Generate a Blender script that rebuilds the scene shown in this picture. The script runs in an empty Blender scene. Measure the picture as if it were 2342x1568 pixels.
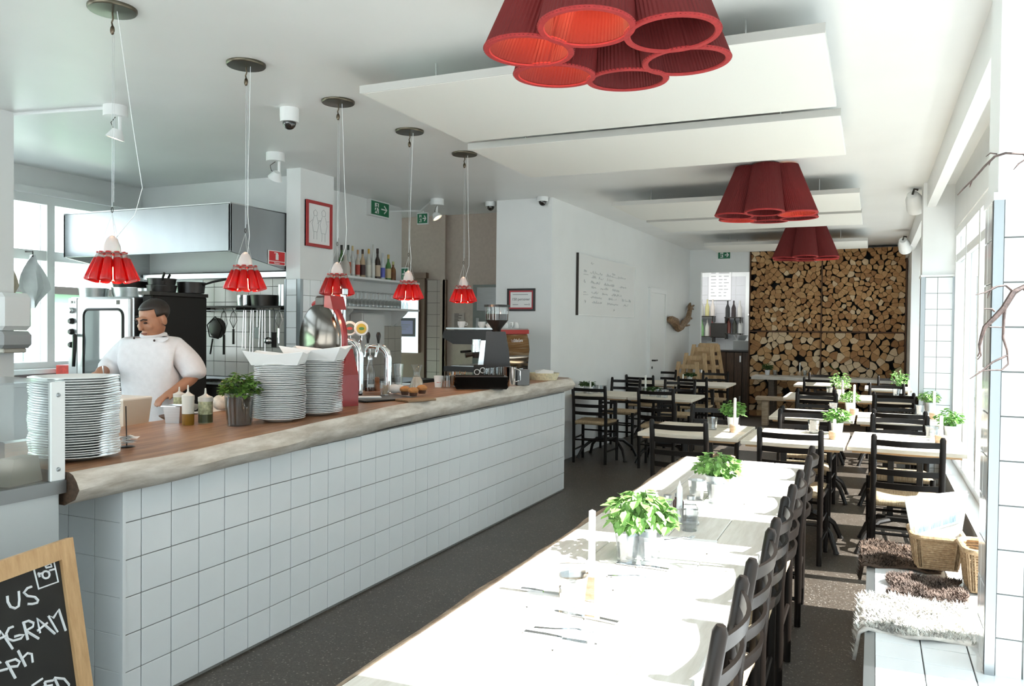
import bpy, math, random
from mathutils import Vector, Matrix
random.seed(7)
PI = math.pi
SC = bpy.context.scene
COL = SC.collection

# ------------------------------------------------------------------ camera
F_PX, W_PX, H_PX = 1840.0, 2342, 1568
EYE = Vector((0, 0, 1.5))
_y, _p, _r = math.radians(24.2), math.radians(-1.06), math.radians(0.6)
FWD = Vector((-math.sin(_y)*math.cos(_p), math.cos(_y)*math.cos(_p), math.sin(_p)))
_r0 = Vector((math.cos(_y), math.sin(_y), 0)); _u0 = _r0.cross(FWD)
RGT = _r0*math.cos(_r) + _u0*math.sin(_r); UPV = RGT.cross(FWD)
cam = bpy.data.cameras.new('camera'); cam_o = bpy.data.objects.new('camera', cam); COL.objects.link(cam_o)
cam.sensor_width = 36; cam.lens = F_PX/W_PX*36; cam.clip_start = 0.05; cam.clip_end = 200
M = Matrix.Identity(4)
for i in range(3):
    M[i][0], M[i][1], M[i][2], M[i][3] = RGT[i], UPV[i], -FWD[i], EYE[i]
cam_o.matrix_world = M
SC.camera = cam_o

# ------------------------------------------------------------------ world, sun, exposure
wd = bpy.data.worlds.new('sky'); SC.world = wd; wd.use_nodes = True
nt = wd.node_tree; bg = nt.nodes['Background']
bg.inputs[0].default_value = (0.78, 0.93, 1.0, 1); bg.inputs[1].default_value = 2.3
sun = bpy.data.lights.new('sun', 'SUN'); sun.energy = 12.0; sun.angle = 0.006; sun.color = (1.0, 0.99, 0.97)
sun_o = bpy.data.objects.new('sun', sun); COL.objects.link(sun_o)
SUN_DIR = Vector((-1, -0.05, -0.93)).normalized()
sun_o.rotation_euler = SUN_DIR.to_track_quat('-Z', 'Y').to_euler(); sun_o.location = (6, 3, 8)
SC.view_settings.view_transform = 'Standard'; SC.view_settings.look = 'None'
SC.view_settings.exposure = 1.2; SC.view_settings.gamma = 1; SC.view_settings.use_curve_mapping = False
def portal(name, loc, rot, sx, sy):
    l = bpy.data.lights.new(name, 'AREA'); l.shape = 'RECTANGLE'; l.size = sx; l.size_y = sy; l.cycles.is_portal = True
    o = bpy.data.objects.new(name, l); COL.objects.link(o); o.location = loc; o.rotation_euler = rot
portal('window_portal', (0.95, 5.5, 1.4), (0, PI/2, 0), 2.6, 17)
portal('window_portal', (-3.2, -3.3, 1.5), (PI/2, 0, 0), 7.6, 2.6)
portal('window_portal', (-7.3, 3.0, 1.8), (0, -PI/2, 0), 1.9, 6.2)

# ------------------------------------------------------------------ pixel -> point on a real plane
def ray(px, py): return FWD + RGT*((px-W_PX/2)/F_PX) - UPV*((py-H_PX/2)/F_PX)
def atZ(px, py, z): d = ray(px, py); return EYE + d*((z-EYE.z)/d.z)
def atX(px, py, x): d = ray(px, py); return EYE + d*(x/d.x)
def atY(px, py, y): d = ray(px, py); return EYE + d*(y/d.y)
def lerp(tab, t):
    if t <= tab[0][0]: return tab[0][1]
    for (a, va), (b, vb) in zip(tab, tab[1:]):
        if t <= b: return va + (vb-va)*(t-a)/(b-a)
    return tab[-1][1]
def ztop(y): return lerp([(1.9, .985), (2.5, .99), (3.2, 1.01), (3.9, 1.03), (4.6, 1.04), (7.2, 1.045)], y)
def zbot(y): return lerp([(1.9, .868), (2.6, .878), (3.5, .89), (4.6, .908), (6.9, .925)], y)
def bar(px, py):
    z = 1.0
    for _ in range(8): p = atZ(px, py, z); z = ztop(p.y)
    return p

# ------------------------------------------------------------------ materials
MATS = {}
def mat(name, col, rough=.5, metal=0., noise=0., scale=20., bump=0., spec=.5, stretch=None, emit=None, trans=0., coat=0., sub=0.):
    if name in MATS: return MATS[name]
    m = bpy.data.materials.new(name); m.use_nodes = True; n = m.node_tree.nodes; l = m.node_tree.links
    b = n['Principled BSDF']; MATS[name] = m
    b.inputs['Base Color'].default_value = (*col, 1); b.inputs['Roughness'].default_value = rough; b.inputs['Metallic'].default_value = metal
    b.inputs['Specular IOR Level'].default_value = spec; b.inputs['Transmission Weight'].default_value = trans
    b.inputs['Coat Weight'].default_value = coat; b.inputs['Subsurface Weight'].default_value = sub
    if emit: b.inputs['Emission Color'].default_value = (*emit[0], 1); b.inputs['Emission Strength'].default_value = emit[1]
    if noise or bump:
        tc = n.new('ShaderNodeTexCoord'); mp = n.new('ShaderNodeMapping'); tx = n.new('ShaderNodeTexNoise')
        l.new(tc.outputs['Object'], mp.inputs[0]); l.new(mp.outputs[0], tx.inputs['Vector'])
        tx.inputs['Scale'].default_value = scale; tx.inputs['Detail'].default_value = 6
        if stretch: mp.inputs['Scale'].default_value = stretch
        if noise:
            cr = n.new('ShaderNodeValToRGB'); l.new(tx.outputs[0], cr.inputs[0])
            e = cr.color_ramp.elements
            e[0].position = .3; e[1].position = .7
            e[0].color = (*[max(0, c*(1-noise)) for c in col], 1); e[1].color = (*[min(1, c*(1+noise)) for c in col], 1)
            l.new(cr.outputs[0], b.inputs['Base Color'])
        if bump:
            bp = n.new('ShaderNodeBump'); bp.inputs['Strength'].default_value = bump; bp.inputs['Distance'].default_value = .01
            l.new(tx.outputs[0], bp.inputs['Height']); l.new(bp.outputs[0], b.inputs['Normal'])
    return m
def thin_glass(name, tint=(1, 1, 1), refl=.06, rough=.02, edge=.55):
    if name in MATS: return MATS[name]
    m = bpy.data.materials.new(name); m.use_nodes = True; n = m.node_tree.nodes; l = m.node_tree.links
    n.remove(n['Principled BSDF']); out = n['Material Output']
    t = n.new('ShaderNodeBsdfTransparent'); g = n.new('ShaderNodeBsdfGlossy'); mx = n.new('ShaderNodeMixShader'); lw = n.new('ShaderNodeLayerWeight')
    t.inputs[0].default_value = (*tint, 1); g.inputs['Roughness'].default_value = rough; lw.inputs[0].default_value = .5
    mr = n.new('ShaderNodeMapRange'); mr.inputs[3].default_value = refl; mr.inputs[4].default_value = edge
    pw = n.new('ShaderNodeMath'); pw.operation = 'POWER'; pw.inputs[1].default_value = 3
    l.new(lw.outputs['Facing'], pw.inputs[0]); l.new(pw.outputs[0], mr.inputs[0]); l.new(mr.outputs[0], mx.inputs[0])
    l.new(t.outputs[0], mx.inputs[1]); l.new(g.outputs[0], mx.inputs[2]); l.new(mx.outputs[0], out.inputs[0])
    MATS[name] = m; return m
def wood(name, a, b, rough=.5, scale=6., stretch=(1, 12, 12), bump=.15):
    if name in MATS: return MATS[name]
    m = bpy.data.materials.new(name); m.use_nodes = True; n = m.node_tree.nodes; l = m.node_tree.links; MATS[name] = m
    s = n['Principled BSDF']; s.inputs['Roughness'].default_value = rough
    tc = n.new('ShaderNodeTexCoord'); mp = n.new('ShaderNodeMapping'); tx = n.new('ShaderNodeTexNoise'); cr = n.new('ShaderNodeValToRGB')
    mp.inputs['Scale'].default_value = stretch; tx.inputs['Scale'].default_value = scale; tx.inputs['Detail'].default_value = 8; tx.inputs['Roughness'].default_value = .65
    l.new(tc.outputs['Object'], mp.inputs[0]); l.new(mp.outputs[0], tx.inputs['Vector']); l.new(tx.outputs[0], cr.inputs[0])
    cr.color_ramp.elements[0].position = .35; cr.color_ramp.elements[1].position = .68
    cr.color_ramp.elements[0].color = (*a, 1); cr.color_ramp.elements[1].color = (*b, 1); l.new(cr.outputs[0], s.inputs['Base Color'])
    bp = n.new('ShaderNodeBump'); bp.inputs['Strength'].default_value = bump; bp.inputs['Distance'].default_value = .01
    l.new(tx.outputs[0], bp.inputs['Height']); l.new(bp.outputs[0], s.inputs['Normal'])
    return m
def terrazzo(name):
    m = bpy.data.materials.new(name); m.use_nodes = True; n = m.node_tree.nodes; l = m.node_tree.links; MATS[name] = m
    s = n['Principled BSDF']; s.inputs['Roughness'].default_value = .42
    tc = n.new('ShaderNodeTexCoord'); vo = n.new('ShaderNodeTexVoronoi'); cr = n.new('ShaderNodeValToRGB'); no = n.new('ShaderNodeTexNoise'); mx = n.new('ShaderNodeMixRGB')
    l.new(tc.outputs['Object'], vo.inputs['Vector']); l.new(tc.outputs['Object'], no.inputs['Vector']); vo.inputs['Scale'].default_value = 170
    wn = n.new('ShaderNodeSeparateColor'); l.new(vo.outputs['Color'], wn.inputs[0]); l.new(wn.outputs[0], cr.inputs[0])
    e = cr.color_ramp.elements; cr.color_ramp.interpolation = 'CONSTANT'
    e[0].position = 0; e[0].color = (.058, .045, .033, 1); e[1].position = .45; e[1].color = (.082, .066, .050, 1)
    a = e.new(.8); a.color = (.1, .085, .07, 1); a = e.new(.965); a.color = (.3, .27, .23, 1)
    no.inputs['Scale'].default_value = 3; mx.blend_type = 'MULTIPLY'; mx.inputs[0].default_value = .5
    l.new(cr.outputs[0], mx.inputs[1]); l.new(no.outputs[0], mx.inputs[2]); l.new(mx.outputs[0], s.inputs['Base Color'])
    return m
plaster = mat('plaster_white', (.80, .81, .80), .45, noise=.02, scale=3, bump=.04)
plaster_c = mat('ceiling_white', (.80, .81, .80), .38, noise=.02, scale=2, bump=.05)
plaster_brown = mat('plaster_taupe', (.44, .36, .30), .7, noise=.05, scale=30)
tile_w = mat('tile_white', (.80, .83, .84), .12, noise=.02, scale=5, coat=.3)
tile_in = mat('tile_white_dimmed', (.60, .57, .52), .15, noise=.03, scale=5)  # white wall tile; the dim kitchen's shade is put into its taupe base colour
grout = mat('grout_grey', (.22, .22, .21), .9)
grout_d = mat('grout_dark', (.07, .065, .055), .9)
steel = mat('brushed_steel', (.62, .63, .63), .28, 1., noise=.08, scale=6, stretch=(1, 1, 40))
chrome = mat('chrome', (.85, .86, .87), .07, 1.)
alu = mat('aluminium_trim', (.36, .38, .39), .38, 1.)
black = mat('black_paint', (.014, .011, .009), .35)
black_m = mat('black_matte', (.012, .01, .008), .7)
white_p = mat('white_paint', (.80, .81, .80), .35)
white_c = mat('porcelain', (.80, .81, .80), .12, coat=.4)
paper = mat('paper_white', (.85, .85, .84), .8)
glass = thin_glass('clear_glass', (.95, .96, .96), .10, .02, .85)
pane_m = thin_glass('window_glass', (.97, .98, .985), .04, .01, .35)
dark_metal = mat('dark_metal', (.05, .045, .04), .4, .8)

# ------------------------------------------------------------------ mesh building
class MB:
    def __init__(s): s.v = []; s.f = []
    def add(s, vs, fs):
        b = len(s.v); s.v += [tuple(v) for v in vs]; s.f += [tuple(b+i for i in f) for f in fs]; return s
    def box(s, x0, x1, y0, y1, z0, z1):
        return s.add([(x0, y0, z0), (x1, y0, z0), (x1, y1, z0), (x0, y1, z0), (x0, y0, z1), (x1, y0, z1), (x1, y1, z1), (x0, y1, z1)],
                     [(0, 3, 2, 1), (4, 5, 6, 7), (0, 1, 5, 4), (1, 2, 6, 5), (2, 3, 7, 6), (3, 0, 4, 7)])
    def cbox(s, cx, cy, cz, dx, dy, dz): return s.box(cx-dx/2, cx+dx/2, cy-dy/2, cy+dy/2, cz-dz/2, cz+dz/2)
    def bbox(s, x0, x1, y0, y1, z0, z1, b=.005):            # box with chamfered edges
        vs = []
        for sx in (0, 1):
            for sy in (0, 1):
                for sz in (0, 1):
                    X = (x0, x1)[sx]; Y = (y0, y1)[sy]; Z = (z0, z1)[sz]
                    ix = b if sx == 0 else -b; iy = b if sy == 0 else -b; iz = b if sz == 0 else -b
                    vs += [(X, Y+iy, Z+iz), (X+ix, Y, Z+iz), (X+ix, Y+iy, Z)]
        def k(a, c, d, q): return (a*4+c*2+d)*3+q
        fs = []
        for a in (0, 1):
            f = [k(a, 0, 0, 0), k(a, 1, 0, 0), k(a, 1, 1, 0), k(a, 0, 1, 0)]; fs.append(f if a else f[::-1])
            f = [k(0, a, 0, 1), k(1, a, 0, 1), k(1, a, 1, 1), k(0, a, 1, 1)]; fs.append(f[::-1] if a else f)
            f = [k(0, 0, a, 2), k(1, 0, a, 2), k(1, 1, a, 2), k(0, 1, a, 2)]; fs.append(f if a else f[::-1])
        for a in (0, 1):
            for c in (0, 1):
                fs.append([k(a, c, 0, 0), k(a, c, 1, 0), k(a, c, 1, 1), k(a, c, 0, 1)])
                fs.append([k(a, 0, c, 0), k(a, 1, c, 0), k(a, 1, c, 2), k(a, 0, c, 2)])
                fs.append([k(0, a, c, 1), k(1, a, c, 1), k(1, a, c, 2), k(0, a, c, 2)])
                for d in (0, 1): fs.append([k(a, c, d, 0), k(a, c, d, 1), k(a, c, d, 2)])
        return s.add(vs, fs)
    def tube(s, pts, r, n=8, cap=True, closed=False):
        pts = [Vector(p) for p in pts]; N = len(pts); rs = r if isinstance(r, (list, tuple)) else [r]*N
        rings = []; prev = None
        for i, p in enumerate(pts):
            if closed: t = (pts[(i+1) % N]-pts[i-1])
            else: t = pts[min(i+1, N-1)]-pts[max(i-1, 0)]
            if t.length < 1e-9: t = Vector((0, 0, 1))
            t.normalize()
            if prev is None:
                a = Vector((0, 0, 1)) if abs(t.z) < .9 else Vector((1, 0, 0)); u = t.cross(a).normalized()
            else:
                u = prev - t*prev.dot(t)
                if u.length < 1e-6: u = t.orthogonal()
                u.normalize()
            prev = u; w = t.cross(u)
            rings.append([p + (u*math.cos(2*PI*j/n) + w*math.sin(2*PI*j/n))*rs[i] for j in range(n)])
        vs = [v for rg in rings for v in rg]; fs = []
        for i in range(N if closed else N-1):
            a = i*n; b = ((i+1) % N)*n
            for j in range(n): fs.append((a+j, a+(j+1) % n, b+(j+1) % n, b+j))
        if cap and not closed: fs.append(tuple(range(n))[::-1]); fs.append(tuple((N-1)*n+j for j in range(n)))
        return s.add(vs, fs)
    def lathe(s, prof, n=20, c=(0, 0, 0), sx=1., sy=1., a0=0., a1=2*PI):
        full = abs(a1-a0-2*PI) < 1e-6; m = n if full else n+1; vs = []; fs = []
        for (r, z) in prof:
            for j in range(m):
                a = a0+(a1-a0)*j/n; vs.append((c[0]+r*math.cos(a)*sx, c[1]+r*math.sin(a)*sy, c[2]+z))
        for i in range(len(prof)-1):
            for j in range(n):
                k = (j+1) % m if full else j+1
                fs.append((i*m+j, i*m+k, (i+1)*m+k, (i+1)*m+j))
        return s.add(vs, fs)
    def prism(s, poly, axis, d0, d1):                    # poly: list of 2-D points; axis: extrusion axis
        def P(a, b, d): return {'x': (d, a, b), 'y': (a, d, b), 'z': (a, b, d)}[axis]
        n = len(poly); vs = [P(a, b, d0) for a, b in poly]+[P(a, b, d1) for a, b in poly]
        fs = [tuple(range(n))[::-1], tuple(range(n, 2*n))]+[(i, (i+1) % n, n+(i+1) % n, n+i) for i in range(n)]
        return s.add(vs, fs)
    def ball(s, c, rx, ry=None, rz=None, n=12, m=8):
        ry = ry or rx; rz = rz or rx
        vs = []; fs = []
        for i in range(m+1):
            t = PI*i/m
            for j in range(n): a = 2*PI*j/n; vs.append((c[0]+rx*math.sin(t)*math.cos(a), c[1]+ry*math.sin(t)*math.sin(a), c[2]-rz*math.cos(t)))
        for i in range(m):
            for j in range(n): fs.append((i*n+j, i*n+(j+1) % n, (i+1)*n+(j+1) % n, (i+1)*n+j))
        return s.add(vs, fs)
    def ribbon(s, pts, w, up=(0, 0, 1), th=.002):
        pts = [Vector(p) for p in pts]; up = Vector(up); vs = []; fs = []
        for i, p in enumerate(pts):
            t = (pts[min(i+1, len(pts)-1)]-pts[max(i-1, 0)]).normalized(); q = t.cross(up).normalized(); n_ = q.cross(t)
            ww = w[i] if isinstance(w, (list, tuple)) else w
            vs += [p-q*ww/2-n_*th/2, p+q*ww/2-n_*th/2, p+q*ww/2+n_*th/2, p-q*ww/2+n_*th/2]
        for i in range(len(pts)-1):
            a = i*4; b = a+4
            for j in range(4): fs.append((a+j, a+(j+1) % 4, b+(j+1) % 4, b+j))
        k = (len(pts)-1)*4; fs += [(3, 2, 1, 0), (k, k+1, k+2, k+3)]
        return s.add(vs, fs)
    def mesh(s, name, m, smooth=False):
        me = bpy.data.meshes.new(name); me.from_pydata(s.v, [], s.f); me.update()
        if smooth:
            me.polygons.foreach_set('use_smooth', [True]*len(me.polygons))
            try: me.set_sharp_from_angle(angle=math.radians(42))
            except Exception: pass
        me.materials.append(m); return me
    def build(s, name, m, parent=None, smooth=False, label=None, loc=None, rz=0, kind=None):
        o = bpy.data.objects.new(name, s.mesh(name, m, smooth)); COL.objects.link(o)
        if parent: o.parent = parent
        if loc is not None: o.location = loc
        if rz: o.rotation_euler = (0, 0, rz)
        if label: o['label'] = label
        if kind: o['kind'] = kind
        return o
def fixn(o):
    import bmesh
    bm = bmesh.new(); bm.from_mesh(o.data); bmesh.ops.recalc_face_normals(bm, faces=bm.faces); bm.to_mesh(o.data); bm.free(); return o
def tag(o, label, cat, group=None):
    o['label'] = label; o['category'] = cat
    if group: o['group'] = group
    return o
def thing(name, label, cat, loc=(0, 0, 0), rz=0, group=None):
    o = bpy.data.objects.new(name, None); COL.objects.link(o); o.location = loc; o.rotation_euler = (0, 0, rz); o.empty_display_size = .1
    return tag(o, label, cat, group)
def put(me, name, parent=None, loc=(0, 0, 0), rot=(0, 0, 0), scale=None):
    o = bpy.data.objects.new(name, me); COL.objects.link(o); o.parent = parent; o.location = loc; o.rotation_euler = rot
    if scale: o.scale = scale
    return o
def dup(root, loc, rz=None, label=None, group=None, rot=None):
    r = root.copy(); COL.objects.link(r); r.location = loc
    if rz is not None: r.rotation_euler = (0, 0, rz)
    if rot is not None: r.rotation_euler = rot
    if label: r['label'] = label
    if group: r['group'] = group
    for ch in list(root.children):
        c = ch.copy(); COL.objects.link(c); c.parent = r
        for g in list(ch.children):
            d = g.copy(); COL.objects.link(d); d.parent = c
    return r
def struct(name, mb, m, parent=None, smooth=False):
    o = mb.build(name, m, parent, smooth)
    if parent is None: o['kind'] = 'structure'
    return o
def text_mesh(name, txt, size, m, ext=.0004, align='CENTER'):
    cu = bpy.data.curves.new(name, 'FONT'); cu.body = txt; cu.size = size; cu.extrude = ext; cu.align_x = align; cu.align_y = 'CENTER'
    o = bpy.data.objects.new(name, cu); COL.objects.link(o); dg = bpy.context.evaluated_depsgraph_get(); dg.update()
    me = bpy.data.meshes.new_from_object(o.evaluated_get(dg)); bpy.data.objects.remove(o); me.name = name; me.materials.clear(); me.materials.append(m); return me
TILE = {}
def tiles(parent, org, ud, vd, nu, nv, pu, pv, m, gap=.004, th=.006, u0=0., ulast=None, name='tile'):
    """rows of separate tiles standing proud of their backing; org = lower corner, ud/vd unit vectors in the face"""
    ud = Vector(ud); vd = Vector(vd); nd = ud.cross(vd); org = Vector(org)
    rot = Matrix((ud, vd, nd)).transposed().to_euler()
    for j in range(nv):
        u = 0.
        for i in range(nu):
            w = pu
            if i == 0 and u0: w = u0
            if i == nu-1 and ulast: w = ulast
            key = (round(w, 4), round(pv, 4), m.name, round(gap, 4))
            if key not in TILE: TILE[key] = MB().bbox(gap/2, w-gap/2, gap/2, pv-gap/2, 0, th, .0012).mesh('tile', m)
            put(TILE[key], name, parent, org+ud*u+vd*(j*pv), rot); u += w
# ================================================================== STRUCTURE
CEIL = 2.93; LEDGE = .385
struct('floor', MB().box(-7.3, .9, -3.2, 17.6, -.12, 0), terrazzo('terrazzo_brown'))
struct('ceiling', MB().box(-7.3, .445, -3.2, 17.6, CEIL, CEIL+.15), plaster_c)
struct('ground_outside', MB().box(-26, -7.3, -20, 30, -.5, -.2).box(.9, 30, -20, 30, -.5, -.2).box(-7.3, .9, -20, -3.2, -.5, -.2), mat('pavement_pale', (.55, .55, .53), .8, noise=.1, scale=2))
# whiteboard wall, slightly out of square as in the photo
XA, YA, XB, YB = -3.22, 8.20, -3.03, 14.5
WL = Vector((XB-XA, YB-YA, 0)).normalized(); WN = Vector((WL.y, -WL.x, 0))
def onWall(px, py):
    d = ray(px, py); q = Vector((XA, YA, 0)); t = (q-EYE).dot(WN)/d.dot(WN); return EYE+d*t
struct('wall_left', MB().add([(XA, YA, 0), (XB, YB, 0), (XB-.3, YB, 0), (XA-.67, YA, 0), (XA, YA, CEIL), (XB, YB, CEIL), (XB-.3, YB, CEIL), (XA-.67, YA, CEIL)],
       [(0, 3, 2, 1), (4, 5, 6, 7), (0, 1, 5, 4), (1, 2, 6, 5), (2, 3, 7, 6), (3, 0, 4, 7)]), plaster)
# back wall with the opening to the rear bar
struct('wall_back', MB().box(-1.99, .9, 14.86, 14.95, 0, CEIL), plaster)
struct('wall_back_header', MB().box(-3.4, -1.99, 14.5, 14.62, 2.53, CEIL), plaster)
struct('wall_back_jamb', MB().box(-3.4, -2.83, 14.5, 14.62, 0, 2.53), plaster)
struct('wall_rear_side', MB().box(-1.985, -1.93, 14.95, 17.0, 0, CEIL), plaster)
struct('wall_rear', MB().box(-4.2, -1.9, 17.0, 17.1, 0, CEIL), plaster)
struct('wall_rear_left', MB().box(-4.2, -4.1, 14.62, 17, 0, CEIL), plaster)
# bar and kitchen walls
struct('wall_kitchen', MB().box(-7.05, -4.91, 6.15, 6.36, 0, CEIL), plaster)
pA = struct('pillar_kitchen', MB().box(-4.91, -4.75, 5.87, 6.36, 0, CEIL), plaster)
struct('wall_bar', MB().box(-5.35, -5.2, 6.36, 8.3, 0, CEIL), plaster)
struct('wall_corridor', MB().box(-7.2, -3.3, 9.05, 9.2, 0, CEIL), plaster_brown)
struct('trim_1', MB().box(-5.06, -4.99, 9.0, 9.05, 0, CEIL), plaster_brown)
struct('wall_front', MB().box(-7.3, .9, -3.3, -3.2, 2.75, CEIL+.15).box(-7.3, .9, -3.3, -3.2, -.1, .35).box(-7.3, -7.0, -3.3, -3.2, .35, 2.75).box(.5, .9, -3.3, -3.2, .35, 2.75).box(-3.3, -3.1, -3.3, -3.2, .35, 2.75), plaster)
pL = struct('pillar_left', MB().box(-6.5, -5.36, 3.5, 3.62, 0, CEIL), plaster)
tiles(pL, (-6.396, 3.499, .12), (1, 0, 0), (0, 0, 1), 7, 12, .148, .148, tile_w, th=.008)
# kitchen window wall (left)
struct('wall_west', MB().box(-7.2, -7.05, -3.2, 6.4, 0, 1.08).box(-7.2, -7.05, -3.2, 6.4, 2.68, CEIL).box(-7.2, -7.05, 5.95, 9.2, 1.08, 2.68).box(-7.2, -7.05, -3.2, -.1, 1.08, 2.68), plaster)
w = thing('window_1', '', ''); del w['label'], w['category']; w['kind'] = 'structure'
fr = MB().box(-7.17, -7.03, -.1, 5.95, 1.08, 1.14).box(-7.17, -7.03, -.1, 5.95, 2.6, 2.68).box(-7.17, -7.03, -.1, 5.95, 2.08, 2.17)
fr.build('frame', white_p, w)
ys = [-.1, 1.2, 2.5, 3.75, 5.06, 5.9]
for y in ys: MB().box(-7.17, -7.02, y, y+.075, 1.14, 2.6).build('mullion', white_p, w)
for a, b in zip(ys, ys[1:]):
    for z0, z1 in ((1.14, 2.08), (2.17, 2.6)): MB().box(-7.12, -7.11, a+.075, b, z0, z1).build('pane', pane_m, w)
struct('trim_2', MB().box(-7.06, -6.9, -.1, 5.95, 1.04, 1.08), white_p)
struct('trim_3', MB().box(-7.05, -6.98, -.1, 5.95, 2.68, 2.74), white_p)
# ---- right side: beam, bay ceiling, window wall, pillars
struct('trim_4', MB().box(.445, .52, -3.2, 14.86, 2.70, CEIL+.15), plaster_c)
struct('trim_5', MB().box(.52, .9, -3.2, 14.86, 2.9, CEIL+.15), plaster_c)
WX = .68
struct('wall_right', MB().box(WX, WX+.14, -3.2, 14.9, 2.47, 2.9).box(WX-.05, WX+.14, 3.3, 14.9, -.1, .28).box(WX-.05, WX+.14, -3.2, 3.3, -.1, .3), plaster)
def window(n, y0, y1, mull, tr_bar=True):
    w = thing('window_%d' % n, '', ''); del w['label'], w['category']; w['kind'] = 'structure'
    MB().box(WX+.01, WX+.09, y0, y1, .28, .36).box(WX+.01, WX+.09, y0, y1, 2.40, 2.47).box(WX+.01, WX+.09, y0, y0+.06, .36, 2.4).box(WX+.01, WX+.09, y1-.06, y1, .36, 2.4).build('frame', white_p, w)
    if tr_bar: MB().box(WX+.015, WX+.085, y0+.06, y1-.06, 2.16, 2.23).build('transom', white_p, w)
    e = [y0+.06]+[v for m_ in mull for v in (m_-.04, m_+.04)]+[y1-.06]
    for m_ in mull: MB().box(WX+.01, WX+.09, m_-.04, m_+.04, .36, 2.4).build('mullion', white_p, w)
    for a, b in zip(e[0::2], e[1::2]):
        for z0, z1 in (((.36, 2.16), (2.23, 2.4)) if tr_bar else ((.36, 2.4),)): MB().box(WX+.045, WX+.052, a, b, z0, z1).build('pane', pane_m, w)
    MB().box(WX-.10, WX+.01, y0, y1, .27, .30).build('sill', white_p, w)
window(2, -3.2, 3.02, [-1.6, .0, 1.5], False)
window(3, 3.3, 8.65, [5.28, 6.75, 7.7])
window(4, 8.98, 13.15, [10.3, 11.7])
PY = 3.03
pil = struct('pillar_near', MB().box(.360, .9, PY, PY+.25, 0, CEIL), plaster)
MB().box(.3585, .9, PY-.0015, PY+.25, .384, 1.93).build('grout', grout, pil)
tiles(pil, (.377, PY-.001, .384-.020), (1, 0, 0), (0, 0, 1), 4, 11, .148, .1445, tile_w, u0=.078, th=.007, gap=.005)
tiles(pil, (.3595, PY+.25, .384-.020), (0, -1, 0), (0, 0, 1), 2, 11, .145, .1445, tile_w, u0=.08, th=.007, gap=.005)
MB().box(.348, .377, PY-.013, PY+.004, LEDGE, 1.93).box(.348, .361, PY-.01, PY+.03, LEDGE, 1.93).build('corner_trim', alu, pil)
MB().box(.347, .9, PY-.013, PY+.255, 1.93, 1.955).build('ledge_cap', white_p, pil)
pf = struct('pillar_far', MB().box(.413, .9, 8.66, 8.97, 0, CEIL), plaster)
MB().box(.412, .9, 8.6585, 8.97, .05, 2.03).build('grout', grout, pf)
tiles(pf, (.443, 8.659, .05), (1, 0, 0), (0, 0, 1), 3, 13, .148, .152, tile_w, u0=.105, ulast=.09, th=.008)
MB().box(.405, .443, 8.645, 8.68, .05, 2.03).build('corner_trim', alu, pf)
MB().box(.672, .70, 8.645, 8.68, .05, 2.03).build('corner_trim', alu, pf)
MB().box(.402, .72, 8.64, 8.97, 2.03, 2.05).build('ledge_cap', white_p, pf)
struct('pillar_end', MB().box(.49, .9, 13.16, 14.86, 0, CEIL), plaster)
# tiled window ledge
LEDGE = .385
lo = struct('ledge_window', MB().box(0.0, .62, .2, 4.68, 0, LEDGE-.010), grout)
tiles(lo, (.022, .2, LEDGE-.010), (1, 0, 0), (0, 1, 0), 4, 30, .1495, .1493, tile_w, th=.010)
tiles(lo, (.0, 4.68, .0), (0, -1, 0), (0, 0, 1), 30, 2, .1493, .185, tile_w, th=.008)
MB().box(-.012, .022, .2, 4.685, LEDGE-.03, LEDGE+.002).build('edge_trim', alu, lo)
# ================================================================== BAR COUNTER
def depth(p): return (Vector(p)-EYE).dot(FWD)
def sz(p, npx): return npx*depth(p)/F_PX
ct = thing('bar_counter', 'long bar counter clad in square white tiles under the wooden slab', 'counter', (-2.611, 2.19, 0))
CTX, CTY = -2.611, 2.19
cb = MB()
ys = [0, 1.2, 2.4, 3.6, 4.81]
for a, b in zip(ys, ys[1:]):
    za, zb_ = zbot(CTY+a)-.003, zbot(CTY+b)-.003
    cb.add([(0, a, 0), (0, b, 0), (-.62, b, 0), (-.62, a, 0), (0, a, za), (0, b, zb_), (-.62, b, zb_), (-.62, a, za)], [(0, 3, 2, 1), (4, 5, 6, 7), (0, 1, 5, 4), (1, 2, 6, 5), (2, 3, 7, 6), (3, 0, 4, 7)])
cb.build('core', grout, ct)
TP = .148
def front_tile(w): return MB().bbox(0, .006, .002, w-.002, .002, .148, .0012).mesh('tile', tile_w)
tm = front_tile(TP); tfirst = front_tile(.082); tlast = front_tile(.075)
y = 0.0; k = 0
while y < 4.80:
    me, w_ = (tfirst, .082) if k == 0 else ((tm, TP) if y+TP < 4.81 else (tlast, .075))
    f = .967+.033*(y/4.8)
    for j in range(6):
        z0 = .012+j*.15*f
        h = min(f, (zbot(CTY+y)-.004-z0)/.15)
        put(me, 'tile', ct, (0, y, z0), (0, 0, 0), (1, 1, h))
    y += w_; k += 1
te = MB().bbox(.002, .146, -.006, 0, .002, .146, .0012).mesh('tile', tile_w)
for i in range(4):
    for j in range(6): put(te, 'tile', ct, (-.148*(i+1), 0, .012+j*.145))
MB().box(-.004, .012, -.01, .004, 0, .865).build('corner_trim', tile_w, ct)
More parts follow.
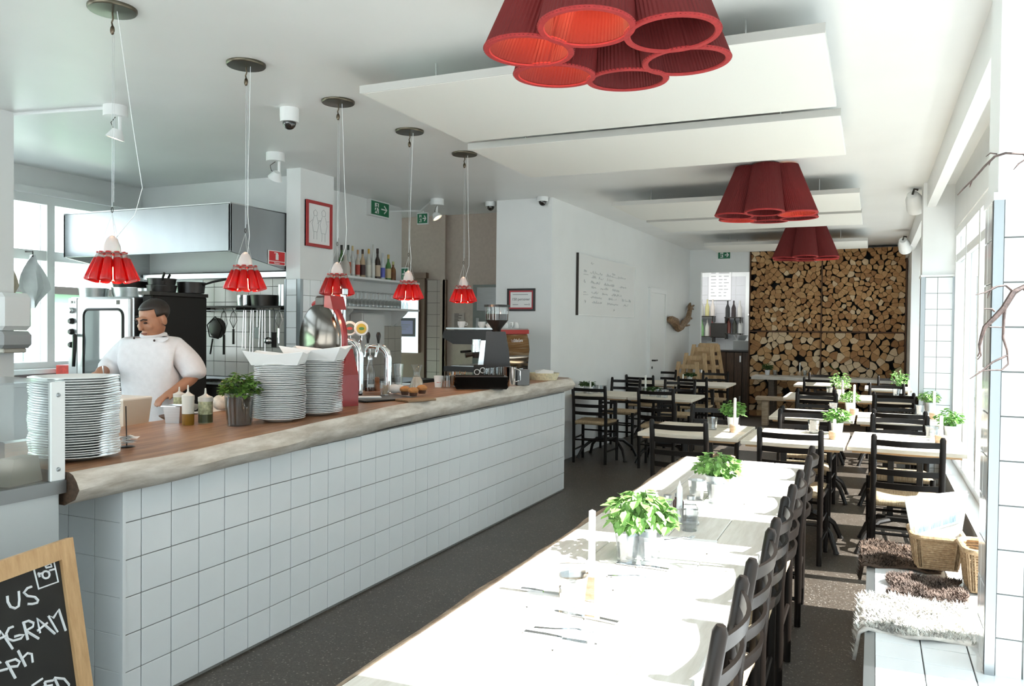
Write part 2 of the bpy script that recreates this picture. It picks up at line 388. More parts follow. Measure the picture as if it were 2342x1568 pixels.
# ---- live-edge slab
sl = thing('counter_slab', 'thick live-edge wooden slab lying along the top of the tiled bar counter', 'worktop', (-2.6, 1.9, 0))
random.seed(3)
top = MB(); edge = MB(); N = 54; L0 = 1.905; L1 = 7.16
bk = -3.35
def fx(yv): return lerp([(1.9, -2.495), (2.4, -2.5), (3.0, -2.515), (3.5, -2.545), (3.9, -2.56), (4.4, -2.575), (5.0, -2.57), (5.6, -2.545), (6.3, -2.545), (6.9, -2.52), (7.05, -2.55), (7.13, -2.66), (7.16, -2.85)], yv)+.012*math.sin(yv*7.3)*math.sin(yv*2.1)
tv = []; ev = []
for i in range(N+1):
    yv = L0+(L1-L0)*i/N; x = fx(yv); zt = ztop(yv); zb_ = zbot(yv); h = zt-zb_
    bl = .014*math.sin(yv*4.7+.5)+.01*math.sin(yv*11)
    tv.append([(bk, yv, zt), (x-.25, yv, zt+.001), (x-.028, yv, zt)])
    ev.append([(x-.028, yv, zt), (x-.008, yv, zt-.008), (x+.008+bl*.3, yv, zt-.03), (x+.016+bl, yv, zt-h*.5), (x-.005+bl, yv, zt-h*.8), (x-.05, yv, zb_), (bk, yv, zb_)])
def skin(mb, rows):
    n = len(rows[0]); mb.add([(p[0]+2.6, p[1]-1.9, p[2]) for r in rows for p in r], [(i*n+j, (i+1)*n+j, (i+1)*n+j+1, i*n+j+1) for i in range(len(rows)-1) for j in range(n-1)])
skin(top, tv); skin(edge, ev)
def endcap(mb, r, t, flip):
    pts = [(p[0]+2.6, p[1]-1.9, p[2]) for p in t[:-1]+r]
    mb.add(pts, [tuple(range(len(pts)))[::-1 if flip else 1]])
slab_top = wood('slab_top', (.20, .085, .035), (.42, .22, .11), .38, 3.2, (9, 1.0, 4), .12)
live = wood('slab_bark', (.46, .40, .33), (.72, .67, .60), .6, 3.5, (5, 1.6, 8), .35)
endg = wood('slab_endgrain', (.035, .018, .009), (.10, .055, .03), .6, 8, (8, 1, 8), .3)
top.build('slab_top', slab_top, sl, True, 'reddish brown worn top surface'); edge.build('live_edge', live, sl, True, 'pale weathered natural edge')
e = MB(); endcap(e, ev[0], tv[0], True); e.build('end_grain', endg, sl, label='dark sawn end')
e = MB(); endcap(e, ev[-1], tv[-1], False); e.build('end_grain', live, sl)
fixn(sl.children[1])
# ---- steel prep counter behind the slab
pc = thing('prep_counter', 'stainless steel kitchen prep counter behind the wooden bar slab', 'counter', (-3.58, 3.6, 0))
MB().box(-.2, .2, -1.5, 1.55, 0, .88).build('cabinet_body', steel, pc); MB().bbox(-.23, .225, -1.55, 1.6, .88, .93, .006).build('steel_top', steel, pc)
# ================================================================== DISPLAY CABINET AND BOARD ON THE LEFT
dc = thing('display_cabinet', 'steel service cabinet with see-through guard beside the bar counter', 'cabinet', (-2.55, 1.0, 0))
pale_st = mat('pale_steel', (.62, .66, .67), .38, .55)
MB().bbox(-.70, 0, -.6, .885, 0, .95, .006).build('base_panel', pale_st, dc)
MB().box(-.01, .012, -.6, .9, .915, .96).build('edge_rail', alu, dc)
po = MB().bbox(-.008, .008, .845, .9, .96, 1.30, .003).build('corner_post', white_p, dc)
for z in (1.0, 1.255): MB().lathe([(0, .006), (.006, .005), (.008, 0)], 10).build('screw', alu, po, loc=(.008, .872, z)).rotation_euler = (0, PI/2, 0)
plexi = thin_glass('milky_plexiglass', (.80, .82, .81), .16, .12, .6)
MB().box(-.003, .003, -.6, .85, .96, 1.30).build('front_pane', plexi, dc)
MB().box(-.55, .0, -.6, .9, 1.30, 1.306).build('top_pane', plexi, dc)
MB().box(-.69, -.67, -.6, .88, .95, 1.02).build('back_panel', pale_st, dc)
for z in (.72,): MB().lathe([(0, .004), (.007, .003), (.008, 0)], 10).build('screw', alu, dc, loc=(.001, .86, .925)).rotation_euler = (0, PI/2, 0)
# chalkboard
T0 = atZ(163, 1228, .87); T1 = atZ(-60, 1303, .87); u_ = (T1-T0).normalized()
best = min((abs((atZ(210, 1568, z)-T0).normalized().dot(u_)), z) for z in [.2+.005*i for i in range(120)])
dn = (atZ(210, 1568, best[1])-T0).normalized(); dn = (dn-u_*dn.dot(u_)).normalized(); nb = dn.cross(u_)
if nb.x < 0: nb = -nb
sg = thing('chalkboard_sign', 'black chalkboard sign with pale wooden frame standing before the cabinet', 'sign', (T0.x, T0.y, 0))
def bp(u, d, n): q = T0+u_*u+dn*d+nb*n-Vector((T0.x, T0.y, 0)); return tuple(q)
def slab3(mb, u0, u1, d0, d1, n0, n1):
    return mb.add([bp(a, b, c) for c in (n0, n1) for b in (d0, d1) for a in (u0, u1)], [(0, 2, 3, 1), (4, 5, 7, 6), (0, 1, 5, 4), (2, 6, 7, 3), (0, 4, 6, 2), (1, 3, 7, 5)])
LD = .87/abs(dn.z)
FW_ = .052
pine = wood('pine_frame', (.50, .30, .14), (.66, .43, .22), .5, 5, (10, 10, 1.2), .08)
o = slab3(MB(), FW_*.8, .60, FW_*.8, LD-.1, -.012, -.004).build('slate', mat('slate_black', (.018, .017, .015), .75, noise=.25, scale=9), sg)
def mitre(pts): return MB().add([bp(*p) for p in pts], [(0, 1, 2, 3), (7, 6, 5, 4), (0, 4, 5, 1), (1, 5, 6, 2), (2, 6, 7, 3), (3, 7, 4, 0)])
def quad(a, b, c, d): return [(*a, .006), (*b, .006), (*c, .006), (*d, .006), (*a, -.016), (*b, -.016), (*c, -.016), (*d, -.016)]
for q in (((0, 0), (.62, 0), (.62-FW_, FW_), (FW_, FW_)), ((0, 0), (FW_, FW_), (FW_, LD-FW_), (0, LD)), ((.62, 0), (.62, LD), (.62-FW_, LD-FW_), (.62-FW_, FW_)), ((0, LD-.06), (.62, LD-.06), (.62, LD), (0, LD))):
    fixn(mitre(quad(*q)).build('frame_rail', pine, sg))
bl_ = Vector((T0.x-.28, T0.y, 0))
for uu in (.03, .57):
    a = Vector(bp(uu, .05, -.03)); b = Vector((a.x-.34, a.y, 0.0)); MB().tube([a, b], .016, 6).build('rear_leg', pine, sg)
chalk = mat('chalk_white', (.78, .80, .82), .9)
def onBoard(cx, cy):
    d = ray(cx/4.042, 1180+cy/4.042); t = (T0-EYE).dot(nb)/d.dot(nb); return EYE+d*t+nb*.0-Vector((T0.x, T0.y, 0))
def stroke(name, lines, w=.0035):
    mb = MB()
    for ln in lines: mb.tube([onBoard(*p)-nb*.003 for p in ln], w, 5)
    return mb.build(name, chalk, sg)
circ = [(432+34*math.cos(a*PI/6), 540+34*math.sin(a*PI/6)) for a in range(13)]
stroke('camera_drawing', [[(315, 465), (500, 395), (545, 605), (365, 670), (315, 465)], [(425, 455), (475, 435), (485, 465), (435, 475), (425, 455)], [(355, 535), (400, 525)], [(462, 500), (520, 485)], circ, [(360, 520), (375, 560)]], .003)
stroke('chalk_letter', [[(75, 735), (80, 790), (105, 835), (150, 850), (180, 830), (186, 770), (180, 690)]])
stroke('chalk_letter', [[(300, 650), (260, 665), (228, 705), (262, 735), (330, 745), (360, 775), (350, 800), (310, 810), (265, 810)]])
stroke('chalk_letter', [[(-25, 1190), (10, 1060), (60, 1130), (125, 1225)], [(-8, 1135), (75, 1100)]])
stroke('chalk_letter', [[(130, 1020), (90, 1035), (65, 1085), (78, 1130), (130, 1150), (200, 1130), (225, 1095), (190, 1098), (142, 1112)]])
stroke('chalk_letter', [[(228, 990), (265, 1140)], [(215, 985), (270, 965), (318, 985), (312, 1020), (245, 1058)], [(245, 1058), (365, 1130)]])
stroke('chalk_letter', [[(378, 1078), (350, 945), (440, 1020), (515, 1085)], [(352, 1058), (445, 985)]])
stroke('chalk_letter', [[(540, 1068), (452, 918), (502, 938), (550, 860), (615, 1056)]])
stroke('chalk_letter', [[(-30, 1370), (15, 1350), (-5, 1335), (-35, 1380), (-20, 1435), (75, 1410)]])
stroke('chalk_letter', [[(65, 1340), (150, 1495)], [(75, 1345), (150, 1320), (190, 1345), (170, 1385), (100, 1392)]])
stroke('chalk_letter', [[(175, 1240), (245, 1385)], [(215, 1310), (260, 1265), (300, 1272), (310, 1350)]])
stroke('chalk_letter', [[(300, 1568), (400, 1500)], [(420, 1530), (500, 1516)], [(405, 1575), (490, 1560)], [(420, 1530), (440, 1600)]])
stroke('chalk_letter', [[(510, 1492), (560, 1600)], [(510, 1492), (600, 1502), (645, 1555), (640, 1610)]])
# ================================================================== PLATES
def plate_mesh(r): return MB().lathe([(0, .004), (r*.55, .004), (r*.68, .012), (r*.97, .022), (r, .024), (r*.995, .0265), (r*.96, .0255), (r*.66, .0155), (r*.5, .0075), (0, .0075)], 36).mesh('plate', white_c, True)
ORD = ['', 'second ', 'third ', 'fourth ', 'fifth ', 'sixth ', 'seventh ', 'eighth ', 'ninth ', 'tenth ', 'eleventh ', 'twelfth ', 'thirteenth ', 'fourteenth ', 'fifteenth ', 'sixteenth ', 'seventeenth ']
def nth(i, n): return ('topmost' if i == n-1 else 'lowest' if i == 0 else (ORD[i]+'from the bottom') if i < n/2 else (ORD[n-1-i]+'from the top'))
def stack(px, py_base, py_top, wpx, n, label, group, seed, p=None):
    random.seed(seed); b = p or bar(px, py_base); r = sz(b, wpx)/2; dz = sz(b, py_base-py_top)/n; me = plate_mesh(r); z = 0; ox = oy = 0
    for i in range(n):
        ox = max(-.008, min(.008, ox+random.uniform(-.003, .003))); oy = max(-.008, min(.008, oy+random.uniform(-.003, .003)))
        o = put(me, 'dinner_plate', None, (b.x+ox, b.y+oy, b.z+z-.003), (random.uniform(-.008, .008), random.uniform(-.008, .008), random.uniform(0, 6)))
        tag(o, label+', '+nth(i, n), 'plate', group); z += dz
    return b, r, b.z+z+.018
pb = Vector((-2.77, 2.11, 0)); pb.z = ztop(2.11)
stack(0, 1048, 868, 188, 33, 'white plate in the stack behind the cabinet guard', 'plates stacked beside the display cabinet', 1, pb)
b2, r2, z2 = stack(637, 962, 836, 116, 31, 'white plate in the stack beside the basil pot', 'plates stacked beside the basil pot', 2)
b3, r3, z3 = stack(724, 947, 826, 116, 31, 'white plate in the stack beside the red slicer', 'plates stacked beside the red slicer', 5)
def paper_tray(p, z, w, rz, lab):
    t = thing('paper_tray', lab, 'paper tray', (p.x, p.y, z), rz, 'folded white paper trays on the plate stacks')
    a, b, h = w*.5, w*.66, w*.32
    mb = MB(); vs = [(-a, -a, 0), (a, -a, 0), (a, a, 0), (-a, a, 0), (-b, -b, h), (0, -b*.96, h*.72), (b, -b, h*.95), (b*.96, 0, h*.75), (b, b, h), (0, b*.95, h*.7), (-b, b, h*.92), (-b*.95, 0, h*.7)]
    mb.add(vs, [(0, 1, 2, 3), (0, 4, 5, 1), (5, 6, 1), (1, 6, 7, 2), (7, 8, 2), (2, 8, 9, 3), (9, 10, 3), (3, 10, 11, 0), (11, 4, 0)])
    o = mb.build('folded_sheet', paper, t); md = o.modifiers.new('th', 'SOLIDIFY'); md.thickness = .003
paper_tray(b2, z2-.008, r2*1.7, .5, 'folded white paper tray on the plate stack beside the basil')
paper_tray(b3, z3-.008, r3*1.75, .42, 'folded white paper tray on the plate stack beside the slicer')
# ================================================================== plant builder
leaf_g = mat('basil_green', (.13, .30, .06), .45, noise=.35, scale=14, sub=.0)
leaf_d = mat('basil_dark_green', (.05, .12, .025), .45, noise=.4, scale=14)
leaf_p = mat('basil_pale_green', (.20, .38, .10), .45, noise=.3, scale=14)
zinc = mat('zinc_pot', (.62, .64, .65), .35, .7, noise=.05, scale=12)
soil = mat('soil', (.03, .022, .015), .95)
def leaf_cluster(seed, n, rx, h, lsize, droop=.3, z0=0.):
    rnd = random.Random(seed); mb = MB(); st = MB()
    for s in range(n):
        a = rnd.uniform(0, 2*PI); rr = rx*math.sqrt(rnd.random()); zt = z0+h*(.25+.75*rnd.random())*(1-.35*(rr/rx)**2)
        c = Vector((rr*math.cos(a), rr*math.sin(a), zt)); L = lsize*rnd.uniform(.65, 1.2); az = a+rnd.uniform(-1.3, 1.3); el = rnd.uniform(-droop-.5, .7-droop)
        d = Vector((math.cos(az)*math.cos(el), math.sin(az)*math.cos(el), math.sin(el))); sd = d.cross(Vector((0, 0, 1))).normalized()*L*.36; upn = sd.cross(d).normalized()*L*.12
        p = [c, c+d*L*.3-sd*.8+upn, c+d*L*.65-sd*.85+upn, c+d*L, c+d*L*.65+sd*.85+upn, c+d*L*.3+sd*.8+upn, c+d*L*.5-upn*.3]
        mb.add(p, [(0, 1, 6), (1, 2, 6), (2, 3, 6), (3, 4, 6), (4, 5, 6), (5, 0, 6)])
        if s % 4 == 0: st.tube([(c.x*.25, c.y*.25, z0-.02), (c.x*.6, c.y*.6, z0+(zt-z0)*.5), tuple(c)], .0018, 4)
    return mb, st
def pot_plant(name, lab, p, r, h, fol_r, fol_h, n, ls, lm=None, pm=None, seed=1, group=None, droop=.3):
    t = thing(name, lab, 'potted plant', p, 0, group)
    MB().lathe([(0, 0), (r*.78, 0), (r*.98, h*.94), (r*1.05, h*.95), (r*1.05, h), (r*.95, h), (r*.92, h*.85), (0, h*.85)], 24).build('pot', pm or zinc, t, True)
    MB().lathe([(0, h*.86), (r*.93, h*.86)], 16).build('soil', soil, t)
    mb, st = leaf_cluster(seed, n, fol_r, fol_h, ls, droop, h*.9)
    mb.build('foliage', lm or leaf_g, t, True); st.build('stems', lm or leaf_g, t)
    return t
# ================================================================== SMALL THINGS ON THE BAR
def lathe_thing(name, lab, cat, p, prof, m, n=20, group=None, rz=0):
    o = MB().lathe(prof, n).build(name, m, None, True, loc=p, rz=rz); return tag(o, lab, cat, group)
def pxh(p, pytop, pybase): return sz(p, pybase-pytop)
plastic = mat('translucent_plastic', (.78, .78, .72), .35, trans=.25)
oil = mat('olive_oil', (.32, .17, .02), .15, trans=.4)
herb_s = mat('herb_sauce', (.42, .45, .28), .3, noise=.5, scale=60)
herb_d = mat('herb_sauce_dark', (.06, .07, .03), .35)
def squeeze(px, py, pytop, wpx, fill, fm, lab, lowm=None):
    p = bar(px, py); h = pxh(p, pytop, py); r = sz(p, wpx)/2
    t = thing('squeeze_bottle', lab, 'bottle', p, 0, 'squeeze bottles on the prep side of the bar')
    MB().lathe([(0, h*.62*fill+.001), (r*.985, h*.62*fill+.001), (r, h*.6), (r*.95, h*.66)], 18).build('clear_body', plastic, t, True)
    MB().lathe([(0, 0), (r*.96, 0), (r, .006), (r, h*.62*fill), (0, h*.62*fill)], 18).build('sauce', fm, t, True)
    if lowm: MB().lathe([(0, .001), (r*1.004, .003), (r*1.004, h*.25), (0, h*.25)], 18).build('settled_herbs', lowm, t, True)
    MB().lathe([(r*1.04, h*.62), (r*1.04, h*.74), (r*.7, h*.77), (r*.4, h*.8), (r*.17, h*.84), (r*.1, h), (0, h)], 18).build('cap', plastic, t, True)
squeeze(430, 971, 880, 27, .45, oil, 'squeeze bottle of golden oil beside the small steel pan')
squeeze(470, 966, 887, 32, 1.0, herb_s, 'squeeze bottle of speckled herb sauce beside the basil pot', herb_d)
squeeze(410, 945, 884, 26, 1.0, herb_s, 'squeeze bottle of herb sauce partly hidden behind the oil bottle')
p = bar(402, 966); w_ = sz(p, 40)
t = thing('steel_pan', 'small deep stainless steel pan on the bar before the oil bottle', 'pan', p, .35)
a = w_*.5; mb = MB()
mb.add([(-a*.8, -a*.8, 0), (a*.8, -a*.8, 0), (a*.8, a*.8, 0), (-a*.8, a*.8, 0), (-a, -a, w_), (a, -a, w_), (a, a, w_), (-a, a, w_)], [(0, 3, 2, 1), (0, 1, 5, 4), (1, 2, 6, 5), (2, 3, 7, 6), (3, 0, 4, 7)])
o = mb.build('pan_body', steel, t); md = o.modifiers.new('s', 'SOLIDIFY'); md.thickness = .003
b_ = a*1.18
MB().add([(-b_, -b_, w_), (b_, -b_, w_), (b_, b_, w_), (-b_, b_, w_), (-a, -a, w_), (a, -a, w_), (a, a, w_), (-a, a, w_)], [(0, 1, 5, 4), (1, 2, 6, 5), (2, 3, 7, 6), (3, 0, 4, 7)]).build('rim', chrome, t).modifiers.new('s', 'SOLIDIFY').thickness = .003
# prep side: cutting board, tub, paper wrap, tray
PZ = .93
p = Vector((-3.55, 3.05, PZ)); o = MB().bbox(-.16, .13, -.25, .3, 0, .022, .004).build('cutting_board', mat('orange_board', (.72, .34, .06), .45), None, loc=p); tag(o, 'orange cutting board on the steel prep counter before the cook', 'cutting board')
t = thing('food_tub', 'cloudy plastic food tub standing on the orange cutting board', 'tub', (-3.6, 3.02, PZ+.022), .1)
o = MB().add([(-.085, -.085, 0), (.085, -.085, 0), (.085, .085, 0), (-.085, .085, 0), (-.1, -.1, .16), (.1, -.1, .16), (.1, .1, .16), (-.1, .1, .16)], [(0, 3, 2, 1), (0, 1, 5, 4), (1, 2, 6, 5), (2, 3, 7, 6), (3, 0, 4, 7)]).build('tub_body', mat('cloudy_tub', (.80, .74, .64), .4, trans=.3), t); o.modifiers.new('s', 'SOLIDIFY').thickness = .004
MB().bbox(-.1, .1, -.1, .1, .15, .165, .004).build('lid', mat('cloudy_lid', (.82, .80, .74), .4), t)
MB().bbox(-.08, .08, -.08, .08, .004, .06, .004).build('contents', mat('tub_contents', (.55, .3, .12), .6), t)
o = MB().lathe([(0, 0), (.1, 0), (.17, .04), (.175, .045), (.165, .045), (.1, .008), (0, .008)], 24, sx=1, sy=.75).build('frying_dish', mat('brown_dish', (.09, .05, .03), .4), None, True, loc=(-3.45, 3.32, PZ+.022)); tag(o, 'shallow dark brown dish on the prep counter before the cook', 'dish')
wp = MB(); random.seed(9)
for i in range(9):
    for j in range(7): wp.v.append((-.2+.05*i, -.15+.05*j, .075+.03*math.sin(i*.9)+.02*math.cos(j*1.7+i)+random.uniform(-.006, .006)))
wp.f = [(i*7+j, (i+1)*7+j, (i+1)*7+j+1, i*7+j+1) for i in range(8) for j in range(6)]
wp.box(-.17, .17, -.12, .12, 0, .05)
o = wp.build('wrapping_paper', mat('butcher_paper', (.74, .69, .63), .85), None, True, loc=(-3.56, 3.75, PZ), rz=.2); tag(o, 'loose sheet of greaseproof paper on the prep counter before the cook', 'paper')
t = thing('knife_holder', 'dark upright holder with a wire ladle beside the tall plate stack', 'holder', (-3.2, 2.48, ztop(2.5)))
MB().bbox(-.03, .03, -.02, .02, 0, .2, .004).build('block', mat('brown_block', (.05, .03, .02), .5), t)
MB().tube([(0.02, .04, .0), (.03, .05, .1), (.04, .06, .19), (.05, .075, .2)], .003, 6).build('wire_handle', dark_metal, t)
t = thing('receipt_spike', 'thin black spike with crumpled white receipts by the tall plate stack', 'receipt spike', bar(290, 1022))
MB().lathe([(0, .006), (.03, .004), (.035, 0), (0, 0)], 16).build('base', black, t); MB().tube([(0, 0, 0), (-.006, 0, .17)], .0025, 6).build('spike', black, t)
random.seed(4); mb = MB()
for k in range(7):
    a = random.uniform(0, 6); L = random.uniform(.03, .06); z = .018+k*.004; c, s_ = math.cos(a), math.sin(a)
    mb.add([(-L*c-.015*s_, -L*s_+.015*c, z+random.uniform(-.008, .012)), (L*c-.015*s_, L*s_+.015*c, z+random.uniform(-.004, .014)), (L*c+.02*s_, L*s_-.02*c, z), (-L*c+.02*s_, -L*s_-.02*c, z+random.uniform(0, .02))], [(0, 1, 2, 3)])
mb.build('receipts', paper, t)
# basil in a glass jar
p = bar(548, 972); r = sz(p, 33)
t = thing('basil_pot', 'bushy basil in a glass pot beside the plate stacks', 'potted plant', p)
h = sz(p, 75)
MB().lathe([(0, .004), (r*.8, .004), (r*.98, h*.97), (r, h), (r*1.03, h), (r*.84, 0), (0, 0)], 24).build('glass_pot', glass, t, True); MB().lathe([(0, .008), (r*.77, .008), (r*.92, h*.85), (0, h*.85)], 20).build('soil', soil, t, True)
mb, st = leaf_cluster(11, 330, r*1.25, sz(p, 62), r*.42, .25, h*.8)
mb.build('foliage', mat('basil_bar_green', (.10, .20, .03), .4, noise=.45, scale=14), t, True); st.build('stems', leaf_d, t)
# food bag behind the basil
o = MB().ball((0, 0, .045), .06, .05, .045, 10, 6).build('bread_bag', mat('bread_bag', (.66, .58, .48), .3, noise=.3, scale=25), None, True, loc=bar(507, 938)); tag(o, 'clear bag of bread pieces lying behind the basil pot', 'bag')
# ---------- red slicers
red = mat('slicer_red', (.30, .012, .015), .3, noise=.15, scale=8, coat=.3)
p = bar(775, 925)
rz_ = math.atan2(p.x, -p.y)*0
t = thing('meat_slicer', 'red flywheel meat slicer with big round blade behind the plate stacks', 'meat slicer', p, math.radians(-64+90))
s = depth(p)/F_PX
def S(v): return v*s
# local x runs to the right in the photo, local y away from the camera
t.rotation_euler = (0, 0, math.atan2(RGT.y, RGT.x)-.80)
MB().prism([(S(-60), 0), (S(46), 0), (S(46), S(70)), (S(22), S(128)), (S(-4), S(128)), (S(14), S(78)), (S(2), S(66)), (S(2), S(84)), (S(-22), S(84)), (S(-22), S(56)), (S(-60), S(50))], 'y', -S(20), S(22)).build('base_casting', red, t)
MB().lathe([(0, S(-5)), (S(78), S(-5)), (S(86), 0), (S(78), S(5)), (0, S(9))], 48).build('blade', mat('blade_steel', (.11, .095, .08), .14, .9), t, True, loc=(S(-22), -S(40), S(144))).rotation_euler = (PI/2, 0, 0)
rg = [(S(92)*math.cos(a), S(92)*math.sin(a)) for a in [-.75+i*(2.75/24) for i in range(25)]]
MB().tube([(S(-22)+x, -S(30), S(144)+z) for x, z in rg], S(7), 8).build('blade_guard', red, t, True)
MB().bbox(S(-36), S(6), -S(44), -S(4), S(222), S(248), S(5)).build('sharpener_box', mat('slicer_black', (.03, .012, .01), .35), t)
MB().prism([(S(6), S(222)), (S(44), S(216)), (S(32), S(246)), (S(8), S(248))], 'y', -S(44), -S(10)).build('sharpener_cover', red, t)
MB().bbox(S(16), S(36), -S(40), -S(30), S(68), S(84), S(2)).build('lever', chrome, t)
MB().bbox(S(36), S(52), -S(40), -S(30), S(16), S(38), S(2)).build('corner_plate', steel, t)
for x in (-40, 30): MB().lathe([(S(12), -.02), (S(12), 0), (0, 0)], 12).build('foot', black, t, loc=(S(x), 0, 0))
MB().bbox(S(-120), S(-56), -S(30), S(50), S(36), S(60), S(4)).build('carriage', steel, t)
for x in (-120, -78): MB().tube([(S(x), S(60), S(40)), (S(x), S(60), S(262))], S(6), 10).build('guide_post', chrome, t, True)
MB().tube([(S(-120), S(60), S(262)), (S(-112), S(60), S(276)), (S(-99), S(60), S(282)), (S(-86), S(60), S(276)), (S(-78), S(60), S(262))], S(4), 8).build('post_bow', steel, t, True)
for x in (-120, -78): MB().bbox(S(x-9), S(x+9), S(52), S(68), S(254), S(270), S(2)).build('post_cap', steel, t)
# second slicer: chrome ring and dark body seen behind the basil
p = Vector((-3.45, 4.35, .93)); s2_ = depth(p)/F_PX
t = thing('meat_slicer', 'meat slicer with a bright chrome hand wheel behind the basil pot', 'meat slicer', p, math.atan2(RGT.y, RGT.x))
c0 = Vector((0, 0, .26))
MB().tube([(.165*math.cos(a*PI/20), 0, .2+.165*math.sin(a*PI/20)) for a in range(40)], .018, 10, closed=True).build('hand_wheel', chrome, t, True)
for k in range(3): MB().tube([(0, .0, .2), (.155*math.cos(k*2.1+.5), 0, .2+.155*math.sin(k*2.1+.5))], .009, 6).build('wheel_spoke', chrome, t)
MB().bbox(-.1, .16, .04, .26, 0, .32, .02).build('body', mat('slicer_dark_red', (.05, .008, .008), .35), t)
# ---------- beer taps
def tap_arch(px, py, flip, lab):
    p = bar(px, py); s = depth(p)/F_PX; t = thing('beer_tap', lab, 'beer tap', p, math.atan2(RGT.y, RGT.x), 'chrome beer taps on the bar')
    R_ = 26*s; H_ = 82*s
    pts = [(0, 0, 0), (0, 0, H_*.7), (0, 0, H_)]+[(-R_+R_*math.cos(a), 0, H_+R_*math.sin(a)) for a in (.5, .9, 1.25, PI/2)]+[(-52*s, 0, H_+R_)]
    MB().tube(pts, [9*s, 9*s, 9*s, 9*s, 8*s, 7*s, 6*s, 5*s], 14).build('arch', chrome, t, True)
    MB().lathe([(14*s, 0), (14*s, 4*s), (9*s, 7*s), (0, 7*s)], 16).build('foot_plate', chrome, t, True)
    for x in (-46, -22):
        f = MB().tube([(x*s, -4*s, H_+R_+3*s), (x*s-1*s, -12*s, H_+R_-6*s), (x*s-5*s, -14*s, H_+R_-24*s)], [4*s, 3.4*s, 2.6*s], 8).build('tap_spout', chrome, t, True)
        MB().lathe([(0, 0), (2.5*s, 0), (3*s, 5*s), (5.5*s, 16*s), (5.5*s, 20*s), (3.5*s, 25*s), (0, 26*s)], 12).build('handle', black, f, True, loc=(x*s, -2*s, H_+R_+7*s))
    return t, s, H_, R_
t, s, H_, R_ = tap_arch(887, 900, 1, 'chrome arched beer tap with two black handles behind the oil bottle')
p = bar(822, 905); s = depth(p)/F_PX
t = thing('beer_tap', 'chrome beer tap with two round brand badges beside the red slicer', 'beer tap', p, math.atan2(RGT.y, RGT.x), 'chrome beer taps on the bar')
MB().tube([(0, 0, 0), (0, 0, 95*s), (-4*s, 0, 112*s), (-16*s, 0, 124*s), (-34*s, 0, 128*s)], [9*s, 9*s, 9*s, 8*s, 6*s], 14).build('arch', chrome, t, True)
for k, (x, c1, c2) in enumerate(((-24, (.5, .06, .05), (.1, .12, .1)), (2, (.08, .25, .06), (.6, .42, .05)))):
    bs = MB().tube([(x*s-4*s, 0, 124*s), (x*s+2*s, -4*s, 128*s), (x*s+2*s, -5*s, 138*s)], 2.4*s, 6).build('badge_arm', chrome, t, True)
    MB().lathe([(0, -2*s), (15*s, -2*s), (17*s, 0), (15*s, 2.5*s), (12*s, 1.5*s), (0, 1.5*s)], 24).build('badge', white_p, bs, True, loc=(x*s+2*s, -5*s, 154*s)).rotation_euler = (PI/2, 0, .5 if k else .2)
    MB().lathe([(0, 2.6*s), (11.5*s, 2.6*s), (11.5*s, 1*s)], 20).build('badge_print', mat('badge_dark_%d' % k, c2, .4), bs, loc=(x*s+2*s, -5*s, 154*s)).rotation_euler = (PI/2, 0, .5 if k else .2)
    MB().lathe([(0, 3*s), (5*s, 3*s), (5*s, 2*s)], 12, sx=1.3, sy=.7).build('badge_emblem', mat('badge_mark_%d' % k, c1, .4), bs, loc=(x*s+2*s, -5.2*s, 154*s)).rotation_euler = (PI/2, 0, .5 if k else .2)
# ---------- bottles and glasses on the tray
o = MB().bbox(-.42*.5, .42*.5, -.16, .16, 0, .012, .004).build('serving_tray', black, None, loc=bar(870, 912), rz=1.15); tag(o, 'flat black tray under the toothpicks and oil bottle', 'tray')
p = bar(846, 899); p.z += .012; h = pxh(p, 822, 899); r = sz(p, 12)
t = thing('oil_bottle', 'clear swing bottle with a metal pourer on the black tray', 'bottle', p)
MB().lathe([(0, .003), (r, .003), (r, h*.5), (r*.85, h*.62), (r*.42, h*.85), (r*.42, h), (0, h)], 20).build('glass_body', glass, t, True); MB().lathe([(0, .004), (r*.96, .004), (r*.96, h*.13), (0, h*.13)], 18).build('vinegar', mat('vinegar', (.08, .02, .005), .2), t, True)
MB().lathe([(r*.45, h*.95), (r*.45, h*1.03), (r*.3, h*1.06), (r*.1, h*1.1), (r*.07, h*1.28), (0, h*1.28)], 12).build('pourer', chrome, t, True)
p = bar(862, 898); p.z += .012; r = sz(p, 7); h = pxh(p, 865, 898)
lathe_thing('pepper_mill', 'small reddish wooden pepper mill beside the oil bottle', 'pepper mill', p, [(0, 0), (r, 0), (r, h*.5), (r*.7, h*.6), (r*.9, h*.75), (r*.8, h*.95), (0, h)], mat('mill_wood', (.26, .09, .03), .35))
p = bar(880, 907); p.z += .012; r = sz(p, 11); h = pxh(p, 876, 907)
t = thing('toothpick_glass', 'glass full of wooden toothpicks on the black tray', 'glass', p)
MB().lathe([(0, .004), (r*.85, .004), (r, h), (r*1.04, h), (r*.9, 0), (0, 0)], 16).build('tumbler', glass, t, True)
mb = MB(); random.seed(2)
for k in range(26):
    a, q = random.uniform(0, 6.28), random.uniform(0, r*.6); mb.tube([(q*math.cos(a), q*math.sin(a), .005), (q*1.3*math.cos(a)+random.uniform(-.004, .004), q*1.3*math.sin(a), h*.72)], .0012, 4)
mb.build('toothpicks', mat('toothpick_wood', (.66, .5, .32), .6), t)
p = bar(902, 903); p.z += .012
o = MB().ball((0, 0, .03), .045, .035, .032, 12, 8).ball((.03, .02, .03), .04, .03, .03, 10, 6).build('bread_napkin', mat('white_napkin', (.74, .72, .7), .9), None, True, loc=p); tag(o, 'bread roll wrapped in a white napkin beside the toothpicks', 'napkin')
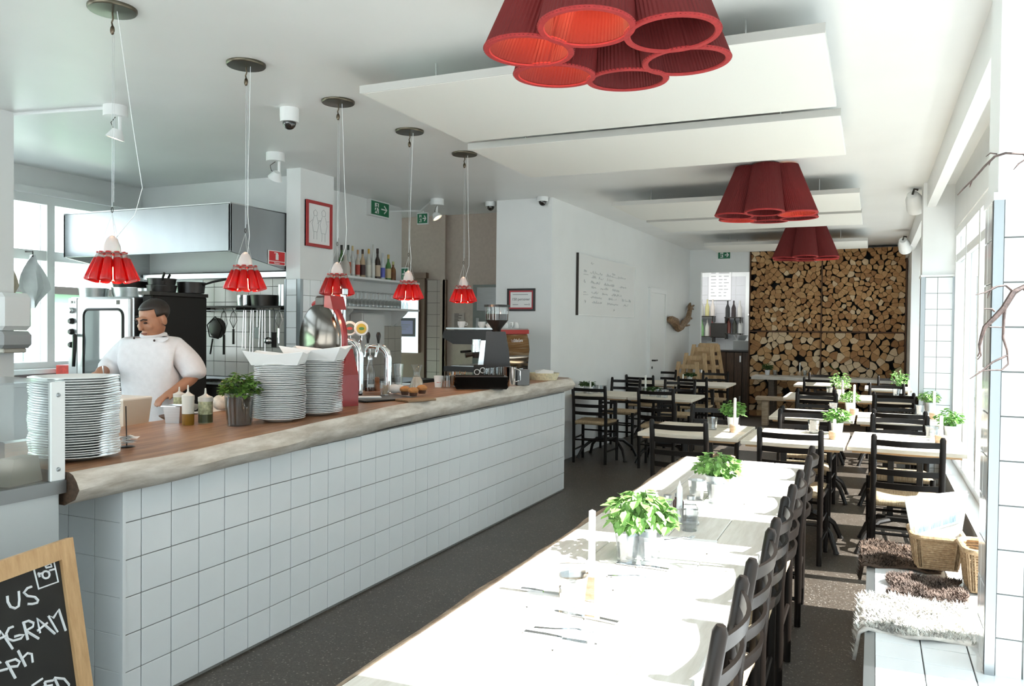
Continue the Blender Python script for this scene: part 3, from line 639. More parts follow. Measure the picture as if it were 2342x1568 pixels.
o = MB().bbox(-.1, .1, -.03, .03, 0, .012, .004).build('napkin_roll', paper, None, loc=bar(835, 915)+Vector((0, 0, .013)), rz=.75); tag(o, 'flat folded white napkin on the near end of the black tray', 'napkin')
# muffins on a small board
mbx = bar(951, 916); o = MB().bbox(-.11, .11, -.07, .07, 0, .014, .003).build('muffin_board', wood('board_wood', (.2, .11, .05), (.33, .2, .1), .5), None, loc=mbx, rz=1.2); tag(o, 'small wooden board under the three muffins', 'board')
mcup = mat('muffin_cup', (.08, .035, .018), .7); mtop = mat('muffin_top', (.50, .22, .07), .7, noise=.25, scale=40, bump=.5)
for k, (px, py) in enumerate(((926, 908), (945, 911), (965, 905))):
    p = bar(px, py); p.z += .016; r = sz(p, 11)
    t = thing('muffin', ['golden muffin nearest the toothpicks', 'golden muffin in the middle of the three', 'golden muffin on the far side of the three'][k], 'muffin', p, 0, 'muffins on the bar')
    MB().lathe([(0, 0), (r*.72, 0), (r*.95, r*1.05), (0, r*1.05)], 16).build('paper_cup', mcup, t, True)
    MB().ball((0, 0, r*1.15), r*1.12, r*1.12, r*.7, 14, 8).build('muffin_top', mtop, t, True)
# tall beer glass and carafe
p = bar(911, 893); r = sz(p, 11); h = pxh(p, 832, 893)
lathe_thing('beer_glass', 'tall empty flared beer glass beside the carafe', 'glass', p, [(0, .01), (r*.6, .012), (r*1.02, h), (r*1.06, h), (r*.72, 0), (0, 0)], glass)
p = bar(953, 893); r = sz(p, 17); h = pxh(p, 834, 893)
t = thing('carafe', 'flared glass carafe of pale juice beside the muffins', 'carafe', p)
cpf = [(0, .005), (r*.95, .005), (r, h*.1), (r*.75, h*.42), (r*.45, h*.6), (r*.48, h*.75), (r*.8, h), (r*.83, h)]
MB().lathe(cpf, 24).build('glass_body', glass, t, True); MB().lathe([(0, .008), (r*.9, .008), (r*.95, h*.1), (r*.71, h*.42), (r*.5, h*.52), (0, h*.52)], 20).build('juice', mat('pale_juice', (.62, .5, .38), .3), t, True)
# paper cup
p = bar(1003, 885); r = sz(p, 11); h = pxh(p, 859, 885)
t = thing('paper_cup', 'white paper takeaway cup with a small red print', 'paper cup', p)
MB().lathe([(0, 0), (r*.76, 0), (r*.98, h*.95), (r*1.05, h*.96), (r*1.05, h), (r*.95, h), (r*.74, .006), (0, .006)], 20).build('cup_body', paper, t, True)
mb = MB()
for k in range(7): 
    if k != 4:
        a = math.atan2(-p.y, -p.x)-.45+k*.14; mb.tube([(r*.895*math.cos(a), r*.895*math.sin(a), h*.42), (r*.895*math.cos(a+.06), r*.895*math.sin(a+.06), h*.46)], .0018, 4)
mb.build('red_print', mat('red_print', (.6, .03, .03), .6), t)
# glasses with orange drinks / spoons
spoon_o = mat('amber_spoons', (.55, .24, .08), .25, .5)
for k, (px, py, c) in enumerate(((1022, 886, 'empty short glass beside the paper cup'), (1034, 884, 'short glass with amber sticks beside the black trays'), (1046, 882, 'short glass crowded with amber spoons'), (1058, 880, 'short glass with amber spoons under the coffee grinder'))):
    p = bar(px, py); r = sz(p, 9); h = sz(p, 27)
    t = thing('short_glass', c, 'glass', p, 0, 'short glasses beside the black trays')
    MB().lathe([(0, .006), (r*.8, .006), (r, h), (r*1.04, h), (r*.85, 0), (0, 0)], 14).build('tumbler', glass, t, True)
    if k:
        mb = MB(); random.seed(k)
        for q in range(9): a = random.uniform(0, 6.28); mb.tube([(r*.3*math.cos(a), r*.3*math.sin(a), .008), (r*.8*math.cos(a), r*.8*math.sin(a), h*random.uniform(.9, 1.25))], .0022, 4)
        mb.build('spoons', spoon_o, t)
# stack of black trays
p = bar(1085, 889); w_ = sz(p, 52)
trm = MB().bbox(-.26, .26, -.17, .17, 0, .006, .002).add([(-.26, -.17, .004), (.26, -.17, .004), (.26, .17, .004), (-.26, .17, .004), (-.275, -.185, .017), (.275, -.185, .017), (.275, .185, .017), (-.275, .185, .017)], [(0, 1, 5, 4), (1, 2, 6, 5), (2, 3, 7, 6), (3, 0, 4, 7)]).mesh('serving_tray', black)
ang = math.atan2(RGT.y, RGT.x)+.12
for k in range(8):
    o = put(trm, 'serving_tray', None, (p.x, p.y+.1, p.z+k*.0108), (0, 0, ang+random.uniform(-.02, .02)), (.72, .8, 1)); tag(o, 'black serving tray in the stack beside the coffee grinder, '+nth(k, 8), 'tray', 'stack of black trays on the bar')
# ---------- espresso machine, grinder and neighbours
cm = Vector((-3.55, 7.35, 0)); cm.z = ztop(7)
ex = atX(1195, 845, -3.28)
t = thing('espresso_machine', 'black espresso machine with mirrored back panel at the far end of the bar', 'coffee machine', (-3.22, 6.70, ztop(6.7)), 0)
# local: back panel faces +x; machine runs along y
bm_ = black
side = [(-.50, .04), (-.50, .09), (-.12, .09), (-.08, .30), (-.40, .30), (-.52, .36), (-.50, .43), (.0, .44), (.035, .34), (.045, .24), (.03, .12), (.03, .04)]
MB().prism(side, 'y', 0, .02).build('side_panel', black, t); MB().prism(side, 'y', .78, .80).build('side_panel', black, t)
MB().box(-.10, .02, .02, .78, .06, .425).box(-.42, -.05, .02, .78, .30, .42).build('boiler_housing', mat('machine_black', (.02, .017, .015), .3), t)
mir = mat('mirror_panel', (.82, .80, .78), .06, 1.)
MB().add([(q[0], y, q[1]) for y in (.02, .78) for q in ((.035, .06), (.045, .15), (.05, .25), (.04, .33), (.02, .42))], [(i, i+1, i+6, i+5) for i in range(4)]).build('mirror_back', mir, t, True, 'curved mirrored back panel')
MB().box(.03, .045, .02, .78, .40, .44).build('red_strip', mat('machine_red', (.45, .02, .02), .3), t)
MB().box(-.48, .03, .0, .8, .44, .455).build('cup_tray', steel, t)
MB().box(-.44, -.12, .04, .76, .06, .095).build('drip_tray', steel, t)
for y in (.25, .55): 
    g = MB().lathe([(0, 0), (.035, 0), (.035, .06), (.03, .08), (0, .08)], 16).build('brew_group', chrome, t, True, loc=(-.30, y, .22)); MB().tube([(-.02, 0, .01), (-.15, 0, .0)], .012, 8).build('portafilter_handle', black, g, True)
for x in (-.42, -.02):
    for y in (.06, .74): MB().lathe([(0, 0), (.02, 0), (.02, .05), (0, .05)], 10).build('foot', chrome, t, loc=(x, y, 0))
lm_ = text_mesh('nameplate', 'Dalla Corte', .045, mat('nameplate_white', (.8, .8, .8), .4)); o = put(lm_, 'nameplate', t, (.053, .5, .335), (PI/2, 0, PI/2)); o['label'] = 'small white lettering'
cup_m = MB().lathe([(0, .004), (.022, .004), (.034, .03), (.036, .058), (.038, .058), (.037, .03), (.024, 0), (0, 0)], 16).mesh('cup', white_c, True); hd = MB().tube([(.034, 0, .045), (.054, 0, .043), (.056, 0, .025), (.034, 0, .018)], .004, 6).mesh('cup_handle', white_c, True)
spots = [(-.06, .1, 0), (-.06, .26, 1), (-.06, .42, 0), (-.07, .56, 1), (-.07, .70, 0), (-.2, .2, 1), (-.2, .6, 0), (-.34, .05, 1)]
for k, (x, y, up_) in enumerate(spots):
    lab = ['upside-down coffee cup at the near end of the front row on the espresso machine', 'upright coffee cup second in the front row on the espresso machine', 'upside-down coffee cup in the middle of the front row on the espresso machine', 'upright coffee cup fourth in the front row on the espresso machine', 'upside-down coffee cup at the far end of the front row on the espresso machine', 'upright coffee cup in the middle row on the espresso machine', 'upside-down coffee cup in the middle row on the espresso machine', 'upright coffee cup alone at the barista side of the espresso machine'][k]
    c = thing('coffee_cup', lab, 'cup', (-3.22+x, 6.70+y, ztop(6.7)+.456+(0 if up_ else .058)), random.uniform(0, 6), 'cups warming on the espresso machine (%s)' % ('upright' if up_ else 'inverted'))
    if not up_: c.rotation_euler = (PI, 0, random.uniform(0, 6))
    put(cup_m, 'cup_body', c); put(hd, 'handle', c)
o = text_mesh('cup_letter', 'D', .035, mat('logo_red', (.6, .02, .03), .5)); 
c = thing('coffee_mug', 'white mug printed with a red D on the espresso machine', 'cup', (-3.215, 6.755, ztop(6.7)+.456), 0)
MB().lathe([(0, .004), (.03, .004), (.042, .035), (.043, .07), (.046, .07), (.045, .035), (.032, 0), (0, 0)], 18).build('mug_body', white_c, c, True); put(o, 'red_letter', c, (.018, -.043, .04), (PI/2, 0, .4))
# grinder
p = bar(1135, 870); s = depth(p)/F_PX
g = thing('coffee_grinder', 'tall black coffee grinder with a clear bean hopper before the espresso machine', 'coffee grinder', p, math.atan2(RGT.y, RGT.x))
MB().prism([(-38*s, 0), (34*s, 0), (28*s, 70*s), (20*s, 112*s), (-24*s, 112*s), (-26*s, 60*s)], 'y', -22*s, 40*s).build('housing', black, g)
MB().prism([(-46*s, 0), (-32*s, 0), (-24*s, 92*s), (-34*s, 92*s)], 'y', -30*s, -22*s).build('front_plate', steel, g)
MB().lathe([(9*s, 112*s), (10*s, 118*s), (26*s, 138*s), (26*s, 140*s)], 20).build('hopper_funnel', black, g, True)
MB().lathe([(26*s, 138*s), (28*s, 170*s), (29*s, 170*s)], 20).build('hopper', glass, g, True)
MB().lathe([(0, 152*s), (26*s, 152*s), (25*s, 138*s), (10*s, 120*s)], 18).build('beans', mat('coffee_beans', (.03, .014, .008), .5, noise=.5, scale=120), g, True)
MB().lathe([(0, 174*s), (30*s, 173*s), (30*s, 168*s), (0, 168*s)], 20).build('hopper_lid', black, g, True)
MB().lathe([(12*s, 0), (12*s, 28*s), (0, 28*s)], 18).build('dosing_chamber', chrome, g, True, loc=(-44*s, -16*s, 66*s))
MB().lathe([(0, -3*s), (12*s, -3*s), (10*s, -14*s), (0, -14*s)], 18).build('chute', black, g, True, loc=(-44*s, -16*s, 66*s))
MB().tube([(-52*s, -20*s, 60*s), (-70*s, -24*s, 58*s)], [4*s, 6*s], 8).build('lever', black, g, True)
# glasses next to the grinder
for k, (px, py) in enumerate(((1112, 882), (1124, 881), (1136, 880), (1146, 879))):
    p = bar(px, py); r = sz(p, 7); h = sz(p, 40)
    lathe_thing('highball_glass', ['highball glass beside the grinder, nearest the black trays', 'highball glass beside the grinder, second from the black trays', 'highball glass beside the grinder, third from the black trays', 'highball glass beside the grinder, touching the steel jug'][k], 'glass', p, [(0, .006), (r*.85, .006), (r, h), (r*1.06, h), (r*.9, 0), (0, 0)], glass, 14, 'highball glasses beside the grinder')
# jar of black lids / pepper box with prints
p = bar(1097, 880); s = depth(p)/F_PX
t = thing('menu_stand', 'dark box with white ring prints behind the black trays', 'box', p, math.atan2(RGT.y, RGT.x))
MB().bbox(-14*s, 14*s, -8*s, 8*s, 0, 46*s, s).build('box_body', black_m, t)
for (x, z, r) in ((-6, 30, 6), (7, 34, 6), (1, 14, 5)): MB().tube([(x*s+r*s*math.cos(a*PI/8), -8.4*s, z*s+r*s*math.sin(a*PI/8)) for a in range(16)], .9*s, 4, closed=True).build('ring_print', white_p, t)
p = bar(1166, 881); r = sz(p, 15); h = pxh(p, 838, 881)
t = thing('steel_jug', 'polished steel milk jug at the far end of the bar', 'jug', p)
MB().lathe([(0, 0), (r*.95, 0), (r, .01), (r, h*.97), (r*1.04, h), (r*.95, h), (r*.93, .01), (0, .01)], 24).build('jug_body', chrome, t, True); MB().tube([(r, 0, h*.9), (r*1.7, 0, h*.8), (r*1.7, 0, h*.3), (r, 0, h*.2)], .005, 8).build('handle', chrome, t, True)
p = bar(1193, 880); s = depth(p)/F_PX
t = thing('card_terminal', 'grey and black box-shaped speaker beside the steel jug', 'box', p, math.atan2(RGT.y, RGT.x)+.25)
MB().bbox(-14*s, 15*s, -14*s, 14*s, 0, 36*s, s).build('case', mat('grey_box', (.16, .16, .16), .5), t); MB().bbox(-15*s, -13.9*s, -13*s, 13*s, s, 35*s, .3*s).build('front_grille', black_m, t)
p = bar(1243, 868); s = depth(p)/F_PX
t = thing('bread_basket', 'shallow cream basket with a paper napkin at the end of the bar', 'basket', p, .5)
MB().lathe([(0, .004), (30*s, .004), (36*s, 16*s), (37*s, 16*s), (31*s, 0), (0, 0)], 20, sx=1, sy=.8).build('basket_body', mat('cream_basket', (.68, .62, .42), .6, noise=.2, scale=60, bump=.4), t, True)
MB().add([(-20*s, -14*s, 15*s), (22*s, -10*s, 14*s), (25*s, 14*s, 20*s), (-18*s, 12*s, 21*s), (0, 0, 24*s)], [(0, 1, 4), (1, 2, 4), (2, 3, 4), (3, 0, 4)]).build('napkin', paper, t)
o = MB().ball((0, 0, .02), .028, .028, .022, 12, 8).build('sugar_bowl', white_c, None, True, loc=bar(1145, 887)); tag(o, 'crumpled white napkin ball beside the black trays', 'napkin')
# ---- things inside the display cabinet
o = pot_plant('herb_pot', 'dusty herb plant behind the see-through guard of the steel cabinet', (-2.72, 1.52, .955), .05, .07, .14, .10, 90, .05, leaf_d, mat('terracotta', (.3, .13, .07), .7), 21)
mb = MB(); random.seed(6)
for i in range(8):
    for j in range(6): mb.v.append((-.09+.025*i, -.07+.03*j, .02+.03*math.sin(i*1.1+j)+random.uniform(0, .012)))
mb.f = [(i*6+j, (i+1)*6+j, (i+1)*6+j+1, i*6+j+1) for i in range(7) for j in range(5)]
o = MB().bbox(-.1, .1, -.08, .08, 0, .14, .004).build('storage_box', mat('brown_box', (.10, .06, .05), .6), None, loc=(-2.78, 1.70, .955)); tag(o, 'brown box under the pink cloth inside the steel cabinet', 'box')
o = mb.build('pink_cloth', mat('pink_cloth', (.62, .22, .25), .9), None, True, loc=(-2.78, 1.68, 1.1)); tag(o, 'crumpled pink cloth behind the see-through cabinet guard', 'cloth')
o = MB().bbox(-.06, .06, -.05, .05, 0, .05, .004).build('white_box', mat('cream_carton', (.62, .56, .50), .7), None, loc=(-2.66, 1.40, .955), rz=.4); tag(o, 'small cream carton at the foot of the cabinet guard', 'carton')
o = MB().bbox(-.05, .03, -.04, .04, 0, .035, .006).build('blue_packet', mat('blue_packet', (.2, .3, .6), .5), None, loc=(-2.63, 1.27, .955), rz=.2); tag(o, 'small blue packet at the near end behind the cabinet guard', 'packet')
o = MB().prism([(-.07, 0), (.07, 0), (.05, .09), (-.05, .09)], 'x', -.03, .03).build('napkin_bag', mat('tan_paper', (.5, .47, .42), .8), None, loc=(-2.64, 1.80, .955), rz=.2); tag(o, 'creased paper bag next to the cabinet corner post', 'bag')
o = MB().bbox(-.2, .16, -.26, .26, 0, .02, .006).build('white_tray', white_p, None, loc=(-3.1, 1.62, 1.307), rz=.05); tag(o, 'white shallow tray lying on top of the display cabinet', 'tray')
# ================================================================== KITCHEN
hd_ = thing('extractor_hood', 'large stainless steel extractor hood over the kitchen', 'extractor hood', (-4.92, 5.18, 2.12))
hst = mat('hood_steel', (.34, .355, .365), .36, 1., noise=.12, scale=1.6, stretch=(1, 1, .3))
MB().bbox(-2.04, 0, 0, .02, 0, .40, .004).build('front_panel', hst, hd_)
MB().prism([(0, 0), (.97, -.15), (.97, .41), (0, .40)], 'x', -.02, 0).build('side_panel', hst, hd_)
MB().prism([(0, 0), (.97, -.15), (.97, .41), (0, .40)], 'x', -2.04, -2.02).build('side_panel', steel, hd_)
MB().box(-2.04, 0, 0, .97, .40, .41).build('top_panel', steel, hd_)
dk = mat('hood_dark_steel', (.06, .05, .045), .35, .8)  # darker steel for the hood underside
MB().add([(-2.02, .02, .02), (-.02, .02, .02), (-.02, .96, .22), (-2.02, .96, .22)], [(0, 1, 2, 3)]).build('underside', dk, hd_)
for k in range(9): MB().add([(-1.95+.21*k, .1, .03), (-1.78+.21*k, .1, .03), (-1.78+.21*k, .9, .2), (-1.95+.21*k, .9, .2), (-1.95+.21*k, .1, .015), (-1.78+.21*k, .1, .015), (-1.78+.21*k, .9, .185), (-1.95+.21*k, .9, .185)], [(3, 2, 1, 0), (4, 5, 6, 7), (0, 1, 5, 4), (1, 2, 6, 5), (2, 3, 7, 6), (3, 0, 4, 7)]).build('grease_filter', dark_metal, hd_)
MB().bbox(-2.0, -.02, .86, .96, -.17, -.10, .01).build('light_rail', steel, hd_)
# fire extinguisher sign on the hood
q0 = atX(613, 571, -4.915); q1 = atX(653, 608, -4.915)
t = thing('fire_sign', 'red fire extinguisher sign on the side of the steel hood', 'sign', (-4.917, q0.y, q1.z)); W_ = q1.y-q0.y; Hh = q0.z-q1.z
sred = mat('sign_red', (.62, .015, .02), .4); swhite = mat('sign_white', (.82, .82, .8), .4)
MB().box(0, .003, 0, W_, 0, Hh).build('sign_plate', swhite, t); MB().box(.003, .004, W_*.06, W_*.94, Hh*.27, Hh*.95).build('red_field', sred, t); MB().box(.003, .004, W_*.06, W_*.94, Hh*.04, Hh*.22).build('red_strip', sred, t)
MB().box(.004, .005, W_*.42, W_*.58, Hh*.36, Hh*.76).box(.004, .005, W_*.45, W_*.55, Hh*.76, Hh*.86).box(.004, .005, W_*.34, W_*.5, Hh*.82, Hh*.88).build('extinguisher_symbol', swhite, t)
put(text_mesh('sign_text', 'Ildslukker', Hh*.15, swhite), 'sign_text', t, (.0045, W_*.5, Hh*.13), (PI/2, 0, PI/2))
# kitchen tiles
kw = bpy.data.objects['wall_kitchen']
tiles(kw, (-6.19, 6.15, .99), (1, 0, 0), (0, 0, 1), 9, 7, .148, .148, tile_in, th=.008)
MB().box(-6.2, -4.91, 6.1485, 6.152, .985, 2.03).build('grout', grout_d, kw)
pz = atX(682, 637, -4.75).z
n_r = 7
MB().box(-4.913, -4.746, 5.866, 6.363, pz-.148*n_r, pz).build('grout', grout, pA)
tiles(pA, (-4.746, 5.90, pz-.148*n_r), (0, 1, 0), (0, 0, 1), 4, n_r, .148, .148, tile_w, u0=.10, ulast=.06, th=.006)
tiles(pA, (-4.90, 5.866, pz-.148*n_r), (1, 0, 0), (0, 0, 1), 1, n_r, .115, .148, tile_w, th=.006)
MB().box(-4.775, -4.738, 5.858, 5.895, pz-.148*n_r, pz).build('corner_trim', alu, pA)
MB().box(-4.92, -4.90, 5.858, 5.885, pz-.148*n_r, pz).build('corner_trim', alu, pA)
# combi oven
ox = atY(155, 700, 4.7).x; ox2 = atY(300, 700, 4.7).x; ow = ox2-ox
t = thing('combi_oven', 'white-fronted combi oven with big glass door left of the cook', 'oven', (ox, 4.7, 0))
MB().box(.02, ow-.02, .05, .7, .12, .80).build('stand', steel, t)
MB().bbox(0, ow, .02, .75, .80, 1.725, .01).build('housing', steel, t)
MB().bbox(.005, ow*.15, 0, .03, .84, 1.715, .004).build('control_panel', mat('oven_panel', (.42, .42, .42), .35, .6), t)
kz = [1.61, 1.52, 1.43, 1.32]
for k, z in enumerate(kz): MB().lathe([(0, .035), (.018, .033), (.024, .02), (.026, 0), (0, 0)], 16).build('dial', chrome if k == 0 else black, t, True, loc=(ow*.075, 0, z)).rotation_euler = (PI/2, 0, 0)
d = MB().bbox(ow*.17, ow-.005, -.015, .03, .84, 1.715, .012).build('door', mat('oven_white_steel', (.70, .71, .71), .3, .5), t)
def rrect(x0, x1, z0, z1, r, n=6):
    pts = []
    for cx, cz, a0 in ((x1-r, z1-r, 0), (x0+r, z1-r, PI/2), (x0+r, z0+r, PI), (x1-r, z0+r, 3*PI/2)):
        for i in range(n+1): a = a0+PI/2*i/n; pts.append((cx+r*math.cos(a), cz+r*math.sin(a)))
    return pts
rr = rrect(ow*.29, ow*.90, .95, 1.62, .06)
MB().tube([(x, -.016, z) for x, z in rr], .012, 6, closed=True).build('window_gasket', black, d, True)
MB().prism(rr, 'y', -.018, -.014).build('window_glass', mat('oven_glass', (.22, .24, .24), .05, 0, spec=.9, coat=1), d)
MB().tube([(ow*.16, -.03, 1.40), (ow*.22, -.06, 1.40), (ow*.22, -.06, 1.36), (ow*.20, -.06, 1.14)], [.014, .018, .018, .014], 8).build('handle', black, d, True)
MB().box(ow*.80, ow*.85, -.017, -.015, 1.66, 1.695).build('maker_badge', dark_metal, d)
put(text_mesh('model_text', '20 3', .03, dark_metal), 'panel_text', t, (ow*.085, -.002, 1.68), (PI/2, 0, 0))
# pans on the oven
def pan(name, lab, loc, r, h, m, handle=None, group='pans on top of the ovens'):
    t = thing(name, lab, 'pan', loc, 0, group)
    MB().lathe([(0, 0), (r*.92, 0), (r, h), (r*1.04, h), (r*1.04, h+.004), (r*.96, h), (r*.9, .006), (0, .006)], 24).build('pan_body', m, t, True)
    if handle is not None:
        a, L, rise = handle; MB().tube([(r*math.cos(a), r*math.sin(a), h*.8), ((r+L*.4)*math.cos(a), (r+L*.4)*math.sin(a), h*.8+rise*.5), ((r+L)*math.cos(a), (r+L)*math.sin(a), h*.8+rise)], [.008, .01, .011], 8).build('handle', black, t, True)
pan('baking_pan', 'round steel pan at the near corner on top of the oven', (ox+.13, 4.85, 1.727), .12, .075, steel); pan('baking_pan', 'wide steel pan stacked on top of the oven', (ox+.42, 5.0, 1.727), .17, .08, steel); pan('baking_pan', 'upper steel pan nested in the stack on the oven', (ox+.42, 5.0, 1.81), .165, .05, dark_metal)
pan('baking_pan', 'small steel pan on the right end of the oven top', (ox2-.10, 4.95, 1.727), .08, .07, steel)
# black range bank behind the cook
bkx0, bkx1 = ox2+.03, atY(478, 750, 5.4).x
t = thing('oven_bank', 'tall black oven and range unit behind the cook', 'oven', (bkx0, 4.78, 0)); bw = bkx1-bkx0
MB().bbox(0, bw, 0, .6, 0, 1.74, .01).build('housing', black_m, t); MB().bbox(.06, bw-.06, -.02, 0, .95, 1.62, .02).build('oven_door', black, t)
MB().tube([(.12, -.05, 1.56), (bw-.12, -.05, 1.56)], .012, 8).build('handle', dark_metal, t); MB().box(-.01, bw+.01, -.03, .6, 1.74, 1.77).build('top_plate', dark_metal, t)
pan('frying_pan', 'black frying pan with raised handle on the oven bank', (bkx0+bw*.3, 4.95, 1.772), .12, .05, black, (2.2, .2, .12)); pan('frying_pan', 'upper black frying pan resting on the others', (bkx0+bw*.3, 4.95, 1.829), .115, .05, black, (5.6, .2, .04)); pan('wok_pan', 'deep black wok on the right of the oven bank', (bkx0+bw*.72, 5.22, 1.772), .12, .09, black, (.2, .22, .05))
# low range below the tiles
t = thing('cooking_range', 'dark cooking range below the kitchen tiles', 'range', (-5.05, 5.5, 0))
MB().bbox(-.95, .12, .0, .62, 0, .95, .01).build('range_body', black_m, t); MB().box(-.95, .12, .0, .62, .95, .965).build('hob_top', dark_metal, t)
for x in (-.7, -.25): MB().tube([(x+.12*math.cos(a*PI/8), .3+.12*math.sin(a*PI/8), .975) for a in range(16)], .008, 5, closed=True).build('burner', black, t)
# utensil shelf
sh = thing('utensil_shelf', 'dark steel wall shelf with utensil rail below the hood', 'shelf', (-5.9, 5.9, 1.67))
MB().box(-.25, .98, .0, .25, 0, .015).build('shelf_board', dark_metal, sh); MB().tube([(-.25, -.04, -.03), (.98, -.04, -.03)], .006, 8).build('rail', steel, sh)
for x in (-.2, .4, .93): MB().box(x, x+.01, -.04, .25, -.04, 0).build('bracket', dark_metal, sh)
def utensil(kind, px, L, m, lab):
    q = atY(px, 712, 5.855); t = thing('kitchen_'+kind, lab, kind, (q.x, 5.855, 1.64), 0, 'utensils hanging on the kitchen rail')
    MB().tube([(0, 0, 0), (0, -.01, .02), (0, -.018, .01)], .003, 6).build('hook', m, t)
    if kind == 'ladle': MB().tube([(0, 0, 0), (0.005, 0, -L)], .005, 6).build('handle', m, t); MB().ball((0.01, -.03, -L-.02), .04, .04, .035, 12, 8).build('bowl', m, t, True)
    elif kind == 'whisk':
        MB().tube([(0, 0, -L*.55), (0, 0, -L)], .011, 8).build('handle', m, t); mb = MB()
        for k in range(5): a = k*PI/5; mb.tube([(0, 0, -L*.55), (.035*math.cos(a), .035*math.sin(a), -L*.3), (.02*math.cos(a), .02*math.sin(a), -.03), (0, 0, 0), (-.02*math.cos(a), -.02*math.sin(a), -.03), (-.035*math.cos(a), -.035*math.sin(a), -L*.3), (0, 0, -L*.55)], .0015, 4)
        mb.build('wires', m, t)
    elif kind == 'sieve':
        MB().tube([(0, 0, -.06), (.09, 0, -.16), (.04, 0, -.27), (-.07, 0, -.25), (-.1, 0, -.14), (0, 0, -.06)], .006, 6).build('rim', m, t); MB().ball((0, .03, -.17), .1, .05, .1, 14, 8).build('mesh_bowl', mat('sieve_mesh', (.10, .09, .08), .6, .3), t, True); MB().tube([(-.03, 0, -.27), (-.06, 0, -.27-L*.5)], .008, 6).build('handle', m, t)
    elif kind == 'spatula': MB().tube([(0, 0, 0), (0, 0, -L*.6)], .005, 6).build('handle', m, t); MB().bbox(-.03, .03, -.003, .003, -L, -L*.6, .002).build('blade', m, t)
    else: MB().tube([(-.012, 0, 0), (-.03, 0, -L)], [.006, .004], 6).build('arm', m, t); MB().tube([(.012, 0, 0), (.008, 0, -L)], [.006, .004], 6).build('arm', m, t)
st2 = mat('utensil_steel', (.7, .7, .69), .2, 1.)
utensil('sieve', 492, .3, dark_metal, 'dark round sieve hanging leftmost on the kitchen rail'); utensil('whisk', 512, .42, dark_metal, 'long wire whisk hanging beside the round sieve'); utensil('whisk', 534, .32, dark_metal, 'short wire whisk hanging right of the long whisk')
utensil('tongs', 560, .36, st2, 'long bright tongs hanging on the kitchen rail, leftmost of the tongs'); utensil('tongs', 577, .46, st2, 'longest bright steel tongs hanging in the middle of the rail'); utensil('spatula', 588, .26, st2, 'bright spatula hanging between the steel tongs'); utensil('tongs', 598, .34, st2, 'bright steel tongs hanging right of the spatula'); utensil('ladle', 606, .44, st2, 'deep ladle hanging lowest on the kitchen rail'); utensil('ladle', 617, .26, st2, 'short ladle hanging right of the deep ladle')
utensil('spatula', 627, .34, black, 'black spatula hanging near the kitchen pillar'); utensil('whisk', 638, .3, st2, 'small bright whisk hanging nearest the kitchen pillar')
pan('sauce_pot', 'shiny steel saucepan on the utensil shelf', (atY(556, 700, 6.0).x, 6.03, 1.685), .08, .1, chrome, None, 'pots on the kitchen shelf'); pan('sauce_pot', 'dark casserole on the utensil shelf beside the saucepan', (atY(600, 700, 6.0).x, 6.03, 1.685), .13, .1, dark_metal, None, 'pots on the kitchen shelf')
lathe_thing('steel_canister', 'tall steel canister at the right end of the utensil shelf', 'canister', (atY(645, 700, 6.0).x, 6.02, 1.685), [(0, 0), (.05, 0), (.05, .2), (0, .2)], steel)
# hanging cloths and the red box at the window
for k, (px, py0, py1, wpx, lab) in enumerate(((80, 582, 705, 40, 'white cloth hanging by one corner from the kitchen window frame'), (34, 590, 690, 26, 'printed apron hanging behind the paper towel dispenser'))):
    q = atX(px, py0, -6.9); b = atX(px, py1, -6.9); t = thing('hanging_cloth', lab, 'cloth', (-6.93, q.y-.03*k, b.z), 0); H_ = q.z-b.z; Wc = .3 if k == 0 else .15
    mb = MB(); vs = []
    for i in range(9):
        f = i/8; wv = Wc*(.12+.88*math.sin(PI*min(1, f*1.15)*.78))*(1 if f < .62 else (1-f)/.38+.02)
        for j in range(7): g = j/6-.5; vs.append((.03*math.sin(g*9+f*3), wv*(g+.15*f), H_*(1-f)))
    mb.add(vs, [(i*7+j, i*7+j+1, (i+1)*7+j+1, (i+1)*7+j) for i in range(8) for j in range(6)])
    mb.build('cloth', mat('cloth_%d' % k, (.72, .73, .74) if k == 0 else (.6, .52, .42), .9, noise=.1, scale=10), t, True)
    MB().tube([(0, 0, H_-.02), (.0, 0, H_+.03), (-.1, 0, H_+.03)], .006, 6).build('hook', dark_metal, t)
q = atX(142, 860, -6.6); o = MB().bbox(-.08, .08, -.1, .1, 0, .12, .005).build('red_box', mat('red_carton', (.55, .05, .03), .5, noise=.3, scale=20), None, loc=(-6.75, 5.1, 1.0), rz=.3); tag(o, 'small red carton on the counter below the kitchen window', 'carton')
o = thing('window_counter', 'white worktop under the kitchen window left of the oven', 'counter', (-6.75, 4.6, 0)); MB().box(-.28, .25, -.9, .75, 0, .96).build('cabinet', white_p, o); MB().bbox(-.29, .28, -.92, .77, .96, 1.0, .005).build('worktop', white_p, o)
# paper towel dispenser
q = atY(0, 740, 3.3); t = thing('towel_dispenser', 'white and grey paper towel dispenser on the tiled pillar', 'dispenser', (-5.278, 3.55, 1.33))
MB().bbox(-.08, .08, -.13, .10, .12, .37, .03).build('cover', white_p, t); MB().bbox(-.08, .08, -.13, .10, .0, .115, .025).build('base', mat('dispenser_grey', (.36, .37, .37), .4), t); MB().bbox(-.06, .05, -.09, .07, -.03, 0, .006).build('paper_slot', mat('slot_beige', (.5, .47, .4), .6), t)
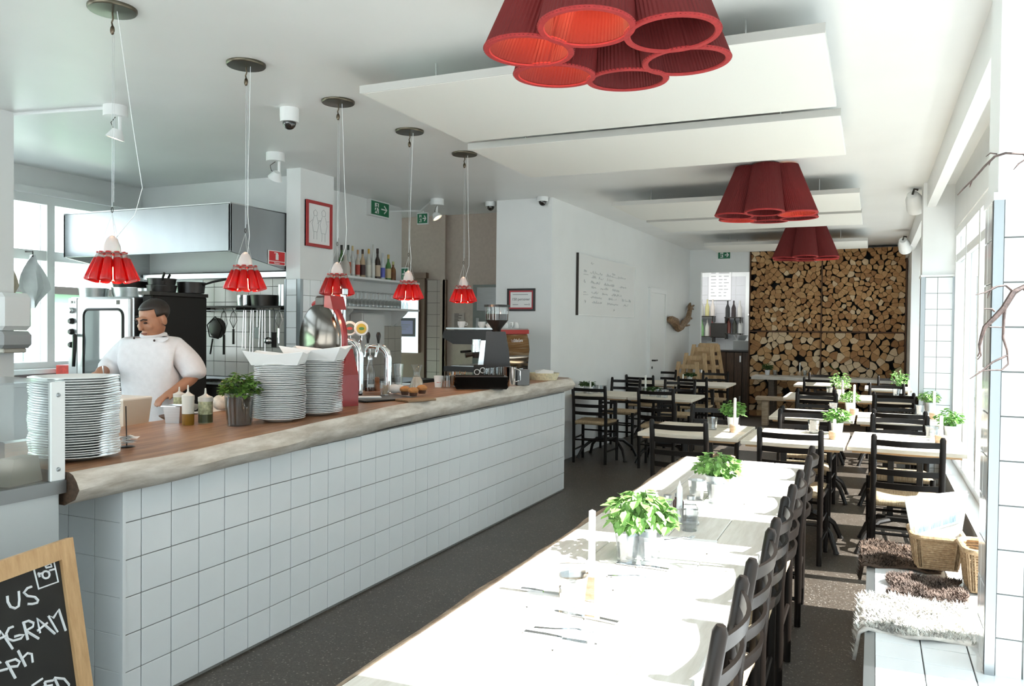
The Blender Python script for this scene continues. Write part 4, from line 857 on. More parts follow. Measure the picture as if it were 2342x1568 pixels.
# outside the kitchen window
g = thing('garden_shed', 'pale green wall with a grey plank door outside the kitchen window', 'building', (-12.5, 8.2, 0)); grn = mat('pale_green', (.40, .62, .42), .8)
MB().box(-.2, .2, -7, 8, -.2, 2.0).build('green_wall', grn, g); MB().box(-.3, .35, -7, 8, 1.98, 2.1).build('coping', dark_metal, g)
for k in range(5): MB().bbox(.2, .25, -1.2+.36*k, -.86+.36*k, .1, 1.35, .01).build('door_plank', mat('grey_planks', (.42, .45, .48), .7), g)
g = thing('white_house', 'white house wall behind the green wall outside the kitchen', 'building', (-19, 12, -.2)); MB().box(-.3, .3, -22, 14, 0, 3.3).build('wall', white_p, g); MB().box(-.8, .5, -22, 14, 3.3, 3.5).build('eave', mat('eave_grey', (.55, .57, .58), .7), g)
# ================================================================== COOK
CP = Vector((-4.06, 3.62, 0)); cs = depth((CP.x, CP.y, 1.3))/F_PX
ck = thing('person', 'cook in a white jacket looking down and working behind the bar', 'person', CP, math.atan2(RGT.y, RGT.x))
def K(px, py, y=0.): return Vector(((px-340)*cs, y, 1.5+(741-py)*cs))
def skinmesh(name, m, verts, edges, radii, parent, sub=2, root=0):
    me = bpy.data.meshes.new(name); me.from_pydata([tuple(v) for v in verts], edges, []); o = bpy.data.objects.new(name, me); COL.objects.link(o); o.parent = parent
    o.modifiers.new('Skin', 'SKIN'); sk = me.skin_vertices[0].data
    for i, r in enumerate(radii): sk[i].radius = r if isinstance(r, tuple) else (r, r)
    for i in range(len(radii)): sk[i].use_root = (i == root)
    o.modifiers['Skin'].use_smooth_shade = True
    ms = o.modifiers.new('Sub', 'SUBSURF'); ms.levels = sub; ms.render_levels = sub; me.materials.append(m); return o
skinm = mat('skin_tan', (.40, .19, .11), .45, noise=.08, scale=10)
V = []; E_ = []; Rr = []
def sv(p, r, par=None):
    V.append(Vector(p)); Rr.append(r)
    if par is not None: E_.append((par, len(V)-1))
    return len(V)-1
pel = sv((0, 0, .88), (.13, .10)); ch_ = sv((0, 0, 1.15), (.13, .10), pel); nb_ = sv(K(343, 785), (.075, .06), ch_); nk = sv(K(343, 768, -.01), (.05, .05), nb_)
for sx in (-1, 1):
    a = sv((sx*.10, 0, .82), .085, pel); b = sv((sx*.11, -.01, .46), .06, a); c = sv((sx*.11, .02, .08), .042, b); sv((sx*.12, -.12, .04), .035, c)
# arms with hands: photo-right arm rests on the board, photo-left arm holds a spoon
arms = {}
def hand(wr, base_dir, side, par, spread=.0):
    d = base_dir.normalized(); n_ = Vector((0, 0, 1)); sdv = d.cross(n_).normalized()
    pm = sv(wr+d*.045, (.032, .018), par)
    for k, (o_, l_) in enumerate(((-.026, .05), (-.009, .058), (.009, .055), (.026, .042))):
        a = sv(wr+d*.078+sdv*o_, .0095, pm); b = sv(wr+d*(.078+l_*.55)+sdv*o_*1.1+Vector((0, 0, -.012)), .0085, a); sv(wr+d*(.078+l_*.8)+sdv*o_*1.1+Vector((0, 0, -.035)), .0075, b)
    a = sv(wr+d*.03+sdv*side*.04, .011, pm); sv(wr+d*.065+sdv*side*.052+Vector((0, 0, -.012)), .009, a)
shR = sv(K(398, 792), .06, nb_); elR = sv(K(436, 858, .03), .045, shR); wrR = sv(K(402, 893, -.10), .03, elR); hand(V[wrR], K(388, 904, -.16)-K(402, 893, -.10), -1, wrR)
shL = sv(K(284, 795), .06, nb_); elL = sv(K(244, 848, .02), .045, shL); wrL = sv(K(252, 846, -.17), .032, elL); hand(V[wrL], K(268, 858, -.25)-K(252, 846, -.17), 1, wrL)
# head: one surface fused with the body, turned to the photo-left and tipped downwards
hc = K(343, 730, -.02); HR = Matrix.Rotation(math.radians(-24), 3, 'Z') @ Matrix.Rotation(math.radians(20), 3, 'X')
def HP(x, y, z): return hc+HR @ Vector((x, y, z))
bo = skinmesh('body_base', skinm, V, E_, Rr, None, 2, 0); dg = bpy.context.evaluated_depsgraph_get(); dg.update()
bm2 = bpy.data.meshes.new_from_object(bo.evaluated_get(dg)); bpy.data.objects.remove(bo)
hm = MB(); hm.add([v.co for v in bm2.vertices], [tuple(p.vertices) for p in bm2.polygons])
for (c, r) in (((0, .022, .035), (.077, .092, .078)), ((0, -.018, -.02), (.066, .070, .088)), ((0, -.030, -.075), (.050, .052, .038)), ((0, -.052, -.094), (.026, .026, .022)), ((0, -.082, .028), (.050, .014, .014)), ((0, -.094, -.006), (.011, .016, .030)), ((0, -.103, -.026), (.015, .014, .012)), ((-.08, .015, -.008), (.010, .022, .034)), ((.08, .015, -.008), (.010, .022, .034)), ((0, -.083, -.062), (.024, .012, .013)), ((-.038, -.066, -.022), (.022, .018, .02)), ((.038, -.066, -.022), (.022, .018, .02))):
    b = MB().ball((0, 0, 0), *r, 18, 12); hm.add([HP(v[0]+c[0], v[1]+c[1], v[2]+c[2]) for v in b.v], b.f)
hm.tube([K(343, 790, .01), K(344, 765, .0), HP(0, .02, -.04)], [.06, .052, .055], 14)
bo = hm.build('body', skinm, ck, True); rm = bo.modifiers.new('fuse', 'REMESH'); rm.mode = 'VOXEL'; rm.voxel_size = .0065; rm.use_smooth_shade = True
sm = bo.modifiers.new('smooth', 'SMOOTH'); sm.factor = .5; sm.iterations = 3
hair = MB().ball((0, .028, .042), .086, .098, .080, 22, 14)
def _hk(f):
    z_ = sum(hair.v[i][2] for i in f)/len(f); y_ = sum(hair.v[i][1] for i in f)/len(f); return z_ > .078 or (y_ > -.012 and z_ > .02) or (y_ > .03 and z_ > -.035)
hair.f = [f for f in hair.f if _hk(f)]; hair.v = [tuple(HP(*v)) for v in hair.v]
ho = hair.build('hair', mat('hair_dark', (.018, .012, .009), .5, noise=.4, scale=40), ck, True); ho.modifiers.new('s', 'SOLIDIFY').thickness = .008
dkf = mat('face_dark', (.03, .015, .01), .6)
for sx in (-1, 1):
    b = MB().ball((0, 0, 0), .015, .008, .006, 10, 6); b.v = [tuple(HP(v[0]+sx*.031, v[1]-.083, v[2]+.006)) for v in b.v]; b.build('eye', dkf, ck, True)
    MB().tube([HP(sx*.014, -.097, .026), HP(sx*.034, -.094, .032), HP(sx*.052, -.082, .025)], .0048, 6).build('eyebrow', dkf, ck, True)
MB().tube([HP(-.022, -.088, -.060), HP(0, -.096, -.058), HP(.022, -.088, -.060)], .0045, 6).build('mouth', mat('lips', (.20, .065, .05), .5), ck, True)
jk = mat('chef_white', (.74, .74, .76), .85, noise=.04, scale=30, bump=.15)
V = []; E_ = []; Rr = []
w0 = sv((0, 0, .80), (.185, .135)); w1 = sv((0, 0, .98), (.185, .135), w0); w2 = sv((0, .0, 1.16), (.20, .14), w1); w3 = sv(K(342, 800), (.19, .125), w2); w4 = sv(K(343, 780), (.13, .095), w3); w5 = sv(K(343, 770, -.005), (.072, .068), w4)
a = sv(K(396, 796), .095, w3); b = sv(K(420, 825, .01), .088, a); c = sv(K(434, 850, .015), .085, b); sv(K(436, 866, .0), .075, c)
a = sv(K(288, 800), .095, w3); b = sv(K(262, 822, .0), .085, a); c = sv(K(248, 842, -.02), .078, b); sv(K(250, 846, -.12), .062, c)
skinmesh('jacket', jk, V, E_, Rr, ck, 2, 0)
MB().tube([K(343, 768, 0)+Vector((.066*math.cos(a_*PI/10), -.004+.066*math.sin(a_*PI/10), .012-.02*(math.sin(a_*PI/10) < 0)*abs(math.sin(a_*PI/10)))) for a_ in range(20)], .014, 8, closed=True).build('collar', jk, ck, True)
for px, py in ((320, 772), (365, 777)): MB().ball(K(px, py, -.128), .007, .004, .007, 8, 6).build('button', dkf, ck, True)
V = []; E_ = []; Rr = []
p0 = sv((0, 0, .86), (.17, .13))
for sx in (-1, 1): a = sv((sx*.1, 0, .75), .1, p0); b = sv((sx*.11, -.01, .45), .085, a); sv((sx*.11, .015, .08), .075, b)
skinmesh('trousers', mat('trouser_black', (.02, .02, .022), .8), V, E_, Rr, ck, 2, 0)
for sx in (-1, 1): MB().ball((sx*.115, -.06, .05), .052, .14, .05, 14, 8).build('shoe', black, ck, True)
h_ = K(268, 858, -.25); t = thing('tasting_spoon', "steel spoon held in the cook's hand above the tub", 'spoon', CP, math.atan2(RGT.y, RGT.x))
MB().tube([h_+Vector((-.03, -.0, .02)), h_+Vector((.02, -.02, .0)), h_+Vector((.035, -.03, .03)), h_+Vector((.03, -.03, .07))], [.004, .004, .004, .005], 6).build('handle', steel, t, True); MB().ball(h_+Vector((-.035, 0, .015)), .02, .014, .008, 10, 6).build('bowl', steel, t, True)
# ================================================================== BAR BACK WALL
bw_ = bpy.data.objects['wall_bar']
MB().box(-5.25, -5.1985, 6.37, 8.301, .62, 1.51).build('grout', grout, bw_)
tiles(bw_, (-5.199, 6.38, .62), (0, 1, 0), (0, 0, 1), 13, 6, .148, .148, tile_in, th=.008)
def shelf(lab, zpx, z, y0, y1):
    t = thing('wall_shelf', lab, 'shelf', (-5.2, y0, z)); MB().bbox(0, .27, 0, y1-y0, -.025, 0, .003).build('board', white_p, t)
    for y in (.15, y1-y0-.2): MB().prism([(0, -.025), (.22, -.025), (.2, -.05), (.03, -.2), (0, -.2)], 'y', y, y+.025).build('bracket', white_p, t)
    return t
SX = -4.98
z1s = atX(850, 636, SX).z; z2s = atX(850, 703, SX).z
shelf('upper white wall shelf holding liquor bottles behind the bar', 0, z1s, 6.85, 8.28); shelf('lower white wall shelf holding upturned wine glasses behind the bar', 0, z2s, 6.85, 8.28)
BT = [  # px, top y, width px, colour, liquid tint, label colour, cap colour, label
 (781, 560, 14, (.05, .16, .03), (.30, .33, .25), (.02, .02, .015), 'tall green bottle with black cap leftmost on the upper shelf'),
 (796, 560, 13, (.55, .58, .56), (.5, .12, .05), (.03, .05, .03), 'clear bottle with dark green cap and red foot'),
 (806, 562, 11, (.6, .62, .6), (.72, .72, .7), (.6, .45, .2), 'slim clear bottle with gold cork cap'),
 (818, 571, 11, (.55, .5, .42), (.4, .05, .03), (.55, .3, .15), 'clear bottle with a red label and copper cap'),
 (829, 570, 13, (.5, .36, .22), (.06, .03, .03), (.06, .03, .02), 'bottle with tan neck wrap and dark label'),
 (843, 569, 12, (.62, .62, .56), (.70, .68, .6), (.62, .36, .05), 'clear bottle with cream label and orange cap'),
 (853, 559, 9, (.66, .68, .66), (.72, .72, .68), (.6, .6, .56), 'tallest slim clear bottle with white cap'),
 (863, 568, 14, (.03, .014, .008), (.52, .42, .3), (.02, .008, .006), 'dark brown bottle with cream label'),
 (875, 579, 11, (.66, .7, .74), (.12, .14, .5), (.5, .52, .55), 'clear bottle with a blue label'),
 (888, 582, 13, (.05, .2, .04), (.55, .45, .25), (.5, .36, .08), 'green bottle with gold cap and cream label'),
 (899, 598, 13, (.20, .08, .02), (.16, .06, .015), (.5, .5, .2), 'short round amber bottle rightmost on the upper shelf')]
for px, ty, wpx, gc, lc, cc, lab in BT:
    p = atX(px, 632+(px-781)*.06, -5.07); p.z = z1s; s = depth(p)/F_PX; H_ = atX(px, ty, -5.07).z-z1s; r = wpx*s/2
    t = thing('liquor_bottle', lab, 'bottle', p, 0, 'bottles on the upper bar shelf')
    gm = mat('bottle_%s' % px, gc, .08, spec=.8, coat=.4)
    MB().lathe([(0, 0), (r, 0), (r, H_*.52), (r*.9, H_*.6), (r*.38, H_*.74), (r*.36, H_*.9), (0, H_*.9)], 16).build('glass_body', gm, t, True)
    MB().lathe([(r*1.02, H_*.1), (r*1.02, H_*.46)], 16).build('paper_label', mat('lab_%s' % px, lc, .6), t, True)
    MB().lathe([(r*.42, H_*.84), (r*.42, H_), (0, H_)], 12).build('cap', mat('cap_%s' % px, cc, .4), t, True)
p = atX(789, 632, -4.99); p.z = z1s
lathe_thing('stone_jug', 'small pale stoneware flask before the green bottle', 'flask', p, [(0, 0), (.05, 0), (.055, .08), (.045, .13), (.018, .16), (.018, .21), (0, .21)], mat('stoneware', (.55, .52, .47), .5))
wg = MB().lathe([(.031, 0), (.033, .02), (.03, .06), (.018, .085), (.004, .095), (.004, .16), (.03, .168), (.031, .17), (0, .171)], 12).mesh('wine_glass', glass, True)
k = 0
for row, x in enumerate((-5.13, -5.03)):
    for i in range(18):
        o = put(wg, 'wine_glass', None, (x, 6.93+i*.073+row*.02, z2s), (0, 0, 0)); tag(o, 'upturned wine glass on the lower shelf, '+('back' if row == 0 else 'front')+' row, '+nth(i, 18).replace('from the bottom', 'from the pillar').replace('from the top', 'from the corridor').replace('lowest', 'nearest the pillar').replace('topmost', 'nearest the corridor'), 'glass', 'wine glasses on the lower bar shelf'); k += 1
o = thing('wall_cabinet', 'small white cabinet on the wall below the glass shelf', 'cabinet', (-5.19, 7.25, z2s-.5)); MB().bbox(0, .16, 0, .42, 0, .44, .005).build('body', white_p, o); MB().bbox(.16, .175, .01, .41, .01, .43, .004).build('door', white_p, o)
# back bar worktop
o = thing('back_counter', 'dark topped back counter against the bar wall', 'counter', (-5.19, 6.4, 0)); MB().box(0, .5, 0, 1.85, 0, .86).build('cabinet', steel, o); MB().bbox(0, .54, -.02, 1.87, .86, .9, .004).build('worktop', black, o)
q = atX(914, 878, -4.35); o = thing('side_table', 'small white side table behind the beer glass', 'table', (q.x, q.y, q.z-.88)); MB().bbox(-.25, .25, -.2, .2, .84, .88, .004).build('tabletop', white_p, o)
for x in (-.22, .22):
    for y in (-.17, .17): MB().box(x-.02, x+.02, y-.02, y+.02, 0, .84).build('leg', white_p, o)
# red framed drawing on the kitchen pillar
q0 = atX(698, 455, -4.745); q1 = atX(756, 570, -4.745); pw, ph = q1.y-q0.y, q0.z-q1.z
t = thing('framed_drawing', 'pencil drawing of two figures in a thin red frame on the pillar', 'picture', (-4.748, q0.y, q1.z))
MB().box(.0, .012, 0, pw, 0, ph).build('mount', paper, t); f = .028
rf = mat('frame_red', (.42, .03, .03), .4)
for b in ((0, pw, 0, f), (0, pw, ph-f, ph), (0, f, f, ph-f), (pw-f, pw, f, ph-f)): MB().box(0, .025, b[0], b[1], b[2], b[3]).build('frame_rail', rf, t)
pen = mat('pencil_grey', (.35, .35, .36), .8); mb = MB()
for cx, sc in ((.36, 1), (.68, 1.1)):
    C0 = lambda u, v: (.0135, pw*cx+u*sc*.07, ph*.5+v*sc*.07)
    for pts in ([(0, 1.9), (.4, 1.6), (.3, 1.1), (-.3, 1.1), (-.4, 1.6), (0, 1.9)], [(-.3, 1.0), (-.7, 0), (-.4, -1), (.4, -1), (.7, 0), (.3, 1.0)], [(-.3, -1), (-.35, -2)], [(.3, -1), (.3, -2)], [(-.6, .5), (-1.2, .1)], [(.6, .5), (1.1, .6)]): mb.tube([C0(*q) for q in pts], .0016, 4)
mb.build('figures', pen, t)
# exit signs
sgreen = mat('exit_green', (.015, .16, .07), .4); 
def exit_sign(lab, org, ud, w, h, d=.03, lit=0., face=None):
    t = thing('exit_sign', lab, 'sign', org); ud = Vector(ud); nd = ud.cross(Vector((0, 0, 1)))
    def B(mb, u0, u1, z0, z1, n0, n1): return mb.add([tuple(ud*a+nd*c+Vector((0, 0, b))) for c in (n0, n1) for b in (z0, z1) for a in (u0, u1)], [(0, 1, 3, 2), (4, 6, 7, 5), (0, 4, 5, 1), (2, 3, 7, 6), (0, 2, 6, 4), (1, 5, 7, 3)])
    B(MB(), 0, w, 0, h, 0, d).build('housing', white_p, t); B(MB(), w*.04, w*.96, h*.08, h*.92, d, d+.002).build('green_panel', sgreen, t)
    B(MB(), w*.22, w*.42, h*.18, h*.82, d+.002, d+.003).build('door_symbol', swhite, t)
    mb = MB(); B(mb, w*.30, w*.36, h*.68, h*.78, d+.003, d+.004); 
    for (a, b) in (((.34, .66), (.28, .42)), ((.28, .42), (.36, .2)), ((.3, .44), (.2, .24)), ((.34, .6), (.42, .5)), ((.34, .6), (.22, .52))):
        A_, B_ = ud*(a[0]*w)+Vector((0, 0, a[1]*h))+nd*(d+.003), ud*(b[0]*w)+Vector((0, 0, b[1]*h))+nd*(d+.003); mb.tube([A_, B_], .006, 5)
    mb.build('running_figure', sgreen, t)
    mb = MB(); A = lambda u, v: tuple(ud*(u*w)+Vector((0, 0, v*h))+nd*(d+.003))
    mb.tube([A(.55, .5), A(.82, .5)], .008, 5).tube([A(.70, .74), A(.84, .5), A(.70, .26)], .008, 5); mb.build('arrow', swhite, t)
    return t
q0 = atX(842, 487, -5.18); q1 = atX(886, 457, -5.18)
exit_sign('green exit sign with an arrow above the bottle shelf', (-5.2, q0.y, q0.z-.02), (0, 1, 0), q1.y-q0.y, .18, .05)
q = atY(968, 502, 8.6); exit_sign('small dark green exit sign hanging from the corridor ceiling', (q.x-.07, 8.6, q.z-.06), (1, 0, 0), .15, .14)
MB().box(q.x-.01, q.x+.01, 8.6, 8.62, q.z+.07, CEIL).build('sign_rod', white_p, None)['kind'] = 'structure'
q = atY(921, 626, 9.0); exit_sign('dark green exit sign above the brown corridor door', (q.x-.09, 9.0, q.z-.09), (1, 0, 0), .19, .17)
# corridor door with lit glass, tile strip, notice
dz = lambda px, py: atY(px, py, 9.03)
a = dz(905, 634); b = dz(974, 634)
dn_ = mat('door_brown', (.20, .13, .09), .5)
D2 = struct('door_2', MB().box(a.x-.45, b.x, 9.0, 9.05, 0, a.z-.02).box(a.x-.45, b.x+.03, 8.98, 9.05, a.z-.02, a.z+.05), dn_)
g0 = dz(905, 805); g1 = dz(962, 686)
MB().box(g0.x-.1, g1.x, 8.985, 9.0, g0.z, g1.z).build('lit_pane', mat('frosted_pane', (.75, .82, .84), .4, noise=.1, scale=14, stretch=(1, 1, .4), emit=((.72, .9, 1.0), .75)), D2)
MB().box(g1.x, g1.x+.012, 8.97, 9.0, g0.z, g1.z).build('glazing_bead', dn_, D2)
n0 = dz(909, 769); n1 = dz(955, 727)
t = thing('door_notice', 'lavender notice in a grey frame on the glowing corridor door', 'notice', (n0.x, 8.975, n0.z)); W_, Hh = n1.x-n0.x, n1.z-n0.z
MB().box(0, W_, 0, .01, 0, Hh).build('frame', mat('frame_grey', (.13, .13, .14), .5), t); MB().box(W_*.1, W_*.88, -.002, 0, Hh*.14, Hh*.86).build('sheet', mat('lavender_sheet', (.42, .42, .62), .7), t)
mb = MB()
for k, z in enumerate((.62, .5, .38)): mb.box(W_*(.22+.05*k), W_*(.76-.1*k), -.003, -.002, Hh*z, Hh*(z+.03))
mb.build('written_lines', pen, t)
ts = struct('trim_6', MB().box(b.x+.015, b.x+.265, 9.03, 9.05, 0, dz(990, 640).z), grout_d)
tiles(ts, (b.x+.025, 9.03, dz(990, 640).z-.148*12), (1, 0, 0), (0, 0, 1), 2, 12, .148, .148, mat('tile_taupe', (.40, .34, .30), .3), ulast=.085, th=.006)
struct('trim_7', MB().box(b.x+.265, b.x+.31, 9.0, 9.05, 0, dz(990, 640).z), dn_)
n0 = atY(1033, 766, 9.04); n1 = atY(1062, 716, 9.04)
t = thing('menu_notice', 'faint printed list taped to the taupe corridor wall', 'notice', (n0.x, 9.04, n0.z)); W_, Hh = n1.x-n0.x, n1.z-n0.z
MB().box(0, W_, 0, .003, 0, Hh).build('sheet', mat('taupe_sheet', (.42, .36, .32), .8), t); mb = MB(); random.seed(8)
for k in range(15): mb.box(W_*.2, W_*random.uniform(.5, .85), -.001, 0, Hh*(.95-k*.06), Hh*(.975-k*.06))
mb.build('printed_lines', dark_metal, t)
# steel wall unit behind the grinder
q0 = atY(1080, 860, 8.75); q1 = atY(1150, 650, 8.75)
t = thing('glass_washer', 'steel and glass bar unit standing behind the coffee grinder', 'cabinet', (q0.x, 8.75, 0)); W_ = q1.x-q0.x
gst = mat('grey_green_steel', (.22, .24, .22), .4, .5)
MB().box(0, W_, 0, .28, 0, q1.z).build('body', gst, t); MB().bbox(.06, W_-.03, -.02, 0, q1.z-.32, q1.z-.03, .005).build('upper_door', steel, t); MB().bbox(.05, .09, -.02, 0, 1.2, q1.z-.4, .005).build('door_strip', steel, t)
# framed certificate
n0 = atY(1160, 711, 8.19); n1 = atY(1224, 659, 8.19)
t = thing('framed_certificate', 'black framed notice with a red mount on the white wall end', 'picture', (n0.x, 8.18, n0.z)); W_, Hh = n1.x-n0.x, n1.z-n0.z
for bx_ in ((0, W_, 0, .022), (0, W_, Hh-.022, Hh), (0, .022, .022, Hh-.022), (W_-.022, W_, .022, Hh-.022)): MB().box(bx_[0], bx_[1], 0, .02, bx_[2], bx_[3]).build('frame_rail', black, t)
MB().box(.02, W_-.02, .008, .018, .02, Hh-.02).build('mount', mat('mount_red', (.50, .06, .07), .6), t); MB().box(.04, W_-.04, .006, .008, .04, Hh-.04).build('sheet', paper, t)
put(text_mesh('print', '150 personer', Hh*.16, dark_metal), 'print', t, (W_*.5, .0055, Hh*.52), (PI/2, 0, 0))
mb = MB().box(W_*.2, W_*.75, .005, .006, Hh*.72, Hh*.75).box(W_*.2, W_*.4, .005, .006, Hh*.27, Hh*.3).box(W_*.62, W_*.76, .005, .006, Hh*.27, Hh*.3).box(W_*.78, W_*.81, .005, .006, Hh*.25, Hh*.33); mb.build('small_print', pen, t)
# ================================================================== WHITEBOARD WALL
def wall_thing(name, lab, cat, p):
    o = thing(name, lab, cat, p); o.rotation_euler = (0, 0, math.atan2(WL.y, WL.x)); return o     # local x along the wall, -y into the room
A = onWall(1318, 718); B = onWall(1449, 611)
t = wall_thing('whiteboard', 'large whiteboard covered in handwriting on the long white wall', 'whiteboard', Vector((A.x, A.y, A.z))+WN*.0); L = (Vector((B.x, B.y, 0))-Vector((A.x, A.y, 0))).length; Hh = B.z-A.z
MB().box(0, L, -.02, 0, 0, Hh).build('panel', mat('board_white', (.82, .83, .82), .2), t)
for bx_ in ((0, L, -.012, .0), (0, L, Hh, Hh+.012), (-.015, 0, -.012, Hh+.012), (L, L+.012, -.012, Hh+.012)): MB().box(bx_[0], bx_[1], -.025, 0, bx_[2], bx_[3]).build('frame_rail', white_p if bx_[1] > .01 else dark_metal, t)
MB().box(-.022, -.015, -.022, 0, -.012, Hh+.012).build('edge_profile', dark_metal, t)
ink = mat('marker_grey', (.54, .55, .55), .7); random.seed(12)
def scribble(mb, x, z, n, h):
    pts = []
    for k in range(n*2): pts.append((x+k*h*.38, -.0215, z+random.uniform(-.1, .6)*h*(1 if k % 2 else -.35)))
    mb.tube(pts, .0035, 3)
rows = [(.17, .88, [(.02, 3)]), (.55, .76, [(.0, 4)]), (.08, .72, [(0, 3), (.10, 12), (.36, 8), (.58, 9)]), (.2, .64, [(0, 5), (.12, 5), (.26, 6)]), (.08, .55, [(0, 2), (.11, 9), (.33, 11), (.6, 9)]), (.2, .47, [(0, 5), (.15, 8), (.36, 8)]), (.08, .38, [(0, 3), (.12, 7), (.3, 6), (.46, 12)]), (.19, .3, [(0, 11), (.3, 9), (.55, 11)]), (.09, .21, [(0, 2), (.12, 10), (.38, 12), (.68, 6)]), (.58, .1, [(0, 2)])]
for x, z, words in rows:
    mb = MB()
    for dx, n in words: scribble(mb, (x+dx)*L, z*Hh, n, .05)
    mb.build('handwriting', ink, t)
MB().tube([(.55*L, -.0215, .72*Hh), (.68*L, -.0215, .71*Hh)], .004, 4).tube([(.08*L, -.0215, .34*Hh), (.15*L, -.0215, .34*Hh)], .004, 4).tube([(.08*L, -.0215, .68*Hh), (.15*L, -.0215, .68*Hh)], .004, 4).build('underline', ink, t)
# white door
A = onWall(1484, 760); B = onWall(1516, 760); top_ = onWall(1484, 668).z
d3 = thing('door_3', '', ''); del d3['label'], d3['category']; d3['kind'] = 'structure'; d3.location = (A.x, A.y, 0); d3.rotation_euler = (0, 0, math.atan2(WL.y, WL.x)); L = (B-A).length
MB().bbox(0, L, -.03, 0, 0, top_, .004).build('door_leaf', white_p, d3); MB().box(-.07, 0, -.04, 0, 0, top_+.07).box(L, L+.07, -.04, 0, 0, top_+.07).box(0, L, -.04, 0, top_, top_+.07).build('door_frame', white_p, d3)
MB().tube([(.08, -.03, 1.03), (.08, -.08, 1.03), (.2, -.08, 1.03)], .012, 8).build('door_handle', dark_metal, d3); MB().lathe([(0, .0), (.02, .0), (.02, .01), (0, .01)], 12).build('keyhole', dark_metal, d3, loc=(.08, -.03, .92)).rotation_euler = (PI/2, 0, 0)
# driftwood branch on the wall
P_ = lambda px, py, off=.08: onWall(px, py)+WN*off
bark = wood('driftwood', (.13, .07, .035), (.38, .25, .14), .7, 9, (4, 4, 4), .6)
A = P_(1545, 750, 0)
t = thing('driftwood_branch', 'twisted driftwood branch hung on the wall beside the white door', 'branch', A)
def W2(px, py, off=.08): return P_(1520+(px-1520)*.82, py, off)-A
MB().tube([W2(1520, 730), W2(1528, 732), W2(1536, 736), W2(1539, 745), W2(1545, 751), W2(1554, 748), W2(1561, 738), W2(1572, 730), W2(1575, 719), W2(1578, 708)], [.05, .07, .075, .06, .06, .05, .055, .05, .045, .04], 8).build('trunk', bark, t, True)
for pts in ([(1576, 712), (1580, 702), (1579, 692)], [(1578, 708), (1585, 700), (1590, 698)], [(1578, 710), (1584, 705), (1588, 707)], [(1560, 742), (1568, 744), (1577, 743)], [(1536, 733), (1541, 729)], [(1577, 707), (1575, 699), (1577, 694)], [(1574, 726), (1582, 728)]): MB().tube([W2(*q) for q in pts], [.03, .02, .012][:len(pts)], 6).build('twig', bark, t, True)
# ---- stacked wooden high chairs
hw = wood('highchair_pine', (.52, .35, .18), (.70, .50, .29), .5, 6, (8, 8, 1.5), .05)
def high_chair(lab, loc, rz):
    t = thing('high_chair', lab, 'high chair', loc, rz, 'stacked wooden high chairs')
    for s_ in (-1, 1):
        for yy in (-1, 1):
            MB().add([(s_*.29-.025, yy*.24-.015, 0), (s_*.29+.025, yy*.24-.015, 0), (s_*.29+.025, yy*.24+.015, 0), (s_*.29-.025, yy*.24+.015, 0), (s_*.15-.03, yy*.15-.015, .98), (s_*.15+.03, yy*.15-.015, .98), (s_*.15+.03, yy*.15+.015, .98), (s_*.15-.03, yy*.15+.015, .98)], [(0, 3, 2, 1), (4, 5, 6, 7), (0, 1, 5, 4), (1, 2, 6, 5), (2, 3, 7, 6), (3, 0, 4, 7)]).build('leg', hw, t)
    for z, w_ in ((.90, .17), (.76, .19), (.60, .21), (.44, .235)):
        for yy in (-1, 1): MB().box(-w_, w_, yy*(w_-.02)*.85-.012, yy*(w_-.02)*.85+.012, z-.035, z+.035).build('rail', hw, t)
    MB().box(-.17, .17, -.15, .15, .60, .62).build('seat', hw, t); MB().box(-.16, .16, .13, .155, .85, 1.0).build('backrest', hw, t)
q = Vector((-2.62, 13.75, 0))
for k_, lb in enumerate(('lowest and nearest wooden high chair of the nested stack by the white wall', 'middle wooden high chair of the nested stack by the white wall', 'uppermost wooden high chair of the nested stack, beside the rear bar')): high_chair(lb, (-2.74+.09*k_, 13.3+.16*k_, .14*k_), -.15)
# exit sign at the back
a = atY(1641, 589, 14.46); b = atY(1671, 577, 14.46); exit_sign('green exit sign on the back wall beside the log wall', (a.x, 14.5, a.z-.03), (1, 0, 0), b.x-a.x, .15, .03)
# ================================================================== REAR BAR SEEN THROUGH THE OPENING
Yr = 14.75
a = atY(1622, 803, Yr); b = atY(1712, 803, Yr)
t = thing('rear_cabinet', 'dark stained wooden bar front with planks in the rear opening', 'cabinet', (-2.83, Yr, 0)); W_ = .84; Hh = a.z
dw = wood('dark_planks', (.045, .022, .012), (.14, .075, .04), .45, 5, (10, 10, 1), .2)
MB().box(0, W_, .02, .5, 0, Hh).build('carcass', black_m, t)
for k in range(6): MB().bbox(k*W_/6+.004, (k+1)*W_/6-.004, 0, .02, .02, Hh-.01, .003).build('plank', dw, t)
for z in (.22, Hh-.18): MB().box(W_*.78, W_*.81, -.01, 0, z, z+.11).build('hinge', steel, t)
MB().bbox(-.02, W_+.02, -.03, .55, Hh, Hh+.03, .004).build('worktop', mat('worktop_dark', (.06, .055, .05), .4), t)
RH = Hh+.2; MB().bbox(.52, W_, .1, .5, Hh+.03, RH, .004).build('raised_top', mat('worktop_grey', (.45, .46, .46), .4), t)
rw_ = bpy.data.objects['wall_rear']
a = atY(1640, 800, 16.98); tiles(rw_, (-3.55, 17.0, .9), (1, 0, 0), (0, 0, 1), 6, 9, .19, .19, mat('tile_rear', (.60, .60, .62), .3), th=.006)
